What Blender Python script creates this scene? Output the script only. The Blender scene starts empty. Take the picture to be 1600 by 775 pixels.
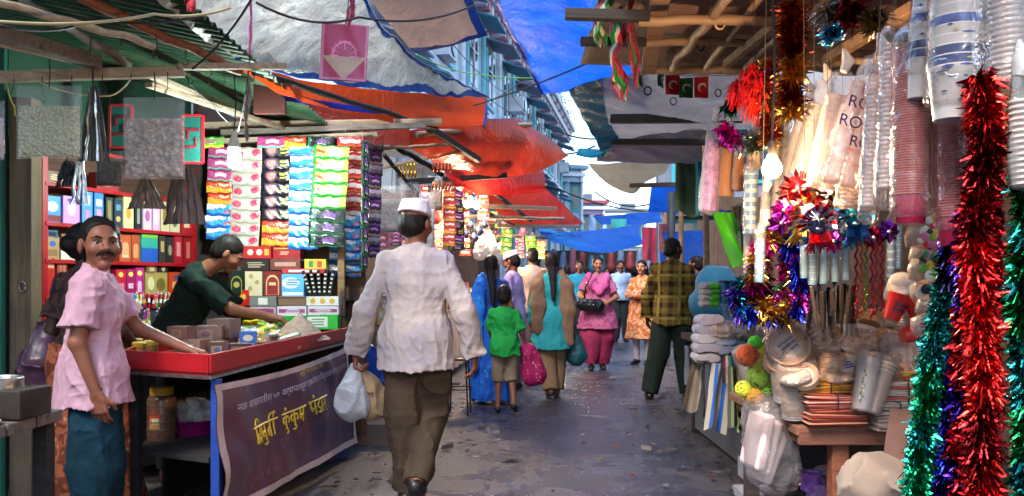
import bpy, bmesh, math, random, re
import numpy as np
from math import pi, sin, cos, radians as R
from mathutils import Vector as V, Matrix, Euler, noise as mn
random.seed(7)
sc = bpy.context.scene
COL = sc.collection
F = 1200.0
def at(px, py, Y):
    "point of the place seen at a photo pixel (1600 wide) when it stands Y metres away"
    return V(((px-800)*Y/F, Y, 1.25-(py-440)*Y/F))
# ------------------------------------------------------------------ materials
_mats = {}
def srgb(h):
    h = h.lstrip('#'); c = [int(h[i:i+2], 16)/255 for i in (0, 2, 4)]
    return tuple(x/12.92 if x <= .04045 else ((x+.055)/1.055)**2.4 for x in c)
def C(c):
    return srgb(c) if isinstance(c, str) else tuple(c)
class NT:
    def __init__(s, name):
        s.m = bpy.data.materials.new(name); s.m.use_nodes = True; s.t = s.m.node_tree
        s.t.nodes.clear(); s.out = s.n('ShaderNodeOutputMaterial')
    def n(s, typ, **kw):
        nd = s.t.nodes.new(typ)
        for k, v in kw.items():
            if k.startswith('_'): nd.inputs[int(k[1:])].default_value = v
            else: setattr(nd, k, v)
        return nd
    def l(s, a, b): s.t.links.new(a, b)
    def coords(s, kind='Object', rand=True):
        tc = s.n('ShaderNodeTexCoord'); o = tc.outputs[kind]
        if rand:
            oi = s.n('ShaderNodeObjectInfo'); ad = s.n('ShaderNodeVectorMath', operation='ADD')
            sc_ = s.n('ShaderNodeMath', operation='MULTIPLY', _1=37.0)
            s.l(oi.outputs['Random'], sc_.inputs[0]); s.l(o, ad.inputs[0]); s.l(sc_.outputs[0], ad.inputs[1]); o = ad.outputs[0]
        return o
    def noise(s, co, scale, detail=4, rough=.6, dist=0):
        t = s.n('ShaderNodeTexNoise'); t.inputs['Scale'].default_value = scale; t.inputs['Detail'].default_value = detail
        t.inputs['Roughness'].default_value = rough; t.inputs['Distortion'].default_value = dist
        s.l(co, t.inputs['Vector']); return t.outputs['Fac']
    def ramp(s, fac, stops):
        r = s.n('ShaderNodeValToRGB'); e = r.color_ramp.elements
        while len(e) < len(stops): e.new(.5)
        for el, (p, c) in zip(e, stops):
            el.position = p; c = C(c) if not isinstance(c, (int, float)) else (c,)*3; el.color = (*c[:3], 1)
        s.l(fac, r.inputs[0]); return r.outputs[0]
    def mix(s, fac, a, b, mode='MIX'):
        m = s.n('ShaderNodeMix', data_type='RGBA', blend_type=mode)
        for v, i in ((fac, 0), (a, 6), (b, 7)):
            if isinstance(v, bpy.types.NodeSocket): s.l(v, m.inputs[i])
            elif i == 0: m.inputs[0].default_value = v
            else: m.inputs[i].default_value = (*C(v)[:3], 1)
        return m.outputs[2]
    def math(s, op, a, b=0.0, clamp=False):
        m = s.n('ShaderNodeMath', operation=op, use_clamp=clamp)
        for i, v in ((0, a), (1, b)):
            if isinstance(v, bpy.types.NodeSocket): s.l(v, m.inputs[i])
            else: m.inputs[i].default_value = v
        return m.outputs[0]
    def bump(s, h, strength=.3, dist=.01):
        b = s.n('ShaderNodeBump'); b.inputs['Strength'].default_value = strength; b.inputs['Distance'].default_value = dist
        s.l(h, b.inputs['Height']); return b.outputs[0]
    def pbr(s, col, rough=.6, metal=0, spec=.5, normal=None, **kw):
        p = s.n('ShaderNodeBsdfPrincipled')
        for k, v in (('Base Color', col), ('Roughness', rough), ('Metallic', metal), ('Specular IOR Level', spec), *kw.items()):
            i = p.inputs[k]
            if isinstance(v, bpy.types.NodeSocket): s.l(v, i)
            elif k in ('Base Color', 'Emission Color', 'Sheen Tint', 'Subsurface Radius'): i.default_value = (*C(v)[:3], 1) if k != 'Subsurface Radius' else v
            else: i.default_value = v
        if normal is not None: s.l(normal, p.inputs['Normal'])
        return p.outputs[0]
    def done(s, sh):
        s.l(sh, s.out.inputs['Surface']); return s.m
def M(col, rough=.55, metal=0., var=.18, vs=9., bump=.15, bs=70., spec=.4, coat=0.):
    key = ('M', str(col), rough, metal, var, vs, bump, bs, spec, coat)
    if key in _mats: return _mats[key]
    c = C(col); t = NT('surface'); co = t.coords()
    f = t.noise(co, vs, 5, .65); g = t.noise(co, bs, 3)
    d = t.ramp(f, [(.3, [x*(1-var) for x in c]), (.7, [min(1, x*(1+var)) for x in c])])
    rr = t.ramp(f, [(.25, max(.05, rough-.12)), (.75, min(1, rough+.12))])
    kw = {'Coat Weight': coat} if coat else {}
    m = t.done(t.pbr(d, rr, metal, spec, t.bump(g, bump, .004) if bump else None, **kw))
    _mats[key] = m; return m
def WOOD(col, rough=.75, dark=.45, axis=0, sc_=1.):
    key = ('W', str(col), rough, dark, axis, sc_)
    if key in _mats: return _mats[key]
    c = C(col); t = NT('weathered wood'); co = t.coords()
    mp = t.n('ShaderNodeMapping'); s = [30*sc_]*3; s[axis] = 2.5*sc_; mp.inputs['Scale'].default_value = s; t.l(co, mp.inputs[0])
    f = t.noise(mp.outputs[0], 1, 6, .7, .6); g = t.noise(co, 5, 4)
    d = t.ramp(f, [(.3, [x*dark for x in c]), (.5, c), (.75, [min(1, x*1.35) for x in c])])
    d = t.mix(t.ramp(g, [(.4, 0), (.75, .6)]), d, [x*.55 for x in c])
    m = t.done(t.pbr(d, rough, 0, .3, t.bump(f, .5, .006))); _mats[key] = m; return m
def CLOTH(col, rough=.85, weave=900., var=.15, sheen=.2, trans=0.):
    key = ('C', str(col), rough, weave, var, trans)
    if key in _mats: return _mats[key]
    c = C(col); t = NT('cloth'); co = t.coords()
    f = t.noise(co, 7, 5); g = t.noise(co, 45, 4, .7)
    d = t.ramp(f, [(.3, [x*(1-var) for x in c]), (.7, [min(1, x*(1+var)) for x in c])])
    n = t.bump(g, .35, .006)
    sh = t.pbr(d, rough, 0, .2, n, **{'Sheen Weight': sheen})
    if trans:
        tr = t.n('ShaderNodeBsdfTranslucent'); t.l(d, tr.inputs[0]); mx = t.n('ShaderNodeMixShader', _0=trans)
        t.l(sh, mx.inputs[1]); t.l(tr.outputs[0], mx.inputs[2]); sh = mx.outputs[0]
    m = t.done(sh); _mats[key] = m; return m
def TARP(col, trans=.45, rough=.35, dirt=.35, metal=0., col2=None, bd=.03):
    key = ('T', str(col), trans, rough, dirt, metal, str(col2), bd)
    if key in _mats: return _mats[key]
    c = C(col); t = NT('tarpaulin'); co = t.coords()
    f = t.noise(co, 2.2, 6, .65, .4); g = t.noise(co, 4.5, 5, .55, 1.2); w = t.noise(co, 13, 4, .55, 1.)
    c2 = C(col2) if col2 else [x*(1-dirt) for x in c]
    d = t.ramp(f, [(.3, c2), (.62, c), (.85, [min(1, x*1.15) for x in c])])
    h = t.math('ADD', t.math('ABSOLUTE', t.math('SUBTRACT', g, .5)), t.math('MULTIPLY', t.math('ABSOLUTE', t.math('SUBTRACT', w, .5)), .4))
    n = t.bump(h, .8, bd)
    sh = t.pbr(d, rough, metal, .5, n)
    tr = t.n('ShaderNodeBsdfTranslucent'); t.l(d, tr.inputs[0]); t.l(n, tr.inputs['Normal'])
    mx = t.n('ShaderNodeMixShader', _0=trans); t.l(sh, mx.inputs[1]); t.l(tr.outputs[0], mx.inputs[2])
    m = t.done(mx.outputs[0]); _mats[key] = m; return m
def CLEAR(tint=(.95, .92, .90), opac=.18, rough=.12, gl_=.5):
    "thin clear plastic: lets most light through, shines on its creases"
    key = ('P', str(tint), opac, rough, gl_)
    if key in _mats: return _mats[key]
    t = NT('clear plastic film'); co = t.coords()
    g = t.noise(co, 18, 3, .5, 1.); n = t.bump(g, .6, .02)
    gl = t.n('ShaderNodeBsdfGlossy'); gl.inputs['Roughness'].default_value = rough; gl.inputs[0].default_value = (.9, .9, .9, 1); t.l(n, gl.inputs['Normal'])
    df = t.pbr(tint, .3, 0, .5, n)
    tr = t.n('ShaderNodeBsdfTransparent'); tr.inputs[0].default_value = (*[min(1, x*1.02) for x in C(tint)], 1)
    lw = t.n('ShaderNodeLayerWeight', _0=.35); t.l(n, lw.inputs['Normal'])
    a = t.n('ShaderNodeMixShader', _0=opac); t.l(tr.outputs[0], a.inputs[1]); t.l(df, a.inputs[2])
    b = t.n('ShaderNodeMixShader'); t.l(t.math('MULTIPLY', lw.outputs['Fresnel'], gl_), b.inputs[0]); t.l(a.outputs[0], b.inputs[1]); t.l(gl.outputs[0], b.inputs[2])
    m = t.done(b.outputs[0]); _mats[key] = m; return m
def FOIL(col, rough=.22, metal=1.):
    key = ('F', str(col), rough, metal)
    if key in _mats: return _mats[key]
    c = C(col); t = NT('metallic foil'); co = t.coords()
    f = t.noise(co, 40, 3); d = t.ramp(f, [(.3, [x*.6 for x in c]), (.7, [min(1, x*1.3+.02) for x in c])])
    g = t.noise(co, 60, 4)
    m = t.done(t.pbr(d, rough, metal, .5, t.bump(g, .5, .005))); _mats[key] = m; return m
def GLOW(col, s):
    key = ('G', str(col), s)
    if key in _mats: return _mats[key]
    t = NT('lit lamp'); e = t.n('ShaderNodeEmission', _1=s); e.inputs[0].default_value = (*C(col), 1)
    m = t.done(e.outputs[0]); _mats[key] = m; return m
# ------------------------------------------------------------------ mesh builder
class MB:
    def __init__(s): s.v = []; s.f = []; s.m = []
    def add(s, vs, fs, m=0):
        b = len(s.v); s.v.extend(V(p) for p in vs); s.f.extend([tuple(i+b for i in f) for f in fs]); s.m.extend([m]*len(fs)); return s
    def box(s, c, d, rot=None, m=0, taper=1.):
        x, y, z = (q/2 for q in d); ps = []
        for k in (-1, 1):
            t = 1 if k < 0 else taper
            for (i, j) in ((-1, -1), (1, -1), (1, 1), (-1, 1)): ps.append(V((i*x*t, j*y*t, k*z)))
        M_ = Euler(rot).to_matrix() if rot is not None and not isinstance(rot, Matrix) else (rot or Matrix.Identity(3))
        return s.add([M_ @ p + V(c) for p in ps], [(3, 2, 1, 0), (4, 5, 6, 7), (0, 1, 5, 4), (1, 2, 6, 5), (2, 3, 7, 6), (3, 0, 4, 7)], m)
    def beam(s, a, b, w, h, m=0, up=(0, 0, 1)):
        a, b = V(a), V(b); d = (b-a).normalized(); u = V(up); r = d.cross(u)
        if r.length < 1e-4: r = d.cross(V((0, 1, 0)))
        r.normalize(); u = r.cross(d); ps = []
        for p in (a, b):
            for (i, j) in ((-1, -1), (1, -1), (1, 1), (-1, 1)): ps.append(p + r*i*w/2 + u*j*h/2)
        return s.add(ps, [(0, 1, 2, 3), (7, 6, 5, 4), (0, 4, 5, 1), (1, 5, 6, 2), (2, 6, 7, 3), (3, 7, 4, 0)], m)
    def tube(s, pts, r, n=8, m=0, cap=True, flat=1.):
        pts = [V(p) for p in pts]; k = len(pts); rs = r if isinstance(r, (list, tuple)) else [r]*k
        b = len(s.v); prev = None
        for i, p in enumerate(pts):
            d = (pts[min(i+1, k-1)]-pts[max(i-1, 0)])
            d = d.normalized() if d.length > 1e-9 else V((0, 0, 1))
            if prev is None:
                u = d.cross(V((0, 0, 1)))
                if u.length < .05: u = d.cross(V((0, 1, 0)))
            else: u = prev - d*prev.dot(d)
            u.normalize(); prev = u; w = d.cross(u)
            for j in range(n):
                a = 2*pi*j/n; s.v.append(p + u*cos(a)*rs[i] + w*sin(a)*rs[i]*flat)
        for i in range(k-1):
            for j in range(n):
                s.f.append((b+i*n+j, b+i*n+(j+1) % n, b+(i+1)*n+(j+1) % n, b+(i+1)*n+j)); s.m.append(m)
        if cap:
            s.f.append(tuple(b+j for j in reversed(range(n)))); s.f.append(tuple(b+(k-1)*n+j for j in range(n))); s.m += [m, m]
        return s
    def lathe(s, prof, n=20, c=(0, 0, 0), m=0, rot=None, cap=True, sx=1., sy=1.):
        b = len(s.v); c = V(c); Mr = Euler(rot).to_matrix() if rot is not None and not isinstance(rot, Matrix) else (rot or Matrix.Identity(3)); k = len(prof)
        for (r, z) in prof:
            for j in range(n):
                a = 2*pi*j/n; s.v.append(Mr @ V((r*cos(a)*sx, r*sin(a)*sy, z)) + c)
        for i in range(k-1):
            mi = m[i] if isinstance(m, (list, tuple)) else m
            for j in range(n):
                s.f.append((b+i*n+j, b+i*n+(j+1) % n, b+(i+1)*n+(j+1) % n, b+(i+1)*n+j)); s.m.append(mi)
        if cap:
            m0 = m[0] if isinstance(m, (list, tuple)) else m; m1 = m[-1] if isinstance(m, (list, tuple)) else m
            s.f.append(tuple(b+j for j in reversed(range(n)))); s.f.append(tuple(b+(k-1)*n+j for j in range(n))); s.m += [m0, m1]
        return s
    def grid(s, fn, nu, nv, m=0, closed=False):
        b = len(s.v)
        for i in range(nu+1):
            for j in range(nv+1): s.v.append(V(fn(i/nu, j/nv)))
        for i in range(nu):
            for j in range(nv):
                q = b+i*(nv+1)+j; s.f.append((q, q+nv+1, q+nv+2, q+1)); s.m.append(m(i/nu, j/nv) if callable(m) else m)
        return s
    def prism(s, poly, d, o=(0, 0, 0), u=(1, 0, 0), w=(0, 0, 1), m=0):
        "poly in (u,w) plane, extruded d along u x w"
        o, u, w = V(o), V(u), V(w); nrm = u.cross(w).normalized(); k = len(poly)
        a = [o+u*p[0]+w*p[1]-nrm*d/2 for p in poly]; c = [p+nrm*d for p in a]
        return s.add(a+c, [tuple(reversed(range(k))), tuple(range(k, 2*k))]+[(i, (i+1) % k, k+(i+1) % k, k+i) for i in range(k)], m)
    def build(s, name, mats, parent=None, smooth=None, bev=0., solid=0., sub=0):
        me = bpy.data.meshes.new(name); me.from_pydata([tuple(p) for p in s.v], [], s.f)
        mats = mats if isinstance(mats, (list, tuple)) else [mats]
        for q in mats: me.materials.append(q)
        if len(mats) > 1: me.polygons.foreach_set('material_index', [min(i, len(mats)-1) for i in s.m])
        if smooth is not None:
            me.polygons.foreach_set('use_smooth', [True]*len(me.polygons))
            if smooth < 179: me.set_sharp_from_angle(angle=R(smooth))
        me.validate(); me.update()
        o = bpy.data.objects.new(name, me); COL.objects.link(o); o.parent = parent
        if bev:
            q = o.modifiers.new('soft edges', 'BEVEL'); q.width = bev; q.segments = 2; q.limit_method = 'ANGLE'; q.harden_normals = False
        if solid:
            q = o.modifiers.new('thickness', 'SOLIDIFY'); q.thickness = solid; q.offset = 0
        return o
_labels = {}
_PW = re.compile(r"\b(left|right|leftmost|rightmost|foreground|background|nearest|closest|farthest|furthest)\b", re.I)
def tag(o, label, cat, group=None, kind='thing'):
    nw = len(label.split())
    if nw < 4 or nw > 16: print('LABEL LEN', nw, label)
    if _PW.search(label): print('LABEL WORD', label)
    if label in _labels and not group: print('LABEL DUP', label)
    _labels[label] = 1
    o['label'] = label; o['category'] = cat; o['kind'] = kind
    if group: o['group'] = group
    return o
def thing(name, label, cat, loc=(0, 0, 0), rz=0., group=None):
    o = bpy.data.objects.new(name, None); COL.objects.link(o); o.location = loc; o.rotation_euler = (0, 0, rz); o.empty_display_size = .05
    return tag(o, label, cat, group)
def struct(o): o['kind'] = 'structure'; return o
def kids(o): return [c for c in bpy.data.objects if c.parent == o]
def dup(root, loc, rot=None, label=None, cat=None, group=None, scale=None):
    def cp(o, par):
        c = o.copy(); COL.objects.link(c); c.parent = par
        for ch in o.children: cp(ch, c)
        return c
    r = cp(root, None); r.location = loc
    if rot is not None: r.rotation_euler = rot if isinstance(rot, (tuple, Euler)) else (0, 0, rot)
    if scale is not None: r.scale = scale if isinstance(scale, tuple) else (scale,)*3
    if label: tag(r, label, cat or r['category'], group or r.get('group'))
    return r
def lerp(a, b, t): return a+(b-a)*t
def rnd(a, b): return random.uniform(a, b)
def vn(p, s=1.): return mn.noise(V(p)*s)
# ------------------------------------------------------------------ smooth implicit bodies (people, clothes, bags)
def vnoise(P, seed=0):
    "trilinear lattice noise in [-1,1] for an (n,3) array"
    I = np.floor(P).astype(np.int64); f = P-I; f = f*f*(3-2*f); out = 0
    for dx in (0, 1):
        for dy in (0, 1):
            for dz in (0, 1):
                h = ((I[:, 0]+dx)*374761393 + (I[:, 1]+dy)*668265263 + (I[:, 2]+dz)*2147483647 + seed*974711) & 0xffffffff
                h = ((h ^ (h >> 13))*1274126177) & 0xffffffff; h = (h ^ (h >> 16)) & 0xffff
                w = (f[:, 0] if dx else 1-f[:, 0])*(f[:, 1] if dy else 1-f[:, 1])*(f[:, 2] if dz else 1-f[:, 2])
                out = out + w*(h/32767.5-1)
    return out
class SDF:
    def __init__(s, lo, hi, h):
        s.lo = np.array(lo, float); s.h = h; s.n = np.ceil((np.array(hi, float)-s.lo)/h).astype(int)+1
        s.D = np.full(s.n, .2, np.float32)
    def _sub(s, lo, hi):
        a = np.maximum(0, np.floor((lo-s.lo)/s.h).astype(int)); b = np.minimum(s.n, np.ceil((hi-s.lo)/s.h).astype(int)+1)
        if (b <= a).any(): return None
        g = [s.lo[i]+np.arange(a[i], b[i])*s.h for i in range(3)]
        return tuple(slice(a[i], b[i]) for i in range(3)), g[0][:, None, None], g[1][None, :, None], g[2][None, None, :]
    def _put(s, sl, d, k, mode):
        D = s.D[sl]
        if mode == 'add':
            if k > 0:
                h = np.clip(.5+.5*(D-d)/k, 0, 1); s.D[sl] = D+(d-D)*h-k*h*(1-h)
            else: s.D[sl] = np.minimum(D, d)
        else:
            h = np.clip(.5-.5*(D+d)/k, 0, 1); s.D[sl] = D+(-d-D)*h+k*h*(1-h)
    def cone(s, a, b, ra, rb, k=.02, sy=1., sx=1., cuts=(), mode='add'):
        a = np.array(a, float); b = np.array(b, float); q = max(ra, rb)*max(1, sy, sx)+k+3*s.h
        r = s._sub(np.minimum(a, b)-q, np.maximum(a, b)+q)
        if r is None: return s
        sl, X, Y, Z = r; c = (a+b)/2
        ax, ay, az = ((a-c)/np.array([sx, sy, 1])); bx, by, bz = ((b-c)/np.array([sx, sy, 1]))
        px, py, pz = (X-c[0])/sx-ax, (Y-c[1])/sy-ay, Z-c[2]-az
        ux, uy, uz = bx-ax, by-ay, bz-az; L = ux*ux+uy*uy+uz*uz+1e-12
        t = np.clip((px*ux+py*uy+pz*uz)/L, 0, 1)
        d = np.sqrt((px-ux*t)**2+(py-uy*t)**2+(pz-uz*t)**2)-(ra+(rb-ra)*t)
        d = d*min(1, (sx+sy+1)/3)
        for (cp, cn) in cuts:
            cn = np.array(cn, float); cn /= np.linalg.norm(cn); d = np.maximum(d, (X-cp[0])*cn[0]+(Y-cp[1])*cn[1]+(Z-cp[2])*cn[2])
        s._put(sl, d.astype(np.float32), k, mode); return s
    def ell(s, c, r, k=.02, Rm=None, mode='add'):
        c = np.array(c, float); q = max(r)+k+3*s.h; rr = s._sub(c-q, c+q)
        if rr is None: return s
        sl, X, Y, Z = rr; p = [X-c[0]+0*Y+0*Z, Y-c[1]+0*X+0*Z, Z-c[2]+0*X+0*Y]
        if Rm is not None: p = [sum(Rm[j][i]*p[j] for j in range(3)) for i in range(3)]
        k0 = np.sqrt(sum((p[i]/r[i])**2 for i in range(3))); k1 = np.sqrt(sum((p[i]/r[i]**2)**2 for i in range(3)))+1e-9
        d = k0*(k0-1)/k1; s._put(sl, d.astype(np.float32), k, mode); return s
    def cut(s, p, n):
        n = np.array(n, float); n /= np.linalg.norm(n); g = [s.lo[i]+np.arange(s.n[i])*s.h for i in range(3)]
        s.D = np.maximum(s.D, ((g[0][:, None, None]-p[0])*n[0]+(g[1][None, :, None]-p[1])*n[1]+(g[2][None, None, :]-p[2])*n[2])).astype(np.float32); return s
    def fold(s, amp, fr, seed=0, ridge=True, band=.05):
        w = np.where(np.abs(s.D) < band); P = np.stack(w, 1)*s.h+s.lo
        W = P+.05*np.stack([vnoise(P*5+9*i, seed+i) for i in range(3)], 1)
        n = vnoise(W*np.array(fr, float), seed+7)
        if ridge: n = 2*np.minimum(1, np.abs(n)*1.6)**.6-1.6
        s.D[w] += (amp*n).astype(np.float32); return s
    def verts(s):
        D = s.D; D[0] = D[-1] = .1; D[:, 0] = D[:, -1] = .1; D[:, :, 0] = D[:, :, -1] = .1
        I = D < 0; S = I.astype(np.int8); nx, ny, nz = np.array(D.shape)-1
        cnt = sum(S[i:nx+i, j:ny+j, k:nz+k] for i in (0, 1) for j in (0, 1) for k in (0, 1))
        act = (cnt > 0) & (cnt < 8); idx = np.full(act.shape, -1, np.int64); ci = np.stack(np.where(act), 1); idx[act] = np.arange(len(ci))
        acc = np.zeros((len(ci), 3)); num = np.zeros(len(ci)); cor = [(i, j, k) for i in (0, 1) for j in (0, 1) for k in (0, 1)]
        for A in cor:
            for ax in range(3):
                if A[ax]: continue
                B = list(A); B[ax] = 1
                da = D[ci[:, 0]+A[0], ci[:, 1]+A[1], ci[:, 2]+A[2]]; db = D[ci[:, 0]+B[0], ci[:, 1]+B[1], ci[:, 2]+B[2]]
                m = (da < 0) != (db < 0); t = np.where(m, da/np.where(m, da-db, 1), 0)
                p = np.array(A)+t[:, None]*(np.array(B)-np.array(A)); acc[m] += p[m]; num[m] += 1
        vs = (ci+acc/num[:, None])*s.h+s.lo; qs = []
        for ax in range(3):
            o1, o2 = [(1, 2), (2, 0), (0, 1)][ax]
            sa = [slice(1, -1)]*3; sa[ax] = slice(0, -1); sb = [slice(1, -1)]*3; sb[ax] = slice(1, None)
            m = I[tuple(sa)] != I[tuple(sb)]; e = np.stack(np.where(m), 1); off = np.array([1, 1, 1]); off[ax] = 0; e = e+off
            ins = I[e[:, 0], e[:, 1], e[:, 2]]; d1 = np.zeros(3, int); d1[o1] = 1; d2 = np.zeros(3, int); d2[o2] = 1
            q = [e-d1-d2, e-d2, e, e-d1]; q = np.stack([idx[c[:, 0], c[:, 1], c[:, 2]] for c in q], 1)
            q[~ins] = q[~ins][:, ::-1]; qs.append(q)
        return vs, np.concatenate(qs)
    def build(s, name, mat, parent=None, relax=1):
        vs, q = s.verts(); q = q[(q >= 0).all(1)]
        for _ in range(relax):
            a = np.zeros_like(vs); n = np.zeros(len(vs))
            for i in range(4):
                for j in (1, 3):
                    np.add.at(a, q[:, i], vs[q[:, (i+j) % 4]]); np.add.at(n, q[:, i], 1)
            vs = vs*.4+.6*a/np.maximum(n, 1)[:, None]
        me = bpy.data.meshes.new(name); me.vertices.add(len(vs)); me.vertices.foreach_set('co', vs.ravel().astype(np.float32))
        me.loops.add(q.size); me.loops.foreach_set('vertex_index', q.ravel().astype(np.int32))
        me.polygons.add(len(q)); me.polygons.foreach_set('loop_start', np.arange(0, q.size, 4, dtype=np.int32))
        me.polygons.foreach_set('use_smooth', [True]*len(q)); me.materials.append(mat); me.update(calc_edges=True); me.validate()
        o = bpy.data.objects.new(name, me); COL.objects.link(o); o.parent = parent; return o
EXPO = 1.9; CFL_E = 250.; BUL_E = 1.4; RB_E = 480.
# ------------------------------------------------------------------ setting, camera, light
cam = bpy.data.cameras.new('camera'); co_ = bpy.data.objects.new('camera', cam); COL.objects.link(co_)
co_.location = (0, 0, 1.25); co_.rotation_euler = (pi/2, 0, 0); cam.lens = 27; cam.sensor_width = 36; cam.shift_y = 52.5/1600; cam.clip_start = .05; cam.clip_end = 800; sc.camera = co_
wd = bpy.data.worlds.new('World'); sc.world = wd; wd.use_nodes = True; wt = wd.node_tree
sky = wt.nodes.new('ShaderNodeTexSky'); sky.sky_type = 'NISHITA'; sky.sun_disc = False; sky.sun_elevation = R(48); sky.sun_rotation = R(-150); sky.air_density = 1.2; sky.dust_density = 1.2; sky.ozone_density = 3.
wt.links.new(sky.outputs[0], wt.nodes['Background'].inputs[0]); wt.nodes['Background'].inputs[1].default_value = .15
sl = bpy.data.lights.new('sun', 'SUN'); sl.energy = 1.4; sl.angle = R(18); sl.color = (1, .95, .88); so = bpy.data.objects.new('sun', sl); COL.objects.link(so); so.location = (0, 0, 30)
so.rotation_euler = Euler((R(42), 0, R(-30)))
vs_ = sc.view_settings; vs_.view_transform = 'Standard'; vs_.look = 'None'; vs_.exposure = EXPO; vs_.gamma = 1; vs_.use_curve_mapping = False
cy = sc.cycles; cy.use_denoising = True; cy.max_bounces = 7; cy.diffuse_bounces = 3; cy.glossy_bounces = 3; cy.transmission_bounces = 4; cy.transparent_max_bounces = 10; cy.sample_clamp_indirect = 6; cy.caustics_reflective = False; cy.caustics_refractive = False
# road: one dark wet asphalt sheet, trodden dust at the edges
t = NT('wet asphalt'); co = t.coords(rand=False); big = t.noise(co, .55, 6, .62, .5); mid = t.noise(co, 2.6, 6, .7, .8); fine = t.noise(co, 34, 5, .7); grit = t.noise(co, 150, 3, .7)
wet = t.ramp(t.math('ADD', t.math('MULTIPLY', big, .55), t.math('MULTIPLY', mid, .45)), [(.47, 1), (.66, 0)])
sx = t.n('ShaderNodeSeparateXYZ'); t.l(co, sx.inputs[0])
cx = t.math('SUBTRACT', sx.outputs[0], t.math('MULTIPLY', sx.outputs[1], .07)); edge = t.ramp(t.math('ADD', t.math('MULTIPLY', t.math('ABSOLUTE', t.math('SUBTRACT', cx, .1)), .42), t.math('MULTIPLY', mid, .35)), [(.42, 0), (.72, 1)])
col = t.mix(mid, (.016, .015, .030), (.052, .046, .070)); col = t.mix(edge, col, (.11, .09, .085)); col = t.mix(t.ramp(fine, [(.6, 0), (.75, .3)]), col, (.18, .16, .16))  # blue-violet reflection of sky and tarpaulins tinted into the asphalt colour
wet2 = t.math('MULTIPLY', wet, t.math('SUBTRACT', 1.0, t.math('MULTIPLY', edge, .8)))
rough = t.math('SUBTRACT', .60, t.math('MULTIPLY', wet2, .47)); h = t.math('ADD', t.math('MULTIPLY', fine, .7), t.math('ADD', t.math('MULTIPLY', mid, 1.1), t.math('MULTIPLY', grit, .25)))
ROADM = t.done(t.pbr(col, rough, 0, .9, t.bump(h, .6, .022)))
def road_z(u, v):
    x = -14+28*u; y = -6+76*v; return (x, y, .012*mn.noise(V((x*1.1, y*1.1, 0)))+.006*mn.noise(V((x*4, y*4, 3))))
struct(MB().grid(road_z, 110, 200).build('road', ROADM, smooth=180))
struct(MB().grid(lambda u, v: (-400+800*u, -300+800*v, -.05), 4, 4).build('ground', M((.1, .09, .08), .9)))

def LX0(Y): return -1.05+(Y-5.45)*.085
def RX0(Y): return 1.15+(Y-3)*.172
random.seed(17); b = MB()
for i in range(650):
    y = rnd(3.3, 15); sd = random.choice((-1, 1)); c_ = (LX0(y) if sd < 0 else RX0(y)); x = c_+(-sd)*abs(random.gauss(0, .45)) if random.random() < .8 else rnd(LX0(y), RX0(y)); s_ = rnd(.008, .03) if random.random() < .85 else rnd(.03, .06); a = rnd(0, 6.3); u = V((cos(a), sin(a), rnd(-.2, .2)))*s_; w = V((-sin(a), cos(a), rnd(-.3, .3)))*s_*rnd(.4, 1); p = V((x, y, .028+s_*.12))
    b.add([p-u-w, p+u-w*.6, p+u*.8+w, p-u+w*.8], [(0, 1, 2, 3)], random.choice([0, 0, 0, 1, 1, 2, 3, 4]))
o = b.build('litter', [M('#2a2422', .9), M('#4a433e', .8), M('#6f655c', .7), M('#4a2a26', .7), M('#2a3a4a', .6)], None, solid=.004); o['kind'] = 'stuff'; o['label'] = 'scraps of paper and grit along the wet lane'
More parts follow.
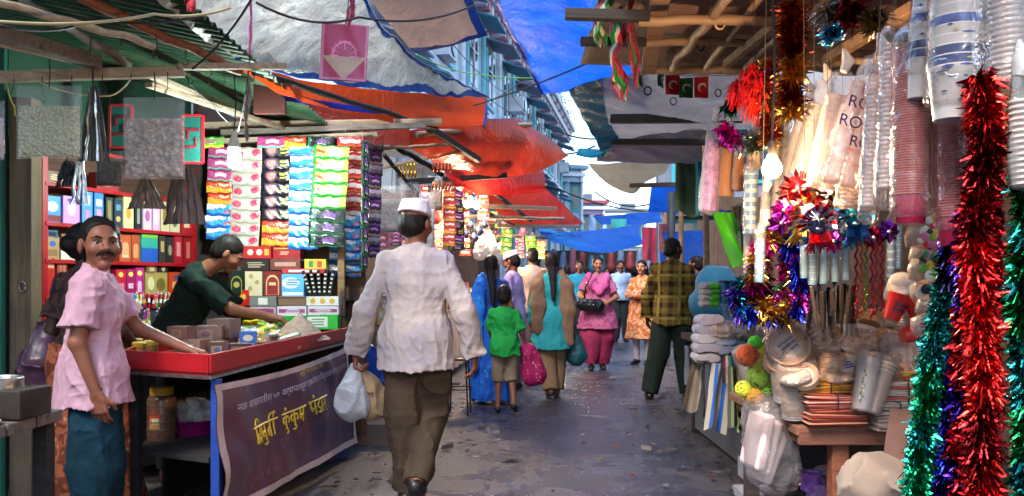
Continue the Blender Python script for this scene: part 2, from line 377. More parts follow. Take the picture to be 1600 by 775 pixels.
# ------------------------------------------------------------------ shared goods makers
BLK = M((.018, .017, .018), .7)
def design_mats(cols, rough=.35): return [M(c, rough, 0, .08, 14, .05, 90, .5) for c in cols]
DES = {  # printed faces: colours, and which colour sits at (u across, v up)
 'hearts': (('#a9a69d', '#d0365f', '#d9d6cc', '#b98a6a'), lambda u, v: 1 if min(math.hypot((u-.2)*1.7, v-.45), math.hypot((u-.8)*1.7, v-.6)) < .26 else (2 if .38 < u < .62 and .3 < v < .7 else (3 if v > .9 else 0))),
 'plum': (('#231b24', '#c27f8d', '#6a4a5d', '#c9c24a'), lambda u, v: 1 if math.hypot((u-.33)*2, v-.5) < .3 else (2 if math.hypot((u-.33)*2, v-.5) < .45 else (3 if .62 < u < .9 and (.55 < v < .7 or .3 < v < .4) else 0))),
 'sky': (('#3aa0dc', '#e8eef2', '#1f62b4', '#c2405a'), lambda u, v: 1 if v > .45+.35*u and u < .8 else (2 if v < .26-.1*u else (3 if u > .72 and v < .45 and v > .22 else 0))),
 'lime': (('#d8cf58', '#2f8a34', '#e7c9a0', '#a44a2c'), lambda u, v: 1 if v > .82 or v < .14 or u < .06 else (2 if math.hypot((u-.6)*1.4, v-.45) < .32 else (3 if u < .32 and .35 < v < .6 else 0))),
 'night': (('#1b2622', '#3c6b4e', '#7d4d8e', '#c9cfc4'), lambda u, v: 1 if v > .88 or v < .1 or abs(u-.12) < .05 else (2 if math.hypot((u-.55)*1.2, v-.5) < .22 else (3 if .4 < u < .7 and abs(v-.3) < .05 else 0))),
 'flame': (('#d8432a', '#e9a83a', '#e7dcb9', '#8e1f22'), lambda u, v: 1 if v < .55-.3*u else (2 if .45 < u < .85 and .5 < v < .72 else (3 if v > .86 else 0))),
 'rose': (('#b5487e', '#e3c3d4', '#8a2a63', '#5dbf9a'), lambda u, v: 1 if .3 < u < .75 and .35 < v < .65 else (2 if v > .8 else (3 if v < .12 else 0))),
 'red': (('#b4232b', '#e6d8d2', '#7a1218', '#d96a3a'), lambda u, v: 1 if abs(v-.5) < .17 and .12 < u < .85 else (2 if v > .86 else (3 if v < .14 else 0))),
 'silver': (('#6d6b77', '#b9b7c4', '#3a3750', '#8b3b4b'), lambda u, v: 1 if abs(v-.6) < .16 else (2 if v < .25 else (3 if abs(u-.3) < .12 and v > .3 else 0))),
 'violet': (('#4b2b5e', '#b9a3c9', '#7a3f8c', '#d8cf7a'), lambda u, v: 1 if .25 < u < .8 and .4 < v < .62 else (2 if v > .75 else (3 if v < .1 else 0))),
 'green': (('#5fbf2f', '#e9efc8', '#2b7a2a', '#e2c93a'), lambda u, v: 1 if math.hypot((u-.5)*1.4, v-.5) < .27 else (2 if v > .82 else (3 if v < .16 else 0))),
}
_pk = {}
def packet_mesh(style, w, h, th=.016):
    key = (style, round(w, 3), round(h, 3))
    if key in _pk: return _pk[key]
    cols, fn0 = DES[style]; b = MB(); sd_ = sum(map(ord, style))
    def fn(u, v):
        if .30 < v < .74 and .12 < u < .9:
            k = (int(u*30)*7+int(v*11)*13+sd_*3) % 11
            if k < 2 and (int(v*6)+sd_) % 3: return (fn0(u, v)+2) % 4
        return fn0(u, v)
    def P(sg):
        def g(u, v):
            e = (min(u, 1-u)*8 if min(u, 1-u) < .125 else 1); e2 = min(1, min(v, 1-v)*7)
            return ((u-.5)*w, sg*th*.5*math.sqrt(max(0, e*e2))*(1+.15*sin(u*23+v*9)), (v-.5)*h+.004*sin(u*15))
        return g
    b.grid(P(-1), 36, 16, fn); b.grid(lambda u, v: P(1)(1-u, v), 10, 6, 0)
    o = b.build('packet', design_mats(cols, .28), None, 60); me = o.data; bpy.data.objects.remove(o); _pk[key] = me; return me
def strip(label, px, py0, py1, wpx, Y, styles, tilt=0., yaw=0., group='strips of printed packets hung in the incense stall'):
    n = len(styles); top = at(px, py0, Y); H = (py1-py0)*Y/F; w = wpx*Y/F; h = H/n
    r = thing('packet_strip', label, 'packet strip', top, 0, group); r.rotation_euler = (R(rnd(-3, 3)), R(tilt), R(yaw))
    for i, s in enumerate(styles):
        o = bpy.data.objects.new('packet', packet_mesh(s, w, h*1.02)); COL.objects.link(o); o.parent = r
        o.location = (rnd(-.004, .004), -.004*i*0+rnd(-.004, .004), -h*(i+.5)); o.rotation_euler = (R(rnd(-9, 4)), R(rnd(-2, 2)), R(rnd(-6, 6)))
    b = MB(); b.tube([(-w*.3, .012, .07), (-w*.3, .012, -H)], .0022, 5); b.build('string', M('#8a8377', .8), r); return r
def carton(label, loc, dims, col, deco=(), rz=0., group=None, name='carton', cat='box', rough=.4, bev=.002, tilt=(0, 0)):
    "printed box; deco on its front: (shape, u, v, su, sv, colour)"
    w, d, h = dims; cols = [col]+list(dict.fromkeys(x[5] for x in deco)); b = MB(); b.box((0, 0, h/2), (w, d, h))
    for i, (s, u, v, su, sv, c) in enumerate(deco):
        m = cols.index(c, 1) if c in cols[1:] else 0; e = .0008*(i+1); cx, cz = (u-.5)*w, v*h
        if s == 'r': b.box((cx, -d/2-e/2, cz), (su*w, e, sv*h), m=m)
        elif s == 'o': b.prism([(cos(a*pi/9)*su*w/2, sin(a*pi/9)*sv*h/2) for a in range(18)], e, (cx, -d/2-e/2, cz), m=m)
        elif s == 'a':
            k = [(cos(a*pi/8)*su*w/2, sin(a*pi/8)*su*w/2*1.2) for a in range(9)]; b.prism([(su*w/2, -sv*h)]+k+[(-su*w/2, -sv*h)], e, (cx, -d/2-e/2, cz), m=m)
        elif s == 'l':
            for q in range(3): b.box((cx+rnd(-.04, .04)*w, -d/2-e/2, cz+(q-1)*sv*h*.36), (su*w*rnd(.6, 1), e, sv*h*.15), m=m)
        elif s == 't': b.box((cx, 0, h+e/2), (su*w, sv*d, e), m=m)
    o = b.build(name, design_mats(cols, rough)); o.location = loc; o.rotation_euler = (R(tilt[0]), R(tilt[1]), R(rz)); return tag(o, label, cat, group)
def sheetbox(pts, th, name, mat, parent=None): ...
def tarp(name, label, rows, mat, hem=(), hemmat=None, nu=40, nv=30, sag=.0, wr=.03, seed=0, cat='tarpaulin', hw=.07, kids_=None, ws=2.2):
    "cloth through rows of photo points with depth, creased by noise; hem: edges 'tblr' that carry a coloured border"
    G = [[at(*p) for p in r] for r in rows]; nr, nc = len(G), len(G[0])
    def cr(a, b, c, d, t): return .5*((2*b)+(c-a)*t+(2*a-5*b+4*c-d)*t*t+(3*b-3*c+d-a)*t**3)
    def row(r, u):
        x = u*(nc-1); i = min(int(x), nc-2); t = x-i; g = G[r]; return cr(g[max(i-1, 0)], g[i], g[i+1], g[min(i+2, nc-1)], t) if nc > 2 else g[i].lerp(g[i+1], t)
    def P(u, v):
        x = v*(nr-1); i = min(int(x), nr-2); t = x-i; q = [row(min(max(i+k, 0), nr-1), u) for k in (-1, 0, 1, 2)]
        p = cr(*q, t) if nr > 2 else q[1].lerp(q[2], t)
        k = math.sqrt(max(0, min(1, 4*u*(1-u)*3)*min(1, 4*v*(1-v)*3)))
        s2 = V((seed*7.1, 0, 0)); n = mn.noise(p*ws+s2)*.6+(1-2*abs(mn.noise(p*ws*1.7+s2*2)))*.5+mn.noise(p*ws*4+s2)*.25
        f = sin(u*pi)*sin(v*pi); return p+V((mn.noise(p*3+s2)*.3*wr, mn.noise(p*2.5-s2)*.3*wr, -sag*f+wr*n*(.35+.65*k)))
    L = {'u': (P(1, .5)-P(0, .5)).length, 'v': (P(.5, 1)-P(.5, 0)).length}
    o = MB().grid(P, nu, nv).build(name, mat, None, 180); tag(o, label, cat)
    for e in hem:
        b = MB(); q = hw/(L['v'] if e in 'tb' else L['u'])
        fn = {'t': lambda u, v: P(u, v*q), 'b': lambda u, v: P(u, 1-q+v*q), 'l': lambda u, v: P(u*q, v), 'r': lambda u, v: P(1-q+u*q, v)}[e]
        hb = b.grid(lambda u, v: fn(u, v)+V((0, -.004, -.006)), nu if e in 'tb' else 4, nv if e in 'lr' else 4).build('hem', hemmat, o, 180)
    return o
def pole(name, label, a, b, w, mat, h=None, cat='pole', rnd_=False, group=None):
    a = at(*a) if len(a) == 3 and a[0] > 5 or isinstance(a, tuple) and len(a) == 3 and abs(a[0]) > 5 else V(a); b = at(*b) if abs(b[0]) > 5 else V(b)
    if rnd_:
        n = 14; pts = [a.lerp(b, i/n)+V((mn.noise(a+V((i*.5, 0, 0))), mn.noise(b+V((0, i*.5, 0))), mn.noise(a+V((0, 0, i*.6)))))*w*.35 for i in range(n+1)]
        o = MB().tube(pts, [w/2*(1.12 if i % 4 == 0 else .97) for i in range(n+1)], 9).build(name, mat, None, 50)
    else: o = MB().beam(a, b, w, h or w).build(name, mat, None, bev=.004)
    return tag(o, label, cat, group)
def wire(label, pts, r=.004, mat=None, sag=.0, name='cable', cat='cable', group=None):
    P = [at(*p) for p in pts]; out = []
    for i in range(len(P)-1):
        for k in range(10):
            t = k/10; out.append(P[i].lerp(P[i+1], t)-V((0, 0, sag*4*t*(1-t))))
    out.append(P[-1]); return tag(MB().tube(out, r, 5).build(name, mat or BLK, None, 180), label, cat, group)
def blob(name, label, cat, parts, mat, h=.008, fold=(.008, (9, 9, 9)), parent=None, cuts=(), group=None, k=.03, seed=1):
    "soft rounded thing from cones/ellipsoids in place"
    P = []
    for p in parts:
        if p[0] == 'e': P += [np.array(p[1])-max(p[2]), np.array(p[1])+max(p[2])]
        else: P += [np.array(p[1])-p[3], np.array(p[1])+p[3], np.array(p[2])-p[4], np.array(p[2])+p[4]]
    P = np.array(P); S = SDF(P.min(0)-.05, P.max(0)+.05, h)
    for p in parts:
        if p[0] == 'e': S.ell(p[1], p[2], k)
        else: S.cone(p[1], p[2], p[3], p[4], k, sy=p[5] if len(p) > 5 else 1)
    for c in cuts: S.cut(*c)
    if fold: S.fold(fold[0], fold[1], seed)
    o = S.build(name, mat, parent); return tag(o, label, cat, group) if label else o
# ------------------------------------------------------------------ the incense and kumkum stall
RED = M('#a3151d', .4, 0, .2, 6, .1); DARKW = WOOD((.035, .03, .028), .8); TAN = WOOD((.36, .27, .19), .8); GREYW = WOOD((.17, .135, .115), .85); RUST = WOOD((.26, .09, .04), .6)
cnt = thing('market_counter', 'long low counter with a red edged tray on top and purple banner hung on it', 'counter', (-1.344, 3.41, 0))
def loc_(p): return V(p)-cnt.location
TP = [(-1.83, 3.62), (-1.344, 3.41), (-1.158, 5.45), (-1.75, 5.75), (-2.02, 4.3)]
b = MB(); b.prism([(x+1.344, y-3.41) for x, y in TP], .03, (0, 0, .835), (1, 0, 0), (0, 1, 0)); b.build('tray_floor', M('#7a2a22', .6), cnt)
for (p, q) in zip(TP, TP[1:]+TP[:1]):
    a_, b_ = loc_((*p, .885)), loc_((*q, .885)); MB().beam(a_, b_, .018, .085).build('tray_rim', RED, cnt, bev=.003)
for (p, q) in ((TP[0], TP[1]), (TP[1], TP[2])):
    MB().beam(loc_((*p, .822)), loc_((*q, .822)), .022, .012).build('metal_strip', FOIL((.5, .5, .52), .35), cnt)
MB().box(loc_((-1.335, 3.47, .41)), (.04, .04, .80)).build('leg', M('#1d3f8f', .5), cnt, bev=.003)
MB().box(loc_((-1.185, 5.38, .41)), (.06, .06, .80)).build('leg', M('#16306b', .5), cnt, bev=.003)
MB().box(loc_((-1.80, 3.68, .41)), (.04, .04, .80)).build('leg', DARKW, cnt)
MB().box(loc_((-1.72, 5.68, .41)), (.04, .04, .80)).build('leg', DARKW, cnt)
b = MB(); b.prism([(x+1.344, y-3.41) for x, y in [(-1.80, 3.7), (-1.39, 3.52), (-1.22, 5.35), (-1.7, 5.65), (-1.98, 4.3)]], .025, (0, 0, .43), (1, 0, 0), (0, 1, 0)); b.build('lower_shelf', DARKW, cnt)
MB().beam(loc_((-1.95, 4.3, .4)), loc_((-1.72, 5.7, .4)), .02, .78).build('back_panel', DARKW, cnt)
# banner with writing
BA = [V((-1.338, 3.40, .79)), V((-1.155, 5.30, .80)), V((-1.11, 5.38, .12)), V((-1.30, 3.40, .20))]
def ban(u, v, off=0.):
    p = BA[0].lerp(BA[1], u).lerp(BA[3].lerp(BA[2], u), v); nr = V((.995, -.09, .1)); e = .045*sin(pi*v)*mn.noise(V((u*4, v*2, 0)))+.012*mn.noise(V((u*14, v*4, 3)))+.012*sin(u*pi*5+v*4)*v*.6
    return p-V((0, 0, .05*sin(pi*u)*(1-v)*.6))+nr*(.02+e+off)
t = NT('printed vinyl banner'); co = t.coords(rand=False); f = t.noise(co, 1.6, 3); g = t.noise(co, 6, 5)
BANM = t.done(t.pbr(t.ramp(f, [(.3, '#4b3a60'), (.48, '#583c4e'), (.62, '#663a3e'), (.75, '#433f6c')]), .38, 0, .5, t.bump(g, .4, .02)))
bn = MB().grid(ban, 60, 24).build('vinyl_banner', BANM, None, 180); tag(bn, 'purple vinyl banner with yellow lettering hung along the counter front', 'banner')
b = MB()
for fn in (lambda u, v: ban(u, v*.05, .003), lambda u, v: ban(u, .94+v*.06, .003), lambda u, v: ban(u*.025, v, .004), lambda u, v: ban(.975+u*.025, v, .004)): b.grid(fn, 40, 12)
b.build('hem', CLOTH('#b79b93'), bn, 180)
GOLD = M('#d8b43c', .4); WHT = M('#cfc6cf', .5)
def strokes(S, u0, u1, v, h, w, mat, name, wob=0., slope=0.):
    "letters as pen strokes: each polyline in cells of the word; x 0..N, y 0..1 up"
    N = max(p[0] for s_ in S for p in s_); b = MB()
    for s_ in S:
        pts = []
        for i in range(len(s_)-1):
            for k in range(6): pts.append((lerp(s_[i][0], s_[i+1][0], k/6), lerp(s_[i][1], s_[i+1][1], k/6)))
        pts.append(s_[-1]); q = [ban(u0+(u1-u0)*x/N, v-(y-.5)*h+slope*x/N, .006) for x, y in pts]; b.tube(q, w, 5)
    return b.build(name, mat, bn, 60)
def arc(cx, cy, rx, ry, a0, a1, n=9): return [(cx+rx*cos(R(lerp(a0, a1, i/n))), cy+ry*sin(R(lerp(a0, a1, i/n)))) for i in range(n+1)]
def bar(x0, x1): return [(x0, .85), (x1, .85)]
W1 = [bar(0, 3.75), [(.3, .85), (.3, 0)], arc(.62, .95, .34, .3, 180, 20), [(.95, .85), (.95, 0)], [(.95, .45), (.55, .45), (.45, .2)], [(.75, .3), (.5, 0)],   # tri
      [(1.25, .85), (1.25, .3)], arc(1.33, .3, .09, .1, 0, 350), [(1.25, .45), (1.75, .45)], [(1.75, .85), (1.75, 0)], arc(1.72, -.14, .2, .14, 90, -150),   # mu (long)
      [(2.6, .85), (2.6, 0)], arc(2.42, .3, .2, .22, 70, 240), [(2.6, .5), (2.4, .52)], arc(2.92, .92, .32, .32, 180, 10), [(3.22, .85), (3.22, 0)], arc(3.3, 1.12, .14, .14, 200, 20)]   # rti
W2 = [bar(0, 3.5), [(.5, .85), (.5, 0)], arc(.3, .45, .2, .2, 0, 350), arc(.74, .45, .22, .2, 150, -70), arc(.5, -.16, .17, .15, 120, -90), arc(.52, 1.1, .06, .06, 0, 350),  # kum
      [(1.6, .85), (1.6, 0)], arc(1.4, .45, .2, .2, 0, 350), arc(1.84, .45, .22, .2, 150, -70), arc(1.58, -.14, .2, .14, 90, -150),  # kuu
      [(2.5, .85), (2.5, .3)], arc(2.58, .3, .09, .1, 0, 350), [(2.5, .45), (3.05, .45)], [(3.05, .85), (3.05, 0)]]  # ma
W3 = [bar(.5, 3.6), [(.0, .72), (.12, .88), (.26, .80), (.24, .62), (.12, .55), (.26, .42)], arc(.34, .38, .09, .1, 0, 350), [(.42, .4), (.85, .4)], [(.85, .85), (.85, 0)], arc(.85, 1.12, .06, .06, 0, 350),  # bham
      [(1.6, .85), (1.6, .65)], arc(1.5, .5, .2, .16, 60, 270), arc(1.5, .2, .22, .16, 90, -150), [(2.15, .85), (2.15, 0)],   # daa
      [(2.75, .85), (2.75, .6)], arc(2.62, .55, .16, .14, 20, -120), [(2.6, .42), (2.95, 0)]]  # ra
strokes(W1, .17, .355, .47, .16, .0055, GOLD, 'lettering', slope=-.01); strokes(W2, .385, .54, .45, .155, .0055, GOLD, 'lettering', slope=-.01); strokes(W3, .57, .73, .43, .155, .0055, GOLD, 'lettering')
def textline(words, u0, v0, u1, v1, h, w, mat, name='lettering'):
    "a line of small Devanagari-style text: head bar with hanging strokes"
    fo = bpy.data.curves.new('t', 'FONT'); fo.body = words; fo.size = 1; fo.resolution_u = 3; o = bpy.data.objects.new('t', fo); COL.objects.link(o)
    me = bpy.data.meshes.new_from_object(o.evaluated_get(bpy.context.evaluated_depsgraph_get())); bpy.data.objects.remove(o)
    xs = [p.co.x for p in me.vertices]; wd_ = max(xs)-min(xs); x0 = min(xs)
    for p in me.vertices:
        s = (p.co.x-x0)/wd_; p.co = ban(lerp(u0, u1, s), lerp(v0, v1, s)-p.co.y*h, .006)
    me.materials.append(mat); q = bpy.data.objects.new(name, me); COL.objects.link(q); q.parent = bn
textline('नळ बाजारातील ५० वर्षापासून एकमेव विश्वसनीय दुकान', .09, .24, .95, .20, .085, 0, WHT); textline('श्री गणेशाय नमः', .52, .10, .74, .09, .06, 0, GOLD)
textline('पूजा साहित्य मिळेल', .35, .66, .72, .60, .09, 0, M('#8d5c6c', .5)); textline('दुकान नं ५', .14, .87, .3, .85, .08, 0, M('#8d5c6c', .5))
# under the counter
def jar(label, c, r, h, lid, body, grp=None):
    t_ = thing('storage_jar', label, 'jar', c); MB().lathe([(r*.9, 0), (r, .02), (r, h*.75), (r*.93, h*.82), (r*.7, h*.88)], 24, m=0).build('jar_body', body, t_, 60)
    b = MB(); [b.lathe([(r*1.006, z), (r*1.03, z+.006), (r*1.006, z+.012)], 24, cap=False) for z in (h*.2, h*.35, h*.5, h*.65)]; b.build('jar_rings', body, t_, 180)
    MB().lathe([(r*.80, h*.86), (r*.80, h*.97), (r*.74, h)], 24).build('lid', lid, t_, 50); b = MB(); b.grid(lambda u, v: (r*1.012*cos(-pi/2-.1+.75*(u-.5)), r*1.012*sin(-pi/2-.1+.75*(u-.5)), h*(.25+.3*v)), 8, 6, lambda u, v: 1 if v > .6 else (2 if v > .2 and .2 < u < .8 else 0)); b.build('paper_label', [M('#b98a5a'), M('#b5402f'), M('#d9c9a0')], t_, 180); return t_
jar('tall ribbed jar of brown powder with a yellow lid under the counter', at(253, 688, 3.95), .072, .275, M('#c78a22', .5), M('#6a4d3e', .25, 0, .25, 20))
b = MB(); b.lathe([(.085, 0), (.12, .12), (.127, .125), (.115, .118), (.08, .01)], 24); o = b.build('plastic_tub', M('#8a1460', .35), None, 50); o.location = at(303, 690, 4.1); tag(o, 'magenta plastic tub on the dark shelf under the counter', 'tub')
o = blob('plastic_sack', 'crumpled clear plastic sack heaped over the magenta tub', 'sack', [('e', at(303, 645, 4.1), (.10, .09, .06))], CLEAR(opac=.35), fold=(.02, (16, 16, 16)))
# heaps, bricks, bowl and sachets in the tray
def heap(label, px, py, Y, r, h, col, seed):
    c = at(px, py, Y); b = MB(); n = 40
    def P(u, v):
        a = 2*pi*u; q = v*r*(1+.12*mn.noise(V((cos(a)*1.5, sin(a)*1.5, seed)))); z = h*(1-v)**1.15; p = V((q*cos(a), q*sin(a), z)); return p+V((0, 0, .012*mn.noise(p*25+V((seed, 0, 0)))+.005*mn.noise(p*70)))
    o = b.grid(P, n, 22).build('powder_heap', M(col, .95, 0, .3, 60, .6, 160, .1), None, 180); o.location = c; tag(o, label, 'powder heap')
heap('big pinkish heap of dry herb powder at the far end of the tray', 468, 530, 4.9, .20, .17, '#a58a78', 1)
heap('flatter grey brown heap of dry herbs beside the big powder heap', 420, 544, 4.45, .18, .10, '#8d7466', 2)
heap('small tan heap of loose herbs behind the two powder heaps', 405, 520, 5.0, .10, .05, '#9a8060', 3)
for i, (px, py, Y, d, rz, c, lab) in enumerate([
    (300, 560, 3.74, (.135, .09, .10), -8, '#8a6a5c', 'wrapped brown incense block with a printed label at the tray corner'),
    (340, 562, 3.80, (.10, .09, .085), 20, '#55403d', 'dark wrapped block standing beside the labelled incense block'),
    (283, 530, 3.78, (.10, .08, .07), -5, '#80594c', 'brown block stacked on top of the labelled incense block'),
    (325, 520, 4.0, (.15, .10, .09), 12, '#76584e', 'shiny wrapped brown block at the top of the block pile'),
    (350, 512, 4.15, (.14, .10, .10), -14, '#8c7065', 'pale wrapped block behind the pile of brown blocks'),
    (372, 556, 4.0, (.13, .09, .06), 25, '#4b3d40', 'low dark block in crinkled wrap near the tray rim'),
    (404, 548, 4.15, (.12, .09, .055), 30, '#5a4a4d', 'grey wrapped block lying against the red tray rim')]):
    z = {2: .96, 3: .93, 4: .95}.get(i, .868); Yy = Y; p = V(((px-800)*Y/F, Y, z if i in (2, 3, 4) else .868))
    ct = carton(lab, p, d, c, [('r', .5, .5, .5, .6, '#b7a78a'), ('o', .5, .55, .3, .4, '#4a5d9b'), ('r', .5, .2, .3, .1, '#b54a3a')] if i == 0 else [('r', .45, .5, .5, .6, '#8f7a68'), ('o', .5, .55, .3, .35, ['#7a4a5a', '#4a5d7b', '#8a6a3a'][i % 3]), ('t', .5, 0, .6, .6, '#9a8878')], rz, name='incense_block', cat='incense block', rough=.22, bev=.012)
    if i in (3, 4): MB().box((0, 0, -.035), (d[0]*.9, d[1]*.9, .07)).build('base_block', M('#6a4f45', .3), ct, bev=.01)
carton('small blue printed box wedged between the brown blocks', V(((388-800)*4.1/F, 4.1, .9)), (.085, .06, .085), '#2f66b5', [('o', .5, .6, .6, .4, '#d8d0b0'), ('r', .5, .2, .7, .15, '#c9a23a')], 15)
MB().box((0, 0, 0), (.12, .1, .04)).build('x', BLK).location = (-1.41, 4.1, .88); bpy.data.objects['x'].name = 'wood_offcut'; tag(bpy.data.objects['wood_offcut'], 'flat dark slab lying under the small blue printed box', 'slab')
bw = MB().lathe([(.05, 0), (.095, .06), (.105, .085), (.10, .085), (.09, .06), (.045, .008)], 28).build('metal_bowl', FOIL((.45, .42, .40), .4), None, 50); bw.location = (-1.80, 4.35, .868); bw.scale = (1.3, 1.3, 1.1); tag(bw, 'wide dull steel bowl at the back of the tray', 'bowl')
for i, (px, py, c) in enumerate([(218, 538, '#b99a35'), (236, 530, '#c9b24a'), (212, 525, '#b78a30')]):
    Y = 3.85+.12*i; t_ = thing('tiny_pot', ['squat yellow pot at the edge of the tray by the resting hand', 'pale yellow pot second along the tray edge', 'amber pot behind the two yellow pots'][i], 'pot', V(((px-800)*Y/F, Y, .868)))
    MB().lathe([(.028, 0), (.034, .03), (.03, .055)], 16).build('pot_body', M('#8a6b3a', .4), t_, 60); MB().lathe([(.034, .055), (.036, .075), (.03, .08)], 16).build('lid', M(c, .5), t_, 50)
for i, (px, Y, rz) in enumerate([(245, 3.72, 10), (268, 3.78, -20)]):
    o = MB().lathe([(.055, 0), (.075, .012), (.07, .014), (.05, .004)], 20).build('leaf_plate', M(('#b09a6a', '#8f8172')[i], .6), None, 60); o.location = ((px-800)*Y/F, Y, .868+.004*i); tag(o, ['shallow straw coloured plate under the resting hand', 'shallow grey plate overlapping the straw plate'][i], 'plate')
random.seed(11)
SC = [('#d8c21f', 'yellow'), ('#6fae2a', 'green'), ('#e0cf4a', 'pale yellow'), ('#b7b8bd', 'silver'), ('#c9a51f', 'mustard'), ('#8fc23a', 'lime'), ('#d9d4c9', 'white'), ('#b5406a', 'pink')]
for i in range(34):
    px = rnd(352, 455); Y = rnd(4.35, 5.2); c, nm = random.choice(SC[:6] if px < 430 else SC[2:]); w_, h_ = rnd(.05, .065), rnd(.13, .17); b = MB()
    f_ = lambda sg: (lambda u, v: ((u-.5)*w_, (v-.5)*h_, sg*.012*math.sqrt(max(0, min(1, min(u, 1-u)*6)*min(1, min(v, 1-v)*8)))))
    mm = lambda u, v: 1 if abs(v-.55) < .14 else (2 if v > .85 else 0); b.grid(f_(1), 8, 14, mm); b.grid(lambda u, v: f_(-1)(1-u, v), 8, 14, 0)
    o = b.build('incense_sachet', [M(c, .25), M('#d7dac0', .3), M('#3f7a3a', .3)], None, 60); o.location = ((px-800)*Y/F, Y, .885+.0035*i*.4+.06*max(0, 1-abs(px-400)/60)); o.rotation_euler = (R(rnd(-16, 16)), R(rnd(-20, 20)), R(rnd(-70, 70)))
    tag(o, 'flat shiny incense sachet in the loose pile the vendor is sorting', 'sachet', 'loose sachets piled in the red tray')
for i, (px, py, Y) in enumerate([(378, 545, 4.25), (396, 538, 4.35), (385, 530, 4.5), (408, 533, 4.5)]):
    o = blob('spice_bag', None, None, [('e', (0, 0, 0), (.075, .05, .022))], M('#c08a2c', .3, 0, .3, 20), fold=(.01, (30, 30, 30)), h=.005); o.location = ((px-800)*Y/F, Y, .90); o.rotation_euler = (0, 0, R(40*i)); tag(o, 'small amber bag of spice lying in the tray', 'spice bag', 'amber spice bags in the red tray')
# boxes at the far end of the counter
D_ = lambda *a: list(a)
BX = [
 ('carton', 'bright green carton at the counter end with a white panel', 467, 531, 491, 514, '#2fae3a', D_(('r', .5, .5, .5, .7, '#d9e0cf'), ('l', .5, .5, .4, .5, '#6d8a6a'))),
 ('carton', 'plain green carton beside the one with the white panel', 436, 466, 493, 516, '#2aa336', D_(('r', .4, .5, .3, .3, '#1d7a28'))),
 ('carton', 'white and pink flower printed carton on the plain green carton', 436, 482, 478, 493, '#d8c9cf', D_(('r', .5, .5, .9, .4, '#9a4a70'), ('l', .5, .5, .6, .4, '#e3d8dc'))),
 ('carton', 'white and pink flower printed carton on the panelled green carton', 483, 531, 478, 492, '#d3c6cc', D_(('r', .5, .5, .9, .4, '#8d4468'), ('l', .5, .5, .6, .4, '#e3d8dc'))),
 ('carton', 'white carton printed with three orange suns on top of the stack', 481, 532, 463, 477, '#d6d2c4', D_(('o', .2, .5, .16, .6, '#d89a3a'), ('o', .5, .5, .16, .6, '#d89a3a'), ('o', .8, .5, .16, .6, '#d89a3a'))),
 ('carton', 'open brown cardboard carton between grey and sun printed ones', 437, 480, 463, 477, '#7a5b48', D_(('r', .5, .85, .98, .2, '#5b4132'))),
 ('carton', 'grey carton with a white sticker near the vendor hands', 393, 436, 463, 478, '#77756f', D_(('r', .5, .5, .35, .7, '#cfccc0'),)),
 ('carton', 'low pink lettered carton beneath the grey carton', 393, 435, 479, 492, '#b9a0a8', D_(('r', .5, .5, .8, .5, '#8f3f62'),)),
 ('gift_box', 'black incense box with a gold arch and ornament', 361, 385, 424, 462, '#14201a', D_(('a', .5, .55, .7, .45, '#8f8a3a'), ('a', .5, .52, .6, .42, '#16251d'), ('o', .5, .45, .4, .25, '#a79a4a'))),
 ('gift_box', 'cream incense box covered in a fine floral print', 386, 413, 424, 462, '#c7b896', D_(('o', .3, .3, .25, .2, '#a38f5e'), ('o', .7, .55, .25, .2, '#a38f5e'), ('o', .35, .8, .25, .2, '#a38f5e'))),
 ('gift_box', 'maroon incense box with a pale gold arch', 415, 442, 424, 463, '#7d1a1c', D_(('a', .5, .55, .75, .48, '#c9b27e'), ('a', .5, .52, .64, .44, '#8c2122'), ('r', .5, .5, .4, .12, '#c9b27e'))),
 ('gift_box', 'pale blue box with white swirls and blue lettering', 443, 478, 428, 463, '#5aa6d6', D_(('o', .4, .6, .8, .5, '#cfe2ec'), ('l', .5, .62, .55, .3, '#1d4fa0'), ('r', .5, .12, .9, .14, '#e0e8ec'))),
 ('gift_box', 'slim white incense box lying on top of the upright boxes', 443, 512, 420, 427, '#c23038', D_(('r', .5, .5, .7, .5, '#e2cfc6'),)),
 ('gift_box', 'bright red box with a gold square behind the vendor arm', 374, 393, 453, 477, '#c4231c', D_(('o', .5, .55, .5, .4, '#d9a53a'),)),
 ('gift_box', 'long dark brown box with pale lettering in the middle tier', 380, 424, 405, 423, '#2c201c', D_(('l', .5, .5, .6, .5, '#bfae92'),)),
 ('gift_box', 'long brown box with a pink band in the middle tier', 425, 473, 404, 422, '#6d3e34', D_(('r', .5, .5, .7, .35, '#b98a80'),)),
 ('gift_box', 'grey white patterned box at the near end of the middle tier', 352, 379, 406, 423, '#56504b', D_(('r', .5, .5, .7, .4, '#1e1a1a'),)),
 ('gift_box', 'red box printed with white roses in the top tier', 380, 428, 385, 404, '#b3202a', D_(('o', .3, .5, .2, .5, '#e0b7a2'), ('o', .6, .5, .2, .5, '#e3cfb0'), ('r', .85, .5, .15, .5, '#e0a23a'))),
 ('gift_box', 'deep red box with a gold rim in the top tier', 429, 472, 386, 404, '#9c1420', D_(('r', .5, .85, .9, .1, '#c9993f'), ('l', .4, .45, .4, .3, '#d8c3a3'))),
 ('gift_box', 'tan and white box leaning at the top tier beginning', 356, 379, 388, 405, '#a86a48', D_(('r', .5, .5, .5, .4, '#d9c3a6'),)),
 ('gift_box', 'yellow and green carton of small tins behind the striped fans', 478, 512, 405, 421, '#c8b43a', D_(('r', .3, .5, .2, .6, '#3a8a4a'), ('r', .7, .5, .2, .6, '#b5402f'))),
]
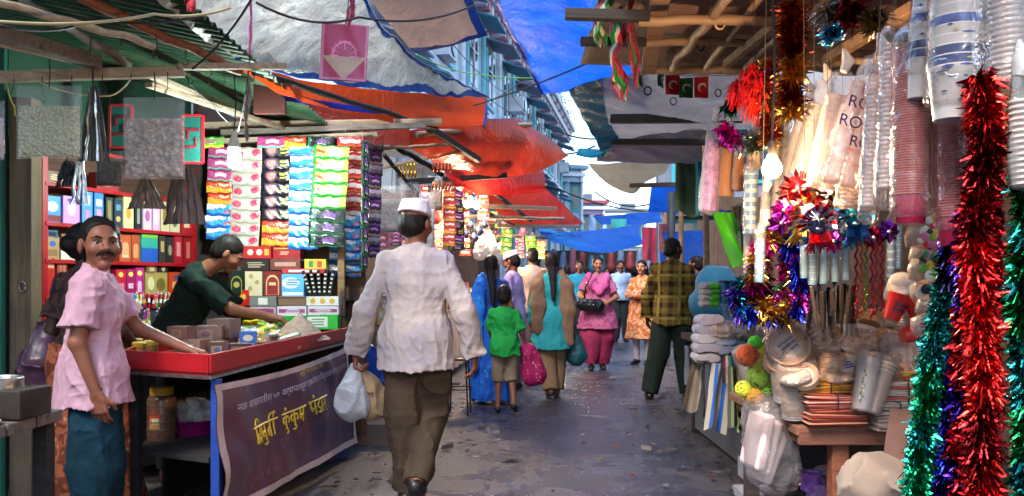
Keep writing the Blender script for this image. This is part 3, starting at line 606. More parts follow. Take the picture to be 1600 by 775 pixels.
for nm, lab, x0, x1, y0, y1, c, dc in BX:
    Y = 5.45 if y0 > 460 else (5.55 if y0 > 419 else 5.62); p = at((x0+x1)/2, y1, Y); carton(lab, p, ((x1-x0)*Y/F*.985, .09, (y1-y0)*Y/F), c, dc, rnd(-3, 3), name=nm)
st = thing('display_shelf', 'dark stepped display shelf behind the boxes at the counter end', 'shelf', (-1.6, 5.72, 0))
for z, y_ in ((1.12, 0.0), (1.325, .0), (1.405, 0)): MB().box((-.05, y_-.07, z), (1.1, .12, .012)).build('shelf_board', DARKW, st)
MB().box((-.05, .02, .80), (1.12, .03, 1.4)).build('back_panel', WOOD((.10, .05, .03)), st); MB().box((-.05, -.1, .83), (.98, .24, .03)).build('shelf_board', DARKW, st)
# fans of black and white striped packets and a wood post
for i in range(5):
    b = MB(); b.box((0, 0, .09), (.022, .012, .19)); [b.box((0, -.007, .03+.03*k), (.018, .003, .012), m=1) for k in range(5)]
    o = b.build('incense_tube', [M('#17171a', .3), M('#c9c4b5', .4)], None, bev=.002); o.location = at(486+7*i, 462, 5.42); o.rotation_euler = (0, R(-18+7*i), 0); tag(o, 'black and white striped incense tube leaning in a fan', 'incense tube', 'fan of striped tubes beside the pale blue box')
o = MB().box((0, 0, .3), (.05, .05, .62)).build('wood_post', WOOD((.30, .17, .08)), None, bev=.004); o.location = at(534, 470, 5.6)-V((0, 0, .1)); tag(o, 'short honey coloured wood post at the end of the box stack', 'post')
# hanging strips
strip('strip of pink over orange over blue packets beside the lit lamp', 345, 228, 374, 40, 5.75, ['rose']*3+['flame']*2+['sky']*3, 2)
strip('strip of eight grey packets printed with pink hearts', 387, 230, 388, 46, 5.65, ['hearts']*8, 3)
strip('strip of dark plum packets ending in two flame coloured ones', 432, 226, 384, 46, 5.7, ['plum']*6+['flame']*2, 0)
strip('long strip of nine blue and white packets between plum and lime strips', 477, 226, 390, 46, 5.6, ['sky']*9, 1)
strip('front strip of five yellow green packets over three black ones', 519, 228, 386, 56, 5.45, ['lime']*5+['night']*3, 3.5)
strip('strip of red and white packets partly behind the yellow green strip', 551, 214, 345, 40, 5.72, ['red']*6, 0)
strip('lowest strip of five blue and white packets ending beside the wood post', 540, 338, 433, 50, 5.66, ['sky']*5, 0)
strip('narrow strip of dark green packets at the stall front edge', 571, 220, 420, 14, 5.5, ['night']*9, 0, 40)
strip('tall strip of violet and silver packets turned edge on past the post', 588, 218, 405, 24, 6.6, ['silver', 'violet']*5, 1, 35)
for i, (px, w, s) in enumerate([(330, 40, 'green'), (425, 46, 'rose'), (460, 36, 'flame'), (500, 44, 'night'), (548, 42, 'red')]):
    o = bpy.data.objects.new('packet', packet_mesh(s, w*5.6/F, .085)); COL.objects.link(o); o.location = at(px, 222, 5.6); o.rotation_euler = (R(-12), 0, 0)
    tag(o, ['single green packet clipped along the beam at its start', 'single rose coloured packet clipped on the beam', 'single flame coloured packet clipped on the beam', 'single dark packet clipped on the beam over the lime strip', 'single red packet clipped at the end of the beam'][i], 'packet')
# the red shelf cabinet, standing along the wall
A_, B_ = V((-2.81, 4.6, 0)), V((-2.41, 5.8, 0)); SD = (B_-A_).normalized(); SRZ = math.degrees(math.atan2(SD.y, SD.x)); SN = V((SD.y, -SD.x, 0))
def shp(px):
    k = (px-800)/F; t = (k*4.6+2.81)/(.4-1.2*k); return A_.lerp(B_, t)
cab = thing('red_shelf_unit', 'red painted wooden shelf unit packed with incense boxes', 'shelf unit', A_, R(SRZ)); LW = (B_-A_).length
for x in (0, LW): MB().box((x, .06, 1.05), (.04, .16, 2.1)).build('upright', RED, cab, bev=.003)
for z in (.92, 1.16, 1.385, 1.61, 1.85, 2.09): MB().box((LW/2, .06, z-.012), (LW, .17, .024)).build('shelf_board', RED, cab, bev=.002)
MB().box((LW/2, .15, 1.05), (LW, .015, 2.1)).build('back_panel', WOOD((.10, .045, .03)), cab)
def sh(label, x0, x1, zb, hpx, col, deco=(), name='incense_box', push=.03):
    p0, p1 = shp(x0), shp(x1); c = (p0+p1)/2; w = (p1-p0).length; carton(label, (c.x-SN.x*push, c.y-SN.y*push, zb), (w*.96, .07, hpx*c.y/F), col, deco, SRZ+rnd(-2, 2), name=name)
S_ = [
 (68, 94, 1.61, 41, '#2f8fcf', [('o', .5, .6, .7, .4, '#cfe3ee'), ('r', .5, .15, 1, .25, '#7a1d2a')], 'sky blue box with a white cloud first on the upper shelf'),
 (97, 124, 1.61, 43, '#c98cc6', [('o', .5, .55, .5, .5, '#e3cfe0'), ('o', .5, .85, .5, .14, '#2f3f9b')], 'lilac pink box with a pale oval on the upper shelf'),
 (127, 144, 1.61, 52, '#4a8fd0', [('r', .5, .75, .5, .3, '#cfdcea'), ('r', .5, .3, .4, .3, '#c97ab0')], 'first tall blue box of the pair on the upper shelf'),
 (146, 161, 1.61, 52, '#3f7fc4', [('r', .5, .7, .6, .2, '#d6e0ea'), ('r', .5, .35, .5, .3, '#d08ab8')], 'second tall blue box beside its twin on the upper shelf'),
 (164, 176, 1.61, 46, '#2e3a3c', [('r', .5, .5, .5, .8, '#8a7a4a')], 'dark patterned box with a gold stripe on the upper shelf'),
 (178, 190, 1.61, 45, '#28384a', [('o', .5, .3, .6, .2, '#c9a05a'), ('r', .5, .7, .6, .2, '#5f8aa8')], 'dark blue patterned box on the upper shelf'),
 (192, 208, 1.61, 49, '#d8cf8f', [('o', .5, .5, .5, .4, '#c98a2a')], 'cream box with an orange fruit on the upper shelf'),
 (210, 221, 1.61, 44, '#1d2225', [('r', .5, .5, .4, .6, '#8d8f86')], 'narrow black box next to the cream fruit box'),
 (223, 236, 1.61, 44, '#d3b9d0', [('o', .5, .5, .6, .4, '#b0569a')], 'pale lilac box with purple flower on the upper shelf'),
 (238, 249, 1.61, 41, '#cfa3c4', [('r', .5, .5, .5, .5, '#e6d8e2')], 'pink white box near the end of the upper shelf'),
 (251, 263, 1.61, 47, '#c9b98f', [('r', .5, .5, .5, .6, '#8a6b3a')], 'straw coloured box near the end of the upper shelf'),
 (265, 280, 1.61, 40, '#cbbf9b', [('o', .5, .4, .5, .4, '#7a6a4a')], 'beige box last but one on the upper shelf'),
 (282, 300, 1.61, 34, '#a81f28', [('r', .5, .5, .5, .5, '#d9b48f')], 'dark red box ending the upper shelf'),
 (70, 92, 1.385, 35, '#b08a62', [('o', .5, .7, .5, .25, '#2f5fa8'), ('r', .5, .3, .7, .3, '#8d6a48')], 'kraft brown box with blue oval on the lower shelf'),
 (94, 118, 1.385, 30, '#cfcdbf', [('o', .5, .6, .5, .35, '#2f5fa8')], 'white box with a blue oval on the lower shelf'),
 (186, 204, 1.385, 42, '#b5532f', [('a', .5, .55, .6, .4, '#d9936a'), ('r', .5, .2, .6, .1, '#e0b48f')], 'first rust orange box with an arch on the lower shelf'),
 (205, 218, 1.385, 42, '#a94a2c', [('a', .5, .55, .6, .4, '#d08a60')], 'second rust orange box with an arch on the lower shelf'),
 (220, 246, 1.385, 44, '#2f9a8a', [('r', .5, .25, 1, .5, '#2254b0'), ('r', .5, .92, 1, .12, '#6fae3a')], 'box shading from green to blue on the lower shelf'),
 (248, 258, 1.385, 42, '#3a3430', [('r', .5, .6, .5, .4, '#b79a5a')], 'first brown patterned box beyond the green blue box'),
 (259, 270, 1.385, 40, '#2b2a2a', [('o', .5, .5, .6, .4, '#9a8a6a')], 'second brown patterned box beyond the green blue box'),
 (272, 284, 1.385, 44, '#b11f2a', [('r', .5, .5, .5, .5, '#d98a8a')], 'bright red box on the lower shelf near its end'),
 (286, 300, 1.385, 42, '#8d1820', [('r', .5, .5, .4, .6, '#c96a5a')], 'dark red box ending the lower shelf'),
 (68, 85, 1.16, 60, '#b8231f', [('r', .5, .8, .8, .12, '#d9a58a')], 'tall red candle box first on the third shelf'),
 (88, 104, 1.16, 52, '#9a4a35', [('r', .35, .5, .2, .9, '#c2705a'), ('r', .7, .5, .2, .9, '#c2705a')], 'brown candle packet standing next to the tall red box'),
 (180, 196, 1.16, 40, '#c01f3f', [('o', .5, .8, .5, .2, '#e3c95a'), ('r', .5, .35, .6, .2, '#e58aa5')], 'crimson packet with yellow top on the third shelf'),
 (197, 210, 1.16, 40, '#a51d5a', [('o', .5, .8, .6, .2, '#e3c95a'), ('r', .5, .35, .6, .2, '#e9b3d0')], 'magenta packet with yellow top on the third shelf'),
 (211, 224, 1.16, 42, '#b8287a', [('o', .5, .8, .6, .2, '#ead36a'), ('a', .5, .4, .5, .3, '#e9b3d0')], 'pink packet with a yellow flower on the third shelf'),
 (226, 261, 1.16, 34, '#b59a58', [('o', .25, .5, .3, .6, '#e0d2a0'), ('o', .7, .45, .4, .6, '#7a6530')], 'gold box with swirling gold pattern on the third shelf'),
 (263, 290, 1.16, 34, '#c9421f', [('o', .5, .75, .4, .22, '#2f4f9b'), ('r', .5, .4, .6, .3, '#e3a05a')], 'orange red box with a blue oval on the third shelf'),
 (228, 245, 1.305, 20, '#8a6040', [('r', .5, .5, .5, .6, '#d3b98f')], 'small tan carton lying on the gold box'),
 (247, 262, 1.305, 18, '#28262a', [('o', .5, .5, .4, .6, '#b9a070')], 'small black carton lying on the gold box'),
 (70, 110, 1.85, 18, '#7a5a40', [('l', .5, .5, .7, .5, '#d9c9a8')], 'flat brown lettered carton on the topmost shelf'),
 (150, 185, 1.85, 26, '#8f2a2a', [('o', .5, .5, .5, .6, '#d08a7a')], 'red carton with an oval on the topmost shelf'),
 (72, 90, 1.515, 12, '#3a6a8a', [('r', .5, .5, .7, .5, '#1e2a35')], 'thin blue carton lying on the kraft brown box'),
 (95, 130, 1.50, 11, '#a07a58', [], 'thin tan carton lying on the white oval box'),
]
for x0, x1, zb, hp, c, dc, lab in S_: sh(lab, x0, x1, zb, hp, c, dc)
# rows of cellophane tubes and long packets standing below the cabinet
random.seed(5); TC = ['#b5222b', '#7a3a2a', '#2f5fae', '#2fa05a', '#c9b23a', '#7a2f8a', '#d9d4cc', '#c23f7a', '#8d6a48', '#3fae2f', '#3a3f6a', '#c96a2a']
for row_, (y0, y1, x0, x1, Y, n) in enumerate([(456, 482, 182, 288, 5.0, 24), (482, 522, 186, 300, 4.75, 26)]):
    for i in range(n):
        px = lerp(x0, x1, (i+.5)/n)+rnd(-1, 1); Yy = Y+.003*(px-x0); h = (y1-y0)*Yy/F*rnd(.85, 1.05); w_ = (x1-x0)/n*Yy/F*.46; c = random.choice(TC); b = MB()
        b.lathe([(w_*.6, 0), (w_, .01), (w_, h*.94), (w_*.3, h)], 8, m=[0, 0, 1]); b.lathe([(w_*1.02, h*.35), (w_*1.02, h*.6)], 8, m=2, cap=False)
        o = b.build('incense_packet', [M(c, .25, 0, .3, 30), CLEAR(opac=.5), M(random.choice(['#e0d9c9', '#c9a53a', '#d3d6df']), .3)], None, 50); o.location = at(px, y1, Yy); o.rotation_euler = (R(rnd(-10, 0)), R(rnd(-13, 13)), 0)
        tag(o, ['slim cellophane incense packet standing in the rear row', 'long incense packet leaning in the front row by the vendor'][row_], 'incense packet', ['rear row of slim packets under the red shelves', 'front row of long packets under the red shelves'][row_])
stp = thing('packet_step', 'dark stepped ledge holding rows of incense packets', 'ledge', (-2.3, 4.95, 0))
MB().beam((-.22, -.02, .5), (.2, .35, .5), .3, .84).build('low_step', DARKW, stp); MB().beam((-.38, .1, .5), (.1, .7, .5), .34, 1.1).build('high_step', DARKW, stp)
# walls of the stall
def slab(name, label, cat, a, b, z0, z1, th, mat):
    a, b = V((*a, 0)), V((*b, 0)); o = MB().beam(V((0, 0, (z1-z0)/2)), b-a+V((0, 0, (z1-z0)/2)), th, z1-z0).build(name, mat); o.location = (a.x, a.y, z0); return tag(o, label, cat)
slab('side_partition', 'dark green sheet partition behind the red shelf unit', 'partition', (-3.04, 4.62), (-2.56, 6.1), 0, 2.7, .03, M('#1b4030', .7, 0, .4, 3))
slab('stall_partition', 'dark plank partition behind the hanging packet strips', 'partition', (-2.6, 6.05), (-1.22, 6.05), 0, 2.45, .03, WOOD((.06, .045, .04), .85, .5, 2))
gd = thing('green_door', 'tall green painted sheet metal door at the picture edge', 'door', (-3.14, 4.36, 0)); MB().box((-.36, 0, 1.03), (1.24, .04, 2.06)).build('door_leaf', M('#0c5a44', .45, 0, .35, 3, .2, 8), gd, bev=.004); MB().box((-.36, .01, 2.35), (1.24, .03, .58)).build('top_panel', M('#0f4a38', .5, 0, .4, 3), gd); MB().box((.27, -.015, 1.15), (.02, .02, 2.3)).build('edge_strip', M('#08392c', .5), gd)
bp = thing('brown_post', 'wide brown board post with a ring pull beside the green door', 'post', (-2.8, 4.42, 0)); MB().box((0, 0, 1.15), (.13, .1, 2.3)).build('post_body', WOOD((.13, .09, .055), .7, .5, 2), bp, bev=.004); MB().tube([(.02+.018*cos(a), -.06, 1.22+.03*sin(a)) for a in [i*pi/6 for i in range(13)]], .004, 6).build('ring_pull', FOIL((.3, .28, .25), .4), bp, 180)
# corrugated roof
def corr(u, v):
    x = lerp(-3.3, -1.42, u); y = lerp(2.5, 6.2, v); z = lerp(2.86, 2.47, u)-.02*(v-.5); return (x, y, z+.016*sin(y*2*pi/.085))
t = NT('green corrugated sheet'); co = t.coords(rand=False); f = t.noise(co, 3, 5); col = t.ramp(f, [(.3, '#183022'), (.5, '#274c35'), (.7, '#5a5c46')]); CORM = t.done(t.pbr(col, .5, .1, .4))
o = MB().grid(corr, 6, 350).build('corrugated_awning', CORM, None, 180); tag(o, 'green corrugated sheet awning over the incense stall', 'awning')
# poles and beams under the awning
pole('wood_beam', 'pale square beam the seed packets hang from', (-60, 122, 3.5), (288, 112, 3.75), .045, TAN, .05, 'beam')
pole('wood_beam', 'pale beam lapped onto the far end of the packet beam', (276, 104, 3.72), (445, 104, 4.1), .05, TAN, .03, 'beam')
pole('wood_beam', 'heavy grey beam slanting up under the corrugated awning', (-80, 28, 2.9), (152, 98, 3.6), .06, GREYW, .06, 'beam')
pole('wood_beam', 'thin grey beam just below the heavy slanting one', (-60, 52, 3.0), (130, 98, 3.55), .03, TAN, .03, 'beam')
pole('round_pole', 'smooth grey round pole crossing the corrugated awning', (38, 4, 2.9), (200, 98, 3.7), .04, GREYW, cat='pole', rnd_=True)
pole('round_pole', 'rust red round pole along the awning front edge', (60, -36, 3.1), (374, 112, 3.98), .045, RUST, cat='pole', rnd_=True)
pole('bamboo_pole', 'thin pale bamboo pole at the top corner', (-20, -2, 2.6), (240, 70, 3.3), .03, WOOD((.4, .32, .22)), cat='pole', rnd_=True)
pole('wood_beam', 'first of two long tan rafters running back under the awning', (236, 118, 4.2), (392, 186, 5.6), .05, TAN, .03, 'rafter')
pole('wood_beam', 'second of two long tan rafters lower down under the awning', (232, 132, 4.3), (440, 200, 5.7), .05, TAN, .03, 'rafter')
pole('wood_beam', 'upper level tan crossbeam above the hanging strips', (318, 196, 5.75), (690, 190, 6.1), .05, TAN, .045, 'beam')
pole('wood_beam', 'middle tan crossbeam above the hanging strips', (345, 207, 5.65), (665, 196, 5.9), .04, GREYW, .04, 'beam')
pole('wood_beam', 'lowest crossbeam that the packet strips hang from', (315, 222, 5.6), (590, 210, 5.7), .035, TAN, .035, 'beam')
pole('round_pole', 'black pole slanting down across the orange tarpaulin', (396, 112, 4.5), (682, 200, 6.6), .04, DARKW, cat='pole', rnd_=True)
o = carton('dark maroon board panel fixed under the awning edge', at(422, 178, 4.9), (.20, .04, .20), '#4a1c18', rough=.7, name='board_panel', cat='panel')
random.seed(15)
for i, (px, py, Y) in enumerate([(22, 128, 3.5), (66, 126, 3.52), (112, 124, 3.55), (160, 122, 3.6), (205, 121, 3.65), (262, 119, 3.7), (300, 112, 3.8), (350, 112, 3.9), (398, 110, 4.0), (142, 60, 3.2), (195, 45, 3.3), (245, 62, 3.5), (290, 84, 3.7), (330, 100, 3.85)]):
    r_ = rnd(.012, .022); L_ = rnd(.02, .07); b = MB().tube([(0, 0, .02), (0, 0, -L_)]+[(r_*sin(a), .004*a, -L_-r_+r_*cos(a)) for a in [k*.6 for k in range(1, 9)]], .0022, 5); o = b.build('wire_hook', BLK, None, 180); o.location = at(px, py, Y); o.rotation_euler = (0, 0, rnd(0, 3)); tag(o, 'bent black wire hook hanging from the awning beams', 'hook', 'wire hooks along the awning beams')
for i, (a_, b_, c_) in enumerate([((392, 60, 3.9), (386, 130, 4.1), (372, 205, 4.6)), ((205, 122, 3.65), (168, 150, 3.6), (60, 128, 3.5)), ((290, 118, 3.8), (330, 160, 4.2), (366, 196, 4.7)), ((10, 130, 3.5), (22, 165, 3.6), (24, 180, 3.7))]): wire(['twisted flex hanging beside the rag to the spiral lamp', 'pale jute cord looped between two pouches', 'thin flex drooping from beam to spiral lamp', 'yellowish cord end dangling at the green wall'][i], [a_, b_, c_], .004, [BLK, M('#b0a07a', .8), BLK, M('#8a8a3a', .7)][i], .02)
# teal signs with red frames
for i, (px, py, w, h) in enumerate([(190, 198, 34, 66), (302, 218, 32, 74)]):
    Y = 4.9; s_ = thing('framed_sign', ['teal sign with red frame behind the seed packets', 'teal sign with red frame beside the brown clump packet'][i], 'sign', at(px, py, Y)); W_, H_ = w*Y/F, h*Y/F
    MB().box((0, 0, 0), (W_, .015, H_)).build('sign_board', M('#174f48', .5), s_)
    b = MB(); [b.box((x, -.008, 0), (.014, .012, H_)) for x in (-W_/2, W_/2)]; [b.box((0, -.0085, z), (W_-.014, .012, .014)) for z in (-H_/2, H_/2)]; b.build('sign_frame', RED, s_)
    b = MB(); [b.box((rnd(-.02, .02), -.011, z), (W_*rnd(.4, .7), .004, .018)) for z in (-.05, .06)]; [b.box((x, -.012, z), (.012, .004, .06)) for x, z in ((-.03, .03), (.02, -.02))]; b.build('sign_lettering', M('#6a1420', .5), s_)
# hanging bags over the counter
def flatbag(label, px, py0, py1, wpx, Y, fill, fcol, grain, th=.03, yaw=0, fillto=.72, cat='packet', name='hanging_packet', opac=.16, hang=.12):
    top = at(px, py0, Y); w = wpx*Y/F; h = (py1-py0)*Y/F; r = thing(name, label, cat, top, R(yaw)); sd = px
    def G(wd_, ht, t0, t1, grain_=0.):
        def f(sg):
            def g(u, v):
                z = -ht[0]+(ht[0]-ht[1])*v; e = min(1, min(u, 1-u)*7)**.5*min(1, min(v, 1-v)*7)**.5; p = V((u*9+sd, v*9, sg)); return ((u-.5)*wd_+.004*mn.noise(p), sg*(t0+(t1-t0)*(1-v))*e*(1+.25*mn.noise(p))+(grain_*mn.noise(p*5+V((0, 0, sd)))*e if grain_ else 0), z+.003*mn.noise(p*.7))
            return g
        return f
    f = G(w*.94, (h*.97, h*(1-fillto)), th*.3, th*.5, grain); b = MB(); b.grid(f(-1), 60, 60); b.grid(lambda u, v: f(1)(1-u, v), 20, 20); b.build('packet_filling', fill, r, 180)
    f = G(w, (h, 0), th*.35, th*.62); b = MB(); b.grid(f(-1), 24, 24); b.grid(lambda u, v: f(1)(1-u, v), 12, 12); b.build('clear_pouch', CLEAR((.97, .97, .96), opac*.5, .15, .22), r, 180)
    b = MB(); b.tube([(0, 0, -.01), (.006, -.004, hang*.5), (0, 0, hang)], .0028, 5); b.build('hook', BLK, r, 180); return r
def GRAIN(c1, c2, sc_):
    t = NT('loose grains'); co = t.coords(rand=False); v = t.n('ShaderNodeTexVoronoi'); v.inputs['Scale'].default_value = sc_; t.l(co, v.inputs['Vector']); f = t.noise(co, sc_*.3, 4)
    c = t.mix(v.outputs['Distance'], c1, c2); c = t.mix(t.ramp(f, [(.4, 0), (.7, .5)]), c, c2); return t.done(t.pbr(c, .7, 0, .3, t.bump(v.outputs['Distance'], 1., .02)))
flatbag('clear pouch of pale seeds hanging from the square beam', 77, 134, 248, 102, 3.45, GRAIN('#f4efd2', '#c9c196', 70), 0, .008)
flatbag('clear pouch of brown bark clumps hanging from the beam', 241, 152, 280, 96, 3.6, GRAIN('#ead8ca', '#a5887a', 40), 0, .016, fillto=.74)
flatbag('narrow white pouch cut by the picture edge', -6, 158, 250, 26, 3.4, M('#b9a9b5'), 0, .003)
flatbag('dull brown grey pouch behind the bark clump pouch', 171, 236, 292, 42, 4.2, M('#4a4038', .8), 0, .003, hang=.3)
def fanbag(label, px, py0, py1, w0, w1, Y, n, col, sh_=.5, rough=.35, cat='packet bunch'):
    top = at(px, py0, Y); h = (py1-py0)*Y/F; r = thing('packet_bunch', label, cat, top)
    for i in range(n):
        q = (i/(n-1)-.5) if n > 1 else 0; b = MB(); ww = w1*Y/F/n*1.25; x1 = q*w1*Y/F; x0 = q*w0*Y/F
        def P(u, v, sg=1): e = min(1, min(v, 1-v)*6+.25); return (lerp(x0, x1, u)+(v-.5)*ww*lerp(.6, 1, u)+.006*mn.noise(V((u*4, i, px))), sg*.006*e-.05*abs(q)*u+.02*mn.noise(V((i*3.1, u*3, 1))), -h*u*(1+.05*mn.noise(V((i, px, 0)))))
        b.grid(lambda u, v: P(u, v, -1), 12, 6); b.grid(lambda u, v: P(u, 1-v, 1), 12, 6); o = b.build('packet', col[i % len(col)], r, 60); o.rotation_euler = (0, 0, R((q*60)))
    MB().tube([(0, 0, -.02), (0, 0, .1)], .004, 6).build('tie', BLK, r); return r
DK = [M('#4b4540', .3, 0, .3, 30), M('#26211f', .4), FOIL((.5, .48, .45), .3)]
fanbag('bunch of narrow grey packets tied at the top beside the seed pouch', 145, 138, 252, 12, 40, 3.5, 8, DK)
fanbag('silvery crinkled strip of pouches hanging below the grey bunch', 124, 252, 320, 8, 18, 3.6, 3, [FOIL((.7, .68, .7), .28)])
fanbag('fan of small brown packets under the bark clump pouch', 226, 280, 326, 14, 56, 3.7, 10, [M('#6a5546', .4, 0, .3, 30), M('#54443a', .45)])
fanbag('bunch of dark brown pouches hanging with a pale edge', 284, 262, 350, 30, 58, 3.75, 6, [M('#4a3830', .4, 0, .25, 30), M('#5c473c', .4)])
fanbag('black crinkled pouches in front of the red shelf', 105, 252, 292, 14, 34, 3.9, 6, [M('#1d1b1c', .3)])
# spiral lamp
def bulb(label, px, py, Y, col, e, r=.03, cord=.25, spiral=False, name='light_bulb'):
    p = at(px, py, Y); o = thing(name, label, 'lamp', p)
    if spiral:
        b = MB(); pts = [(.026*cos(a), .026*sin(a), -.055+.11*a/(2*pi*4.5)) for a in [i*2*pi*4.5/70 for i in range(71)]]; b.tube(pts, .0125, 8); b.build('glass_tube', GLOW(col, e), o, 180)
        MB().lathe([(.035, .06), (.037, .085), (.02, .12), (.018, .16)], 16).build('lamp_base', M('#c9c9c0', .4), o, 50); top = .16
    else:
        MB().lathe([(.0005, -r), (r*.5, -r*.87), (r*.87, -r*.5), (r, 0), (r*.87, r*.5), (r*.5, r*1.1), (r*.36, r*1.5)], 18).build('glass_bulb', GLOW(col, e), o, 180)
        MB().lathe([(r*.4, r*1.45), (r*.45, r*2.3), (r*.3, r*2.9)], 12).build('bulb_socket', M('#3a2f28', .4), o, 50); top = r*2.9
    MB().tube([(0, 0, top), (.01, 0, top+cord*.5), (0, 0, top+cord)], .004, 6).build('lamp_cord', BLK, o); return o
bulb('lit white spiral lamp hanging above the pink packets', 366, 247, 4.7, (.80, 1., .93), CFL_E, cord=.35, spiral=True)
# magenta printed packet hung under the silver tarpaulin
pm = thing('printed_pouch', 'maroon and pink printed square pouch hanging under the silver tarpaulin', 'pouch', at(540, 38, 4.3)); w_, h_ = 72*4.3/F, 88*4.3/F
fan_ = lambda u, v: 3 if (u < .05 or u > .95 or v < .04 or v > .96) else ((1 if abs(u-.5) > .5*(1-max(0, (.42-v)/.42)) or v > .42 else 2) if v < .42 else (4 if (abs(math.hypot(u-.5, v-.42)-.25) < .02 or (abs(sin(math.atan2(v-.42, u-.5)*8)) < .18 and .12 < math.hypot(u-.5, v-.42) < .3)) else 1))
b = MB(); b.grid(lambda u, v: ((u-.5)*w_, -.008+.004*sin(u*9+v*5), -h_*(1-v)), 44, 50, fan_); b.grid(lambda u, v: ((.5-u)*w_, .008, -h_*(1-v)), 6, 6, 1)
b.build('pouch_panel', [M('#8a1f4a', .3), M('#96224f', .3), M('#a58a78', .4), M('#b06a86', .3), M('#c76a95', .3)], pm, 60); pm.rotation_euler = (0, R(3), R(4))
b = MB(); b.tube([(0, 0, 0), (.01, 0, .12), (0, 0, .3)], .003, 5); b.build('string', BLK, pm)
for i in range(7): pass
# bench with tins in the near corner
bt = thing('rough_bench', 'rough grey plank bench in the near corner', 'bench', at(40, 690, 2.6)); bt.location.z = 0; bt.location.x -= .21
zt = .76
for i, (y0, w_) in enumerate([(-.16, .15), (0.0, .15), (.16, .15)]): MB().box((-.14, y0, zt), (.68, w_, .04)).build('plank', GREYW, bt, bev=.004)
for x in (-.4, .15):
    for y in (-.2, .2): MB().box((x, y, zt/2-.01), (.05, .05, zt-.02)).build('leg', DARKW, bt)
MB().box((-.14, -.235, zt-.05), (.66, .02, .07)).build('apron_board', GREYW, bt, bev=.003); BZ = zt+.02
gx = bt.location+V((.30, 0, 0))
o = MB().box((0, 0, .055), (.24, .15, .10)).build('metal_box', M('#3d3631', .5, .3, .35, 8), None, bev=.006); o.location = (gx.x-.20, gx.y+.06, BZ); o.rotation_euler = (0, 0, R(-8)); tag(o, 'dull grey metal cash box on the rough bench', 'box')
o = MB().lathe([(.075, 0), (.08, .004), (.08, .036), (.074, .04), (.07, .036), (.07, .01)], 28).build('round_tin', FOIL((.42, .40, .38), .4), None, 50); o.location = (gx.x-.22, gx.y+.05, BZ+.10); tag(o, 'shallow round tin standing on the grey metal box', 'tin')
for i in range(5):
    o = MB().box((0, 0, .006), (.03, .016, .012)).build('matchbox', M(['#b54a3a', '#c9b98a', '#3a5a8a', '#8a3a5a', '#c9c4b5'][i], .5), None, bev=.002); o.location = (gx.x-.25+.022*i, gx.y+.05+.012*(i % 2), BZ+.113); o.rotation_euler = (R(10), R(15*(-1)**i), R(40*i)); tag(o, ['red', 'straw', 'blue', 'wine', 'grey'][i]+' matchbox lying in the shallow round tin', 'matchbox')
dh = thing('wooden_plate', 'round straw coloured wooden plate at the bench edge', 'plate', (gx.x-.2, gx.y-.12, BZ)); MB().lathe([(.075, 0), (.09, .008), (.09, .014), (.07, .010)], 28).build('plate_disc', WOOD((.5, .33, .18), .6), dh, 50)
o = MB().box((0, 0, .011), (.11, .03, .02)).build('charcoal_stick', M('#151312', .9), None, bev=.004); o.location = (gx.x-.2, gx.y-.13, BZ+.012); o.rotation_euler = (0, 0, R(8)); tag(o, 'black charcoal stick lying on the wooden plate', 'charcoal')
o = MB().box((0, 0, .2), (.5, .3, .4)).build('wooden_crate', M('#5f4640', .8, 0, .3, 6), None, bev=.006); o.location = (-1.72, 2.62, 0); o.location.z = .06; tag(o, 'dusty pink brown crate under the rough bench', 'crate')
blob('cloth_bundle', 'dark mauve bundle in a plastic bag hanging by the green door', 'bundle', [('e', at(66, 575, 3.9), (.10, .09, .11)), ('c', at(66, 560, 3.9), at(95, 470, 4.0), .07, .03)], M('#4a3040', .3, 0, .5, 8), fold=(.022, (11, 11, 8)))
# ------------------------------------------------------------------ tarpaulins over the street
BLUE = TARP('#1464d8', .6, .5, .3, 0., None, .035); HEMB = TARP('#1a55b8', .4, .4, .2); SILV = TARP('#d3d6d0', .38, .22, .4, .25, None, .09); ORNG = TARP('#e0501c', .6, .4, .25); REDT = TARP('#c4381e', .6, .35, .3); REDD = TARP('#cc241a', .6, .4, .25); GREYT = TARP('#8a8486', .35, .5, .3); BRN = TARP('#9a7e70', .4, .45, .35); TEALT = TARP('#1f7a9a', .5, .35, .3); CANV = TARP('#8f8a7c', .35, .8, .25)
tarp('silver_tarpaulin', 'big creased silver tarpaulin with blue border slung over the incense stall', [
 [(215, -90, 3.0), (350, -90, 3.3), (470, -70, 3.7), (545, -70, 4.1)], [(245, 0, 3.3), (380, 8, 3.8), (490, 8, 4.4), (570, 0, 4.9)],
 [(325, 62, 3.9), (440, 72, 4.6), (560, 80, 5.3), (650, 92, 5.9)], [(372, 95, 4.2), (500, 130, 5.0), (640, 146, 6.0), (764, 154, 7.0)]], SILV, 'br', HEMB, 130, 100, .05, .085, 1, hw=.12, ws=3.0)
tarp('brown_tarpaulin', 'small brown grey tarpaulin with blue border under the open sky gap', [
 [(560, -60, 5.2), (650, -70, 5.4), (720, -60, 5.6)], [(590, 15, 5.6), (670, 15, 5.7), (738, 0, 5.9)], [(648, 84, 6.4), (700, 72, 6.3), (763, 56, 6.3)]], BRN, 'br', HEMB, 40, 30, .04, .04, 2, hw=.10)
tarp('orange_tarpaulin', 'bright orange tarpaulin strip hanging below the silver tarpaulin', [
 [(372, 106, 4.4), (500, 130, 5.2), (640, 146, 6.2), (760, 150, 7.1)], [(395, 122, 4.5), (510, 152, 5.3), (640, 172, 6.2), (762, 172, 7.0)], [(432, 146, 4.7), (540, 178, 5.5), (660, 197, 6.3), (758, 197, 6.9)]], ORNG, 'r', HEMB, 60, 20, 0, .04, 3, hw=.06)
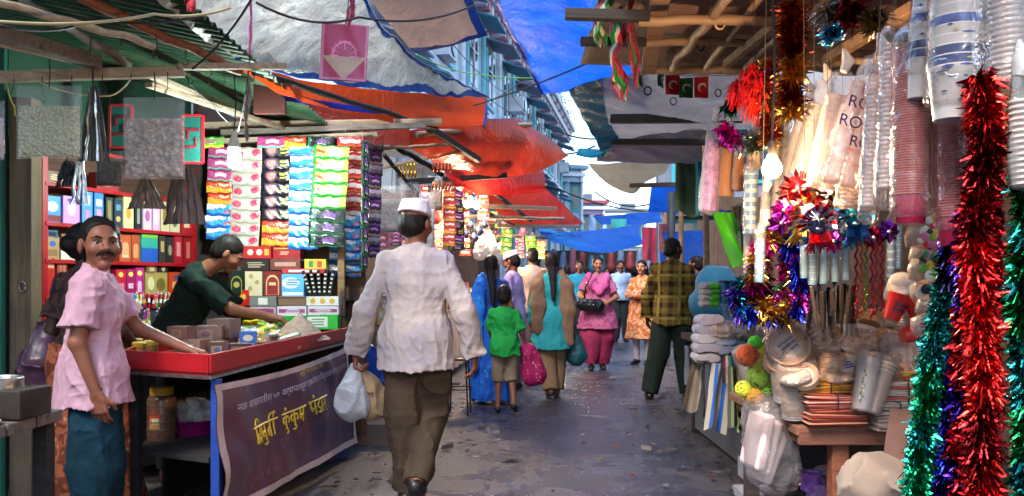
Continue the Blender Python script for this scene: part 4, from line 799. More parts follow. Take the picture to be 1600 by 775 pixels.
tarp('blue_strip_tarpaulin', 'narrow blue and white plastic strip under the orange tarpaulin', [[(440, 150, 4.85), (520, 160, 5.3), (600, 174, 5.8)], [(446, 158, 4.9), (520, 170, 5.35), (596, 179, 5.8)]], TARP('#2438c0', .3, .3, .2), '', None, 30, 6, 0, .01, 4)
tarp('red_awning', 'dull red awning whose pointed tip juts into the pale sky gap', [
 [(590, 212, 6.6), (690, 196, 7.0), (770, 186, 7.8), (812, 186, 8.6)], [(640, 232, 6.8), (735, 222, 7.5), (820, 218, 8.6), (862, 220, 9.6)], [(690, 262, 7.6), (770, 276, 8.4), (838, 270, 9.4), (888, 244, 10.2)]], REDT, 'tr', HEMB, 60, 40, .02, .035, 5, hw=.05)
tarp('red_awning', 'bright red awning strip just below the dull red tip', [
 [(690, 262, 7.8), (770, 275, 8.8), (850, 268, 10)], [(705, 285, 7.9), (775, 296, 8.9), (852, 292, 10)], [(720, 300, 8.2), (780, 306, 9.0), (850, 300, 10.2)]], REDD, '', None, 40, 16, 0, .04, 6)
tarp('red_awning', 'long orange red awning sloping over the lit far stalls', [
 [(735, 300, 9.2), (800, 298, 10.4), (852, 294, 11.5)], [(770, 325, 10), (830, 325, 11.4), (885, 324, 13)], [(800, 352, 11), (860, 354, 12.5), (912, 350, 14)]], REDT, 'r', HEMB, 40, 30, 0, .035, 7, hw=.06)
tarp('blue_tarpaulin', 'great bright blue tarpaulin stretched overhead across the street', [
 [(745, -160, 3.2), (860, -170, 3.1), (1050, -180, 2.9)], [(772, 0, 4.3), (880, 0, 4.2), (1010, 0, 3.9)], [(812, 82, 5.3), (900, 80, 5.2), (1010, 70, 4.9)], [(846, 148, 6.3), (915, 140, 6.2), (1000, 128, 6.0)]], BLUE, 'l', TARP('#103a9a', .4, .4, .2), 50, 50, .03, .035, 8, hw=.05)
tarp('grey_tarpaulin', 'slack grey tarpaulin with a teal border beyond the pennant string', [
 [(888, 138, 6.2), (1000, 112, 5.4), (1090, 100, 4.9), (1190, 96, 4.75)], [(912, 186, 6.9), (1000, 186, 6.6), (1090, 184, 6.2), (1180, 176, 5.8)], [(938, 236, 7.8), (1010, 212, 7.6), (1090, 204, 7.2), (1180, 198, 6.8)]], GREYT, 'l', TEALT, 50, 40, .05, .05, 9, hw=.28)
tarp('grey_tarpaulin', 'second darker grey tarpaulin hanging below the slack one', [
 [(945, 205, 7.9), (1030, 200, 7.6), (1120, 205, 7.2), (1180, 205, 7)], [(935, 236, 8.4), (1020, 240, 8.2), (1110, 245, 7.8), (1180, 240, 7.6)], [(932, 252, 8.8), (1020, 256, 8.6), (1110, 258, 8.3), (1180, 256, 8.1)]], TARP('#4a4650', .25, .45, .3), 't', TARP('#7a8a94', .3, .3, .2), 40, 24, .05, .05, 10, hw=.05)
tarp('teal_tarpaulin', 'ragged teal tarpaulin flap at the pale sky edge', [[(905, 232, 8.2), (930, 234, 8.2), (955, 236, 8.2)], [(900, 244, 8.4), (925, 248, 8.4), (945, 246, 8.4)]], TEALT, '', None, 16, 10, 0, .04, 11)
tarp('canvas_awning', 'pale canvas awning with a torn corner under the grey tarpaulins', [
 [(918, 256, 9.2), (980, 254, 9), (1045, 250, 8.8)], [(935, 275, 9.6), (985, 276, 9.4), (1040, 270, 9.2)], [(958, 294, 10), (990, 304, 9.8), (1012, 280, 9.6)]], CANV, '', None, 30, 20, .02, .05, 12)
tarp('blue_tarpaulin', 'far blue tarpaulin low over the street behind the crowd', [
 [(840, 360, 12), (900, 362, 14), (1000, 352, 16)], [(852, 371, 11.6), (930, 378, 12.6), (1000, 366, 14)], [(866, 380, 11.4), (940, 396, 12.2), (1006, 382, 13.5)]], BLUE, '', None, 40, 24, .05, .07, 13)
tarp('blue_tarpaulin', 'last blue tarpaulin high above the heads at the street end', [[(925, 338, 20), (970, 336, 20), (1030, 330, 20)], [(940, 352, 18), (980, 352, 18), (1035, 348, 18)]], BLUE, '', None, 30, 14, .1, .1, 14)
tarp('blue_tarpaulin', 'blue tarpaulin patch beside the grey shirts stall', [[(1018, 292, 11), (1040, 290, 10.8), (1062, 285, 10.6)], [(1012, 332, 11.6), (1036, 332, 11.3), (1064, 335, 11)]], BLUE, '', None, 20, 20, .03, .05, 15)
tarp('blue_tarpaulin', 'blue sheet screening the stall behind the checked shirt', [[(1030, 365, 11), (1068, 362, 10.6), (1100, 360, 10.2)], [(1032, 425, 11.2), (1068, 428, 10.8), (1100, 430, 10.4)]], BLUE, '', None, 24, 20, 0, .05, 16)
tarp('red_cloth', 'dull red cloth hung behind the crossbeams of the incense stall', [[(370, 140, 6.2), (500, 146, 6.3), (640, 160, 6.5)], [(370, 180, 6.25), (500, 185, 6.35), (640, 195, 6.5)], [(370, 222, 6.25), (500, 224, 6.35), (640, 228, 6.5)]], TARP('#8a2a1c', .4, .4, .4), '', None, 30, 14, 0, .05, 21)
# poles under the red awnings
for i, (a, b, w, lab) in enumerate([
 ((592, 214, 6.5), (692, 272, 7.6), .05, 'dark strut slanting down in the second stall roof'), ((668, 198, 6.7), (748, 250, 7.8), .055, 'dark strut slanting under the dull red awning'),
 ((716, 236, 7.6), (797, 248, 8.6), .06, 'black bar end sticking out under the dull red awning'), ((640, 284, 7.7), (790, 274, 8.6), .06, 'black crossbar above the two lit bulbs'),
 ((600, 232, 6.6), (700, 226, 7), .03, 'thin grey stick high in the second stall roof'), ((598, 262, 7.0), (720, 236, 7.4), .03, 'thin stick crossing the second stall roof'),
 ((740, 300, 8.8), (852, 290, 10.2), .05, 'brown beam between the bright red strips'), ((700, 320, 8.6), (868, 326, 11), .05, 'tan batten under the long red awning'),
 ((720, 338, 9.2), (880, 342, 12), .05, 'second tan batten under the long red awning'), ((745, 352, 10), (905, 354, 13.2), .05, 'third tan batten under the long red awning'),
 ((770, 368, 11), (870, 372, 12.5), .05, 'lowest tan batten over the far bulbs'), ((770, 300, 9), (830, 345, 11.4), .04, 'dark slanting stick under the long red awning'),
 ((735, 318, 9), (810, 356, 11.2), .04, 'second dark slanting stick under the long red awning'), ((600, 242, 6.8), (650, 300, 7.8), .03, 'dark slanting stick by the hanging bangles'), ((650, 210, 6.6), (830, 195, 8.8), .05, 'grey batten that the dull red awning hangs over')]):
    pole('roof_stick', lab, a, b, w, DARKW if 'dark' in lab or 'black' in lab else TAN, cat='stick', rnd_=i % 2 == 0)
# ------------------------------------------------------------------ stalls further along
def LX(Y): return -1.158+(Y-5.45)*.085
def RX(Y): return 1.1+(Y-3)*.172
WALLB = WOOD((.10, .065, .05), .85, .5, 2); LED = ['#c9c2b8', '#b5b0a8', '#d6d2c8', '#8f2f3a', '#3a5a8a', '#b88a5a', '#c06a7a', '#7f8a9a', '#a33a4a', '#5a7a6a', '#d0b070']
NMS = ['cream', 'grey white', 'white', 'wine red', 'slate blue', 'tan', 'dusty pink', 'grey blue', 'crimson', 'sage', 'gold']
ORD = ['second', 'third', 'fourth', 'fifth', 'sixth']
random.seed(21)
for i, (Y0, Y1) in enumerate([(6.5, 9.0), (9.3, 11.8), (12.2, 15.2), (15.6, 19.5), (20, 26)]):
    t_ = thing('market_counter', ORD[i]+' counter along the incense stall side of the street, piled with goods', 'counter', (LX(Y0), Y0, 0)); q = V((LX(Y0), Y0, 0)); e = V((LX(Y1), Y1, 0))-q; wv = V((-.7, .05, 0))
    b = MB(); b.beam(wv*.5+V((0, 0, .86)), e+wv*.5+V((0, 0, .86)), .74, .05); b.build('counter_top', WOOD((.35, .28, .24)), t_); 
    def skirt_(u, v): p = e*u; return (p.x+.02+.02*sin(u*40)*v, p.y, .84-.72*v)
    MB().grid(skirt_, 60, 6).build('cloth_skirt', CLOTH(['#8a6a62', '#a58f86', '#6a3a44', '#7a6a7a', '#5a4a4a'][i]), t_, 180)
    for k in (.05, .95):
        p = e*k+wv*.9; MB().box((p.x, p.y, .42), (.05, .05, .84)).build('leg', DARKW, t_)
    a, b2 = V((LX(Y0)-1.45, Y0, 0)), V((LX(Y1)-1.45, Y1, 0)); slab('back_partition', ORD[i]+' back board closing the stalls on the incense side', 'partition', (a.x, a.y-.4), (b2.x, b2.y+.1), 0, 2.7, .03, WALLB)
    slab('cross_partition', 'cross board ending the '+ORD[i]+' stall on the incense side', 'partition', (LX(Y1)-1.45, Y1+.12), (LX(Y1)-.35, Y1+.12), 0, 2.3, .03, WALLB)
    n = (90, 66, 40, 24, 14)[i]
    for k in range(n):
        u = (k+.5)/n; r_ = k % 3; p = q+e*u+wv*(.12+.32*r_+rnd(-.03, .03)); h = rnd(.08, .17)+.09*r_; j = random.randrange(len(LED)); c = LED[j]
        carton(NMS[j]+' packaged box among the goods on the '+ORD[i]+' counter', (p.x, p.y, .886), (rnd(.06, .11), rnd(.05, .09), h), c, [('r', .5, rnd(.4, .6), rnd(.4, .8), rnd(.2, .4), random.choice(LED))]+([('o', .5, .75, .4, .2, random.choice(LED))] if k % 2 else []), rnd(20, 80), 'goods on the '+ORD[i]+' counter', 'goods_box')
# hanging goods of the second and third stalls
random.seed(31)
strip('dark strip of small packets under the black crossbar', 712, 288, 392, 26, 8.4, ['plum', 'violet', 'night']*3, 0, 20, 'strips hung in the far stalls'); strip('red and white packet strip hung near the two lit bulbs', 702, 288, 385, 20, 8.0, ['red', 'flame']*5, 0, 10, 'strips hung in the far stalls')
strip('pale packet strip hung behind the two lit bulbs', 755, 292, 375, 18, 9.4, ['hearts', 'red']*4, 0, 10, 'strips hung in the far stalls'); strip('green strip swinging over the crowd', 793, 358, 400, 18, 10, ['green', 'lime']*3, 6, 10, 'strips hung in the far stalls')
strip('bright green strip just past the swinging one', 829, 368, 402, 16, 11, ['green']*4, -4, 10, 'strips hung in the far stalls'); strip('pink strip beyond the man in the white cap', 598, 335, 388, 16, 7.2, ['rose']*5, 0, 10, 'strips hung in the far stalls'); strip('yellow green strip next to the pink one', 584, 335, 372, 14, 7.0, ['lime']*4, 0, 10, 'strips hung in the far stalls'); strip('magenta strip of tiny packets above the cap', 618, 350, 385, 18, 7.4, ['rose', 'violet']*3, 0, 0, 'strips hung in the far stalls')
for i, (px, py0, py1, w, Y, fc, lab) in enumerate([(612, 290, 365, 44, 7.0, '#a09a9a', 'dusty clear bag of flat goods hung in the second stall'), (660, 300, 395, 40, 7.8, '#c9c4c0', 'white lumpy clear bag hung past the cap'), (640, 285, 330, 30, 7.4, '#8a6a6a', 'small pinkish bag hung above the cap'), (680, 275, 330, 24, 7.9, '#b07a5a', 'orange tinted bag hung under the black crossbar')]):
    flatbag(lab, px, py0, py1, w, Y, M(fc, .6, 0, .3, 12), 0, .01, .07, opac=.3, name='hanging_bag', cat='bag', hang=.25)
for i in range(4):
    t_ = thing('bangle_stack', ['yellow bangle stack hung on the second stall', 'gold bangle stack hung below the yellow one', 'orange bangle stack hung near the crossbar', 'amber bangle stack hung lowest by the crossbar'][i], 'bangles', at([635, 636, 690, 690][i], [260, 272, 262, 290][i], 7.3))
    for k in range(6): MB().tube([(-.08+.032*k, .035*cos(a), .035*sin(a)) for a in [j*pi/7 for j in range(15)]], .008, 6).build('bangle', FOIL(['#d8b83a', '#c99a2a', '#d86a2a', '#e08a3a'][i], .35), t_, 180)
for i, (px, py, r, Y) in enumerate([(735, 354, .055, 8.6), (748, 362, .06, 8.6), (741, 372, .055, 8.5), (728, 366, .05, 8.5), (757, 352, .05, 8.7)]):
    t_ = thing('steel_pot', 'round shiny steel pot hanging in a bunch below the bulbs', 'pot', at(px, py, Y), 0, 'steel pots bunched under the two bulbs'); MB().lathe([(.001, -r), (r*.6, -r*.8), (r, -.1*r), (r*.8, r*.6), (r*.5, r*.8), (r*.6, r)], 16).build('pot_body', FOIL((.6, .6, .62), .2), t_, 180); MB().tube([(-r*.5, 0, r*.8), (0, 0, r*1.6), (r*.5, 0, r*.8)], .004, 5).build('handle', BLK, t_)
for i, (px, py, Y) in enumerate([(752, 385, 8.8), (765, 378, 9.0), (772, 395, 9.2)]):
    blob('plastic_bag', ['milky plastic bag bunched under the steel pots', 'frayed white plastic bag hung behind the pots', 'small white plastic bag low behind the pots'][i], 'bag', [('c', at(px, py, Y)+V((0, 0, .1)), at(px, py, Y)-V((0, 0, .06)), .03, .09)], CLEAR((.85, .83, .8), .65), fold=(.02, (20, 20, 8)), h=.012)
for lab, px, py, Y, e in [('lit clear bulb, upper of the pair over the steel pots', 735, 314, 8.5, 260), ('lit clear bulb hanging slightly lower over the steel pots', 745, 322, 8.7, 260), ('small lit bulb over the goods of the third stall', 781, 385, 10.5, 240), ('small lit bulb deep in the third stall', 826, 398, 12.5, 240), ('tiny lit bulb deep in the fourth stall', 845, 396, 15, 240)]: bulb(lab, px, py, Y, (1, .72, .42), e*BUL_E, .034, .3)
random.seed(33)
for i, (px, y0, y1, w, Y, stl, lab) in enumerate([(668, 290, 392, 20, 9.0, ['red', 'silver']*5, 'red and silver packet strip behind the white lumpy bag'), (724, 300, 400, 18, 9.2, ['plum', 'red']*5, 'plum and red packet strip past the dark strip'), (770, 330, 404, 16, 10.4, ['lime', 'red']*4, 'lime and red strip beside the milky bag'), (812, 366, 404, 14, 11.6, ['rose', 'hearts']*3, 'rose and grey strip between the two green strips'), (846, 376, 405, 14, 13, ['flame', 'lime']*3, 'flame and lime strip near the street end'), (640, 332, 392, 18, 8.2, ['hearts', 'violet']*4, 'grey and violet strip just above the cap'), (683, 330, 400, 16, 8.8, ['flame', 'hearts']*5, 'flame and grey strip near the dark strip')]): strip(lab, px, y0, y1, w, Y, stl, rnd(-4, 4), rnd(-10, 25), 'strips hung in the far stalls')
for i in range(16):
    px = rnd(600, 850); py = rnd(285, 350)+max(0, px-700)*.3; Y = 7+(px-600)*.022; blob('hung_bundle', 'small bundle of goods hung under the red awnings', 'bundle', [('c', at(px, py, Y), at(px, py, Y)-V((0, 0, rnd(.08, .2))), .035, rnd(.05, .08))], M(random.choice(['#a33a3a', '#c9b8a0', '#7a5a8a', '#c9a23a', '#8a8f9a', '#b5606a', '#4a6a8a']), .4, 0, .3, 30), h=.014, fold=(.014, (20, 20, 12)), seed=i, group='bundles hung under the red awnings')
# opposite side, beyond the party goods stall
for i, (Y0, Y1) in enumerate([(6.6, 9.4), (9.9, 13), (13.6, 18), (18.6, 25)]):
    t_ = thing('market_counter', ORD[i]+' counter along the party goods side of the street under folded cloth', 'counter', (RX(Y0), Y0, 0)); q = V((RX(Y0), Y0, 0)); e = V((RX(Y1), Y1, 0))-q; wv = V((.8, -.1, 0))
    MB().beam(wv*.5+V((0, 0, .72)), e+wv*.5+V((0, 0, .72)), .8, .05).build('counter_top', GREYW, t_)
    def skirt2(u, v): p = e*u; return (p.x-.02-.025*sin(u*34)*v, p.y, .74-.70*v)
    MB().grid(skirt2, 60, 6).build('cloth_skirt', CLOTH(['#3a3d44', '#6a5a5a', '#4a3a4a', '#5a5048'][i]), t_, 180)
    slab('back_partition', ORD[i]+' back board closing the stalls on the party goods side', 'partition', (RX(Y0)+1.5, Y0-.3), (RX(Y1)+1.5, Y1+.2), 0, 2.8, .03, WALLB)
    slab('cross_partition', 'cross board ending the '+ORD[i]+' stall on the party goods side', 'partition', (RX(Y1)+.35, Y1+.15), (RX(Y1)+1.5, Y1+.15), 0, 2.3, .03, WALLB)
    n = (26, 24, 18, 10)[i]
    for k in range(n):
        u = (k+.5)/n; p = q+e*u+wv*(.15+.3*(k % 3)); j = random.randrange(len(LED)); o = blob('folded_cloth', None, None, [('c', (-.09, 0, .05), (.09, 0, .05), .05, .05)], CLOTH(random.choice(['#8f8a92', '#6a7a9a', '#a58a8a', '#4a5a7a', '#b0a9a5', '#8a4a5a'])), h=.014, fold=(.006, (14, 14, 30)), seed=k); o.location = (p.x, p.y, .745+.1*(k % 2)*(1 if k % 3 else 0)); o.rotation_euler = (0, 0, rnd(0, 3)); tag(o, 'folded bundle of cloth on the '+ORD[i]+' party goods side counter', 'folded cloth', 'folded cloth on the '+ORD[i]+' far counter')
def hangcloth(label, px, py0, py1, w, Y, col, seed=0, name='hanging_cloth', cat='cloth', dx=0, th=.02, pat=None):
    top = at(px, py0, Y); W_ = w*Y/F; h = (py1-py0)*Y/F; b = MB()
    def P(u, v, s=1): return ((u-.5)*W_*(1-.25*v*sin(seed+u))+dx*v, .035*sin(u*7+seed)*(.4+v)+s*.004+.03*mn.noise(V((u*3, v*2, seed))), -h*v*(1+.06*sin(u*5+seed)))
    mm = (lambda u, v: pat(u, v)) if pat else 0
    b.grid(lambda u, v: P(u, v, -1), 36, 24, mm); b.grid(lambda u, v: P(1-u, v, 1), 12, 8, 0); o = b.build(name, [CLOTH(c) for c in (col if isinstance(col, (list, tuple)) else [col])], None, 180); o.location = top; return tag(o, label, cat)
for px, y0, y1, w, Y, c, lab in [(1014, 355, 410, 22, 12, '#7a1f3a', 'maroon patterned cloth hung over the far crowd'), (967, 342, 386, 24, 16, '#2f8a8a', 'teal cloth hung in the middle of the far street'), (1050, 300, 372, 14, 10, '#2f3a44', 'dark garment hung beside the blue sheet'), (1072, 255, 335, 32, 8.2, '#3a4a34', 'olive green striped garment hung from the grey tarpaulin'), (1095, 250, 332, 16, 8.0, '#1f6a7a', 'teal garment hung next to the olive one'), (1040, 350, 395, 20, 11, '#5a2a3a', 'wine coloured cloth hung by the blue sheet')]: hangcloth(lab, px, y0, y1, w, Y, c, px)
for px, y0, y1, Y, w, lab in [(1103, 150, 620, 7.4, .06, 'thin upright post beside the hanging cloths'), (1064, 250, 600, 9.5, .06, 'dark upright post behind the checked shirt'), (1040, 300, 560, 11.5, .06, 'thin dark post near the blue patch')]:
    pole('upright_post', lab, (px, y0, Y), (px, 440+1500/Y, Y), w, WOOD((.2, .13, .08)), cat='post', rnd_=True)
# ------------------------------------------------------------------ buildings beyond
PALE = M('#c6d6de', .8, 0, .22, 1.2, .2, 12); STONE = M('#c9cdd6', .75, 0, .2, 3); TEALP = M('#6aa9b8', .5, 0, .2, 4); GLS = M('#142a3a', .1, 0, .2, 3, 0, 9, .8); PINKD = M('#b06a7a', .7)
fb = thing('apartment_building', 'pale blue ornate apartment facade with cornice and sunshades rising behind the red awnings', 'building', (-4.8+.18*12, 12, 0), math.atan2(1, .18))   # local x runs along the street
LEN = 30.; HB = 13.
MB().box((LEN/2, 2.5, HB/2), (LEN, 5, HB)).build('wall', PALE, fb)
for z, d, h in ((9.0, .55, .28), (9.4, .75, .22), (5.9, .30, .2)): MB().box((LEN/2, -d/2, z), (LEN, d, h)).build('cornice', STONE, fb)
b = MB(); [b.box((x*.45, -.25, 8.72), (.2, .42, .28), m=0 if x % 2 else 1) for x in range(int(LEN/.45))]; b.build('dentil_band', [STONE, PINKD], fb); b = MB(); [b.box((x*.5, -.45, 9.2), (.22, .4, .16), m=1 if x % 3 == 0 else 0) for x in range(int(LEN/.5))]; b.build('dentil_band', [STONE, PINKD], fb)
for k in range(12):
    x = 1.4+k*2.4
    for z in (4.5, 7.2, 10.8):
        w_ = MB().box((x, -.03, z), (1.1, .12, 1.7)).build('window', TEALP, fb); MB().box((x, -.09, z), (.86, .03, 1.46)).build('pane', GLS, w_); b = MB(); b.box((x, -.12, z), (.06, .03, 1.46)); b.box((x, -.121, z+.2), (.86, .026, .05)); b.build('mullion', STONE, w_)
        if z < 9: MB().beam((x-.7, -.45, z+.95), (x+.7, -.45, z+.95), .9, .04, up=(0, -.35, 1)).build('sunshade', M('#2f6f8a' if k % 2 else '#5a6a84', .6), fb)
    for z in (3.6,):
        bl = MB().box((x, -.5, z), (1.7, .9, .12)).build('balcony', STONE, fb); b = MB(); [b.box((x-.8+.16*q, -.92, z+.45), (.04, .04, .8)) for q in range(11)]; b.box((x, -.92, z+.88), (1.7, .06, .06)); b.build('railing', TEALP, bl)
    MB().tube([(x+1.2, -.1, .5), (x+1.2, -.1, 8.5)], .07, 8).build('drain_pipe', TEALP if k % 2 else STONE, fb)
    if k % 2: ac = MB().box((x+.9, -.3, 5.4+.9*(k % 3)), (.7, .5, .5)).build('air_conditioner', STONE, fb); MB().lathe([(.2, 0), (.2, .03), (.05, .03)], 14, (x+.9, -.56, 5.4+.9*(k % 3)), rot=(R(90), 0, 0)).build('fan_grille', GLS, ac)
    b = MB(); [b.box((x-.4+.25*q, -1.0, 4.2-.1*(q % 2)), (.2, .02, .5), m=q % 4) for q in range(5)]; b.build('drying_laundry', [CLOTH('#d9d6d2'), CLOTH('#b03a44'), CLOTH('#3a6ab0'), CLOTH('#d0b8a0')], fb)
def house(label, px0, px1, ytop, Y, col, win, roofc, rz=0, d=6):
    c = at((px0+px1)/2, 440, Y); W_ = (px1-px0)*Y/F; H_ = 1.25+(440-ytop)*Y/F; t_ = thing('town_house', label, 'building', (c.x, c.y, 0), R(rz))
    MB().box((0, d/2, H_/2), (W_, d, H_)).build('wall', M(col, .8, 0, .2, 1.5, .2, 12), t_); rf = MB().box((0, d/2, H_+.1), (W_+.5, d+.6, .2)).build('roof', M(roofc, .7), t_); MB().box((W_*.2, d/2, H_+.55), (W_*.3, 1.4, .7)).build('water_tank', M('#5a6a74', .7), rf)
    for z in [H_-1.6-2.6*k for k in range(3)]:
        for x in win:
            w_ = MB().box((x*W_, -.03, z), (W_*.2, .1, 1.5)).build('window', M('#2a9aa8', .5), t_); MB().box((x*W_, -.09, z), (W_*.15, .03, 1.25)).build('pane', GLS, w_); MB().beam((x*W_-W_*.14, -.3, z+.85), (x*W_+W_*.14, -.3, z+.85), .6, .05).build('sunshade', M(roofc, .7), w_)
    MB().box((0, -.15, H_-2.9), (W_, .3, .15)).build('cornice', STONE, t_); MB().box((0, -.12, H_-.3), (W_+.2, .24, .2)).build('cornice', STONE, t_); MB().tube([(W_*.46, -.1, 0), (W_*.46, -.1, H_)], .08, 8).build('drain_pipe', STONE, t_)
house('pale blue house with a teal window closing the street', 846, 912, 264, 42, '#9fb4c6', (-.05, .3), '#7a97ab', 12)
house('lower lilac house with a reddish roof past the pale blue one', 905, 945, 318, 50, '#8f9fc0', (-.25, .25), '#9a4a52', 8)
house('distant grey house beyond the canvas awning', 940, 1010, 330, 64, '#a9b0b8', (-.3, 0, .3), '#6a7a84', 0)
house('tall shaded house rising behind the party goods side', 1030, 1240, 170, 24, '#6a6f7c', (-.3, 0, .3), '#4a5058', -10)
for x, lab in ((-5.2, 'plain grey building flanking the street on the incense side before the ornate facade'), (4.2, 'plain grey building flanking the street on the party goods side')):
    t_ = thing('street_building', lab, 'building', (x, 2, 0)); MB().box((-.0 + (-2.5 if x < 0 else 2.5), -2, 3.5), (5, 22, 7)).build('wall', M('#a5a7aa', .85, 0, .25, 1.5, .2, 12), t_); MB().box(((-2.5 if x < 0 else 2.5), -2, 7.15), (5.4, 22.4, .3)).build('roof', STONE, t_)  # added beside and behind the camera to hold back side sky light
    for k in range(6):
        for z in (2.2, 5.0): w_ = MB().box((0, -11+3.4*k, z), (.12, 1.2, 1.7)).build('window', TEALP, t_); MB().box((.0+(.07 if x < 0 else -.07), -11+3.4*k, z), (.03, .9, 1.4)).build('pane', GLS, w_)
# leafy tree beside the facade end
tr = thing('leafy_tree', 'leafy tree leaning out past the end of the ornate facade', 'tree', (2.0, 44, 0)); MB().tube([(0, 0, 0), (.1, 0, 4), (-.1, .2, 8), (.6, 0, 10.8)], [.28, .22, .15, .06], 9).build('trunk', WOOD((.12, .08, .05), .9), tr, 180)
b = MB(); random.seed(3)
for cl in range(26):
    c = V((rnd(-1.6, 1.35), rnd(-1.2, 1.2), rnd(9.2, 11.9)))
    for k in range(60):
        p = c+V((random.gauss(0, .3), random.gauss(0, .3), random.gauss(0, .2))); Rm = Euler((rnd(0, 6), rnd(0, 6), rnd(0, 6))).to_matrix(); s = rnd(.07, .14); b.add([p+Rm @ V(q) for q in ((-s, 0, 0), (0, -s*.45, .01), (s, 0, 0), (0, s*.45, .01))], [(0, 1, 2, 3)], k % 2)
b.build('crown', [M('#3f5a2f', .7), M('#57703f', .7)], tr)
b = MB(); [b.tube([(0, 0, 9+.3*k), (rnd(-1.3, 1.3), rnd(-1, 1), 10.3+.3*k)], [.07, .02], 6) for k in range(5)]; b.build('limbs', WOOD((.12, .08, .05), .9), tr)
slab('stall_row', 'dark boarded stall row closing the far end of the street', 'stall row', (.2, 31), (7.5, 31), 0, 2.5, .2, WOOD((.05, .04, .045), .9, .5, 2))
random.seed(77)
for i in range(12):
    px = 850+15*i; blob('hung_bundle', 'tiny bundle of goods hung along the far stall row', 'bundle', [('c', at(px, rnd(390, 405), 30.5), at(px, rnd(412, 430), 30.5), .12, .2)], M(random.choice(['#8a3a3a', '#c9b8a0', '#5a4a7a', '#b5923a', '#6a7f9a', '#a5606a', '#2f6a8a']), .5, 0, .3, 5), h=.06, fold=None, group='bundles along the far stall row')
# cables
for lab, pts, sag in [
 ('bundle wire crossing before the ornate cornice', [(700, 60, 9), (800, 150, 14), (870, 215, 20)], .1), ('thin wire before the ornate windows', [(655, 110, 8), (760, 150, 11), (850, 195, 16)], .1), ('loose wire dropping in front of the facade', [(735, 40, 9), (742, 120, 9), (730, 165, 9)], .02), ('white cord tied between the orange tarpaulin and facade', [(755, 160, 7.2), (810, 130, 9), (850, 118, 12)], .03), ('wire looping at the tarpaulin corner', [(745, 175, 7.3), (770, 205, 8), (800, 190, 9)], .06),
 ('black cable slanting across the blue tarpaulin', [(740, 165, 6), (965, 78, 4.6)], .02), ('thin cable drooping before the silver tarpaulin', [(400, 4, 3.2), (560, 27, 3.6), (740, 8, 4.6)], .05),
 ('green cord running across the open facade', [(650, 85, 6.5), (740, 115, 8), (860, 120, 9)], .03), ('dark cable hanging over the pale sky gap', [(860, 198, 20), (960, 214, 16)], .15), ('second cable lower over the pale sky gap', [(860, 238, 20), (930, 228, 16)], .1), ('cable strung over the far roofs', [(845, 280, 24), (1010, 330, 20)], .2), ('slack cable on the sky beside the canvas', [(930, 300, 22), (1020, 318, 18)], .2), ('dark cable across the silver tarpaulin folds', [(396, -6, 3.4), (350, 60, 3.7), (300, 108, 3.7)], .01),
 ('thin cable looped between roof poles', [(0, 40, 2.6), (150, 30, 3.2), (330, 20, 3.4)], .03), ('pale cord crossing the near awning', [(0, 34, 2.5), (240, 22, 3.0), (360, 12, 3.3)], .02)]:
    wire(lab, pts, .006 if pts[0][2] < 10 else .02, M('#5fae4a', .5) if 'green' in lab else (M('#9a8f6a', .6) if 'pale cord' in lab else BLK), sag)
# ------------------------------------------------------------------ party goods stall: roof and table
def zroof(x, y): return 2.52+.02*y-.03*(x-.5)
tarpm = TARP('#94735f', .15, .8, .35)
def ceil_(u, v):
    x = lerp(.42, 3.1, u); y = lerp(.9, 4.7, v); return (x, y, zroof(x, y)+.05*mn.noise(V((x*1.6, y*1.6, 2)))-.06*abs(sin(y*2.2))+.02*mn.noise(V((x*5, y*5, 1))))
o = MB().grid(ceil_, 50, 70).build('cloth_ceiling', tarpm, None, 180, solid=.01); tag(o, 'brown sagging cloth ceiling of the party goods stall', 'ceiling cloth')
BAM = WOOD((.38, .24, .14), .55, .6); BRD = WOOD((.30, .17, .10), .7)
for a, b, w, m, lab in [
 ((883, 22, 3.3), (1015, 26, 3.3), .045, DARKW, 'black bar end sticking out under the blue tarpaulin'), ((1000, 30, 3.32), (1460, 40, 3.3), .045, BAM, 'first bamboo pole across the party stall roof'),
 ((907, 65, 3.8), (1010, 66, 3.8), .04, DARKW, 'second black bar end under the blue tarpaulin'), ((985, 66, 3.82), (1440, 72, 3.7), .04, BAM, 'second bamboo pole across the party stall roof'),
 ((1000, 112, 4.5), (1165, 110, 4.4), .045, BAM, 'third bamboo pole above the crescent pennants'), ((1150, -20, 2.9), (1050, 106, 4.4), .045, BAM, 'bamboo pole running back over the crossbars'),
 ((1260, 0, 3.1), (1135, 100, 4.1), .04, BRD, 'slanting brown batten under the cloth ceiling'), ((1300, -10, 3.0), (1200, 70, 3.7), .035, BAM, 'short slanting bamboo under the cloth ceiling'),
 ((1430, 10, 2.6), (1290, 95, 3.2), .04, BRD, 'brown batten above the hanging cups'), ((1240, 100, 3.3), (1440, 92, 3.0), .03, BAM, 'thin bamboo above the royal bags'),
 ((955, 186, 6.4), (1160, 184, 6.0), .07, DARKW, 'dark batten under the slack grey tarpaulin'), ((955, 222, 7.6), (1130, 222, 7.2), .06, DARKW, 'dark batten under the second grey tarpaulin'), ((985, 290, 9.4), (1060, 288, 9), .05, DARKW, 'dark batten near the canvas awning')]:
    pole('roof_pole', lab, a, b, w, m, cat='pole', rnd_='bamboo' in lab)
pole('wood_board', 'flat notched board hanging across the roof bamboos', (1036, -30, 3.2), (1013, 112, 4.3), .085, BRD, .03, 'board')
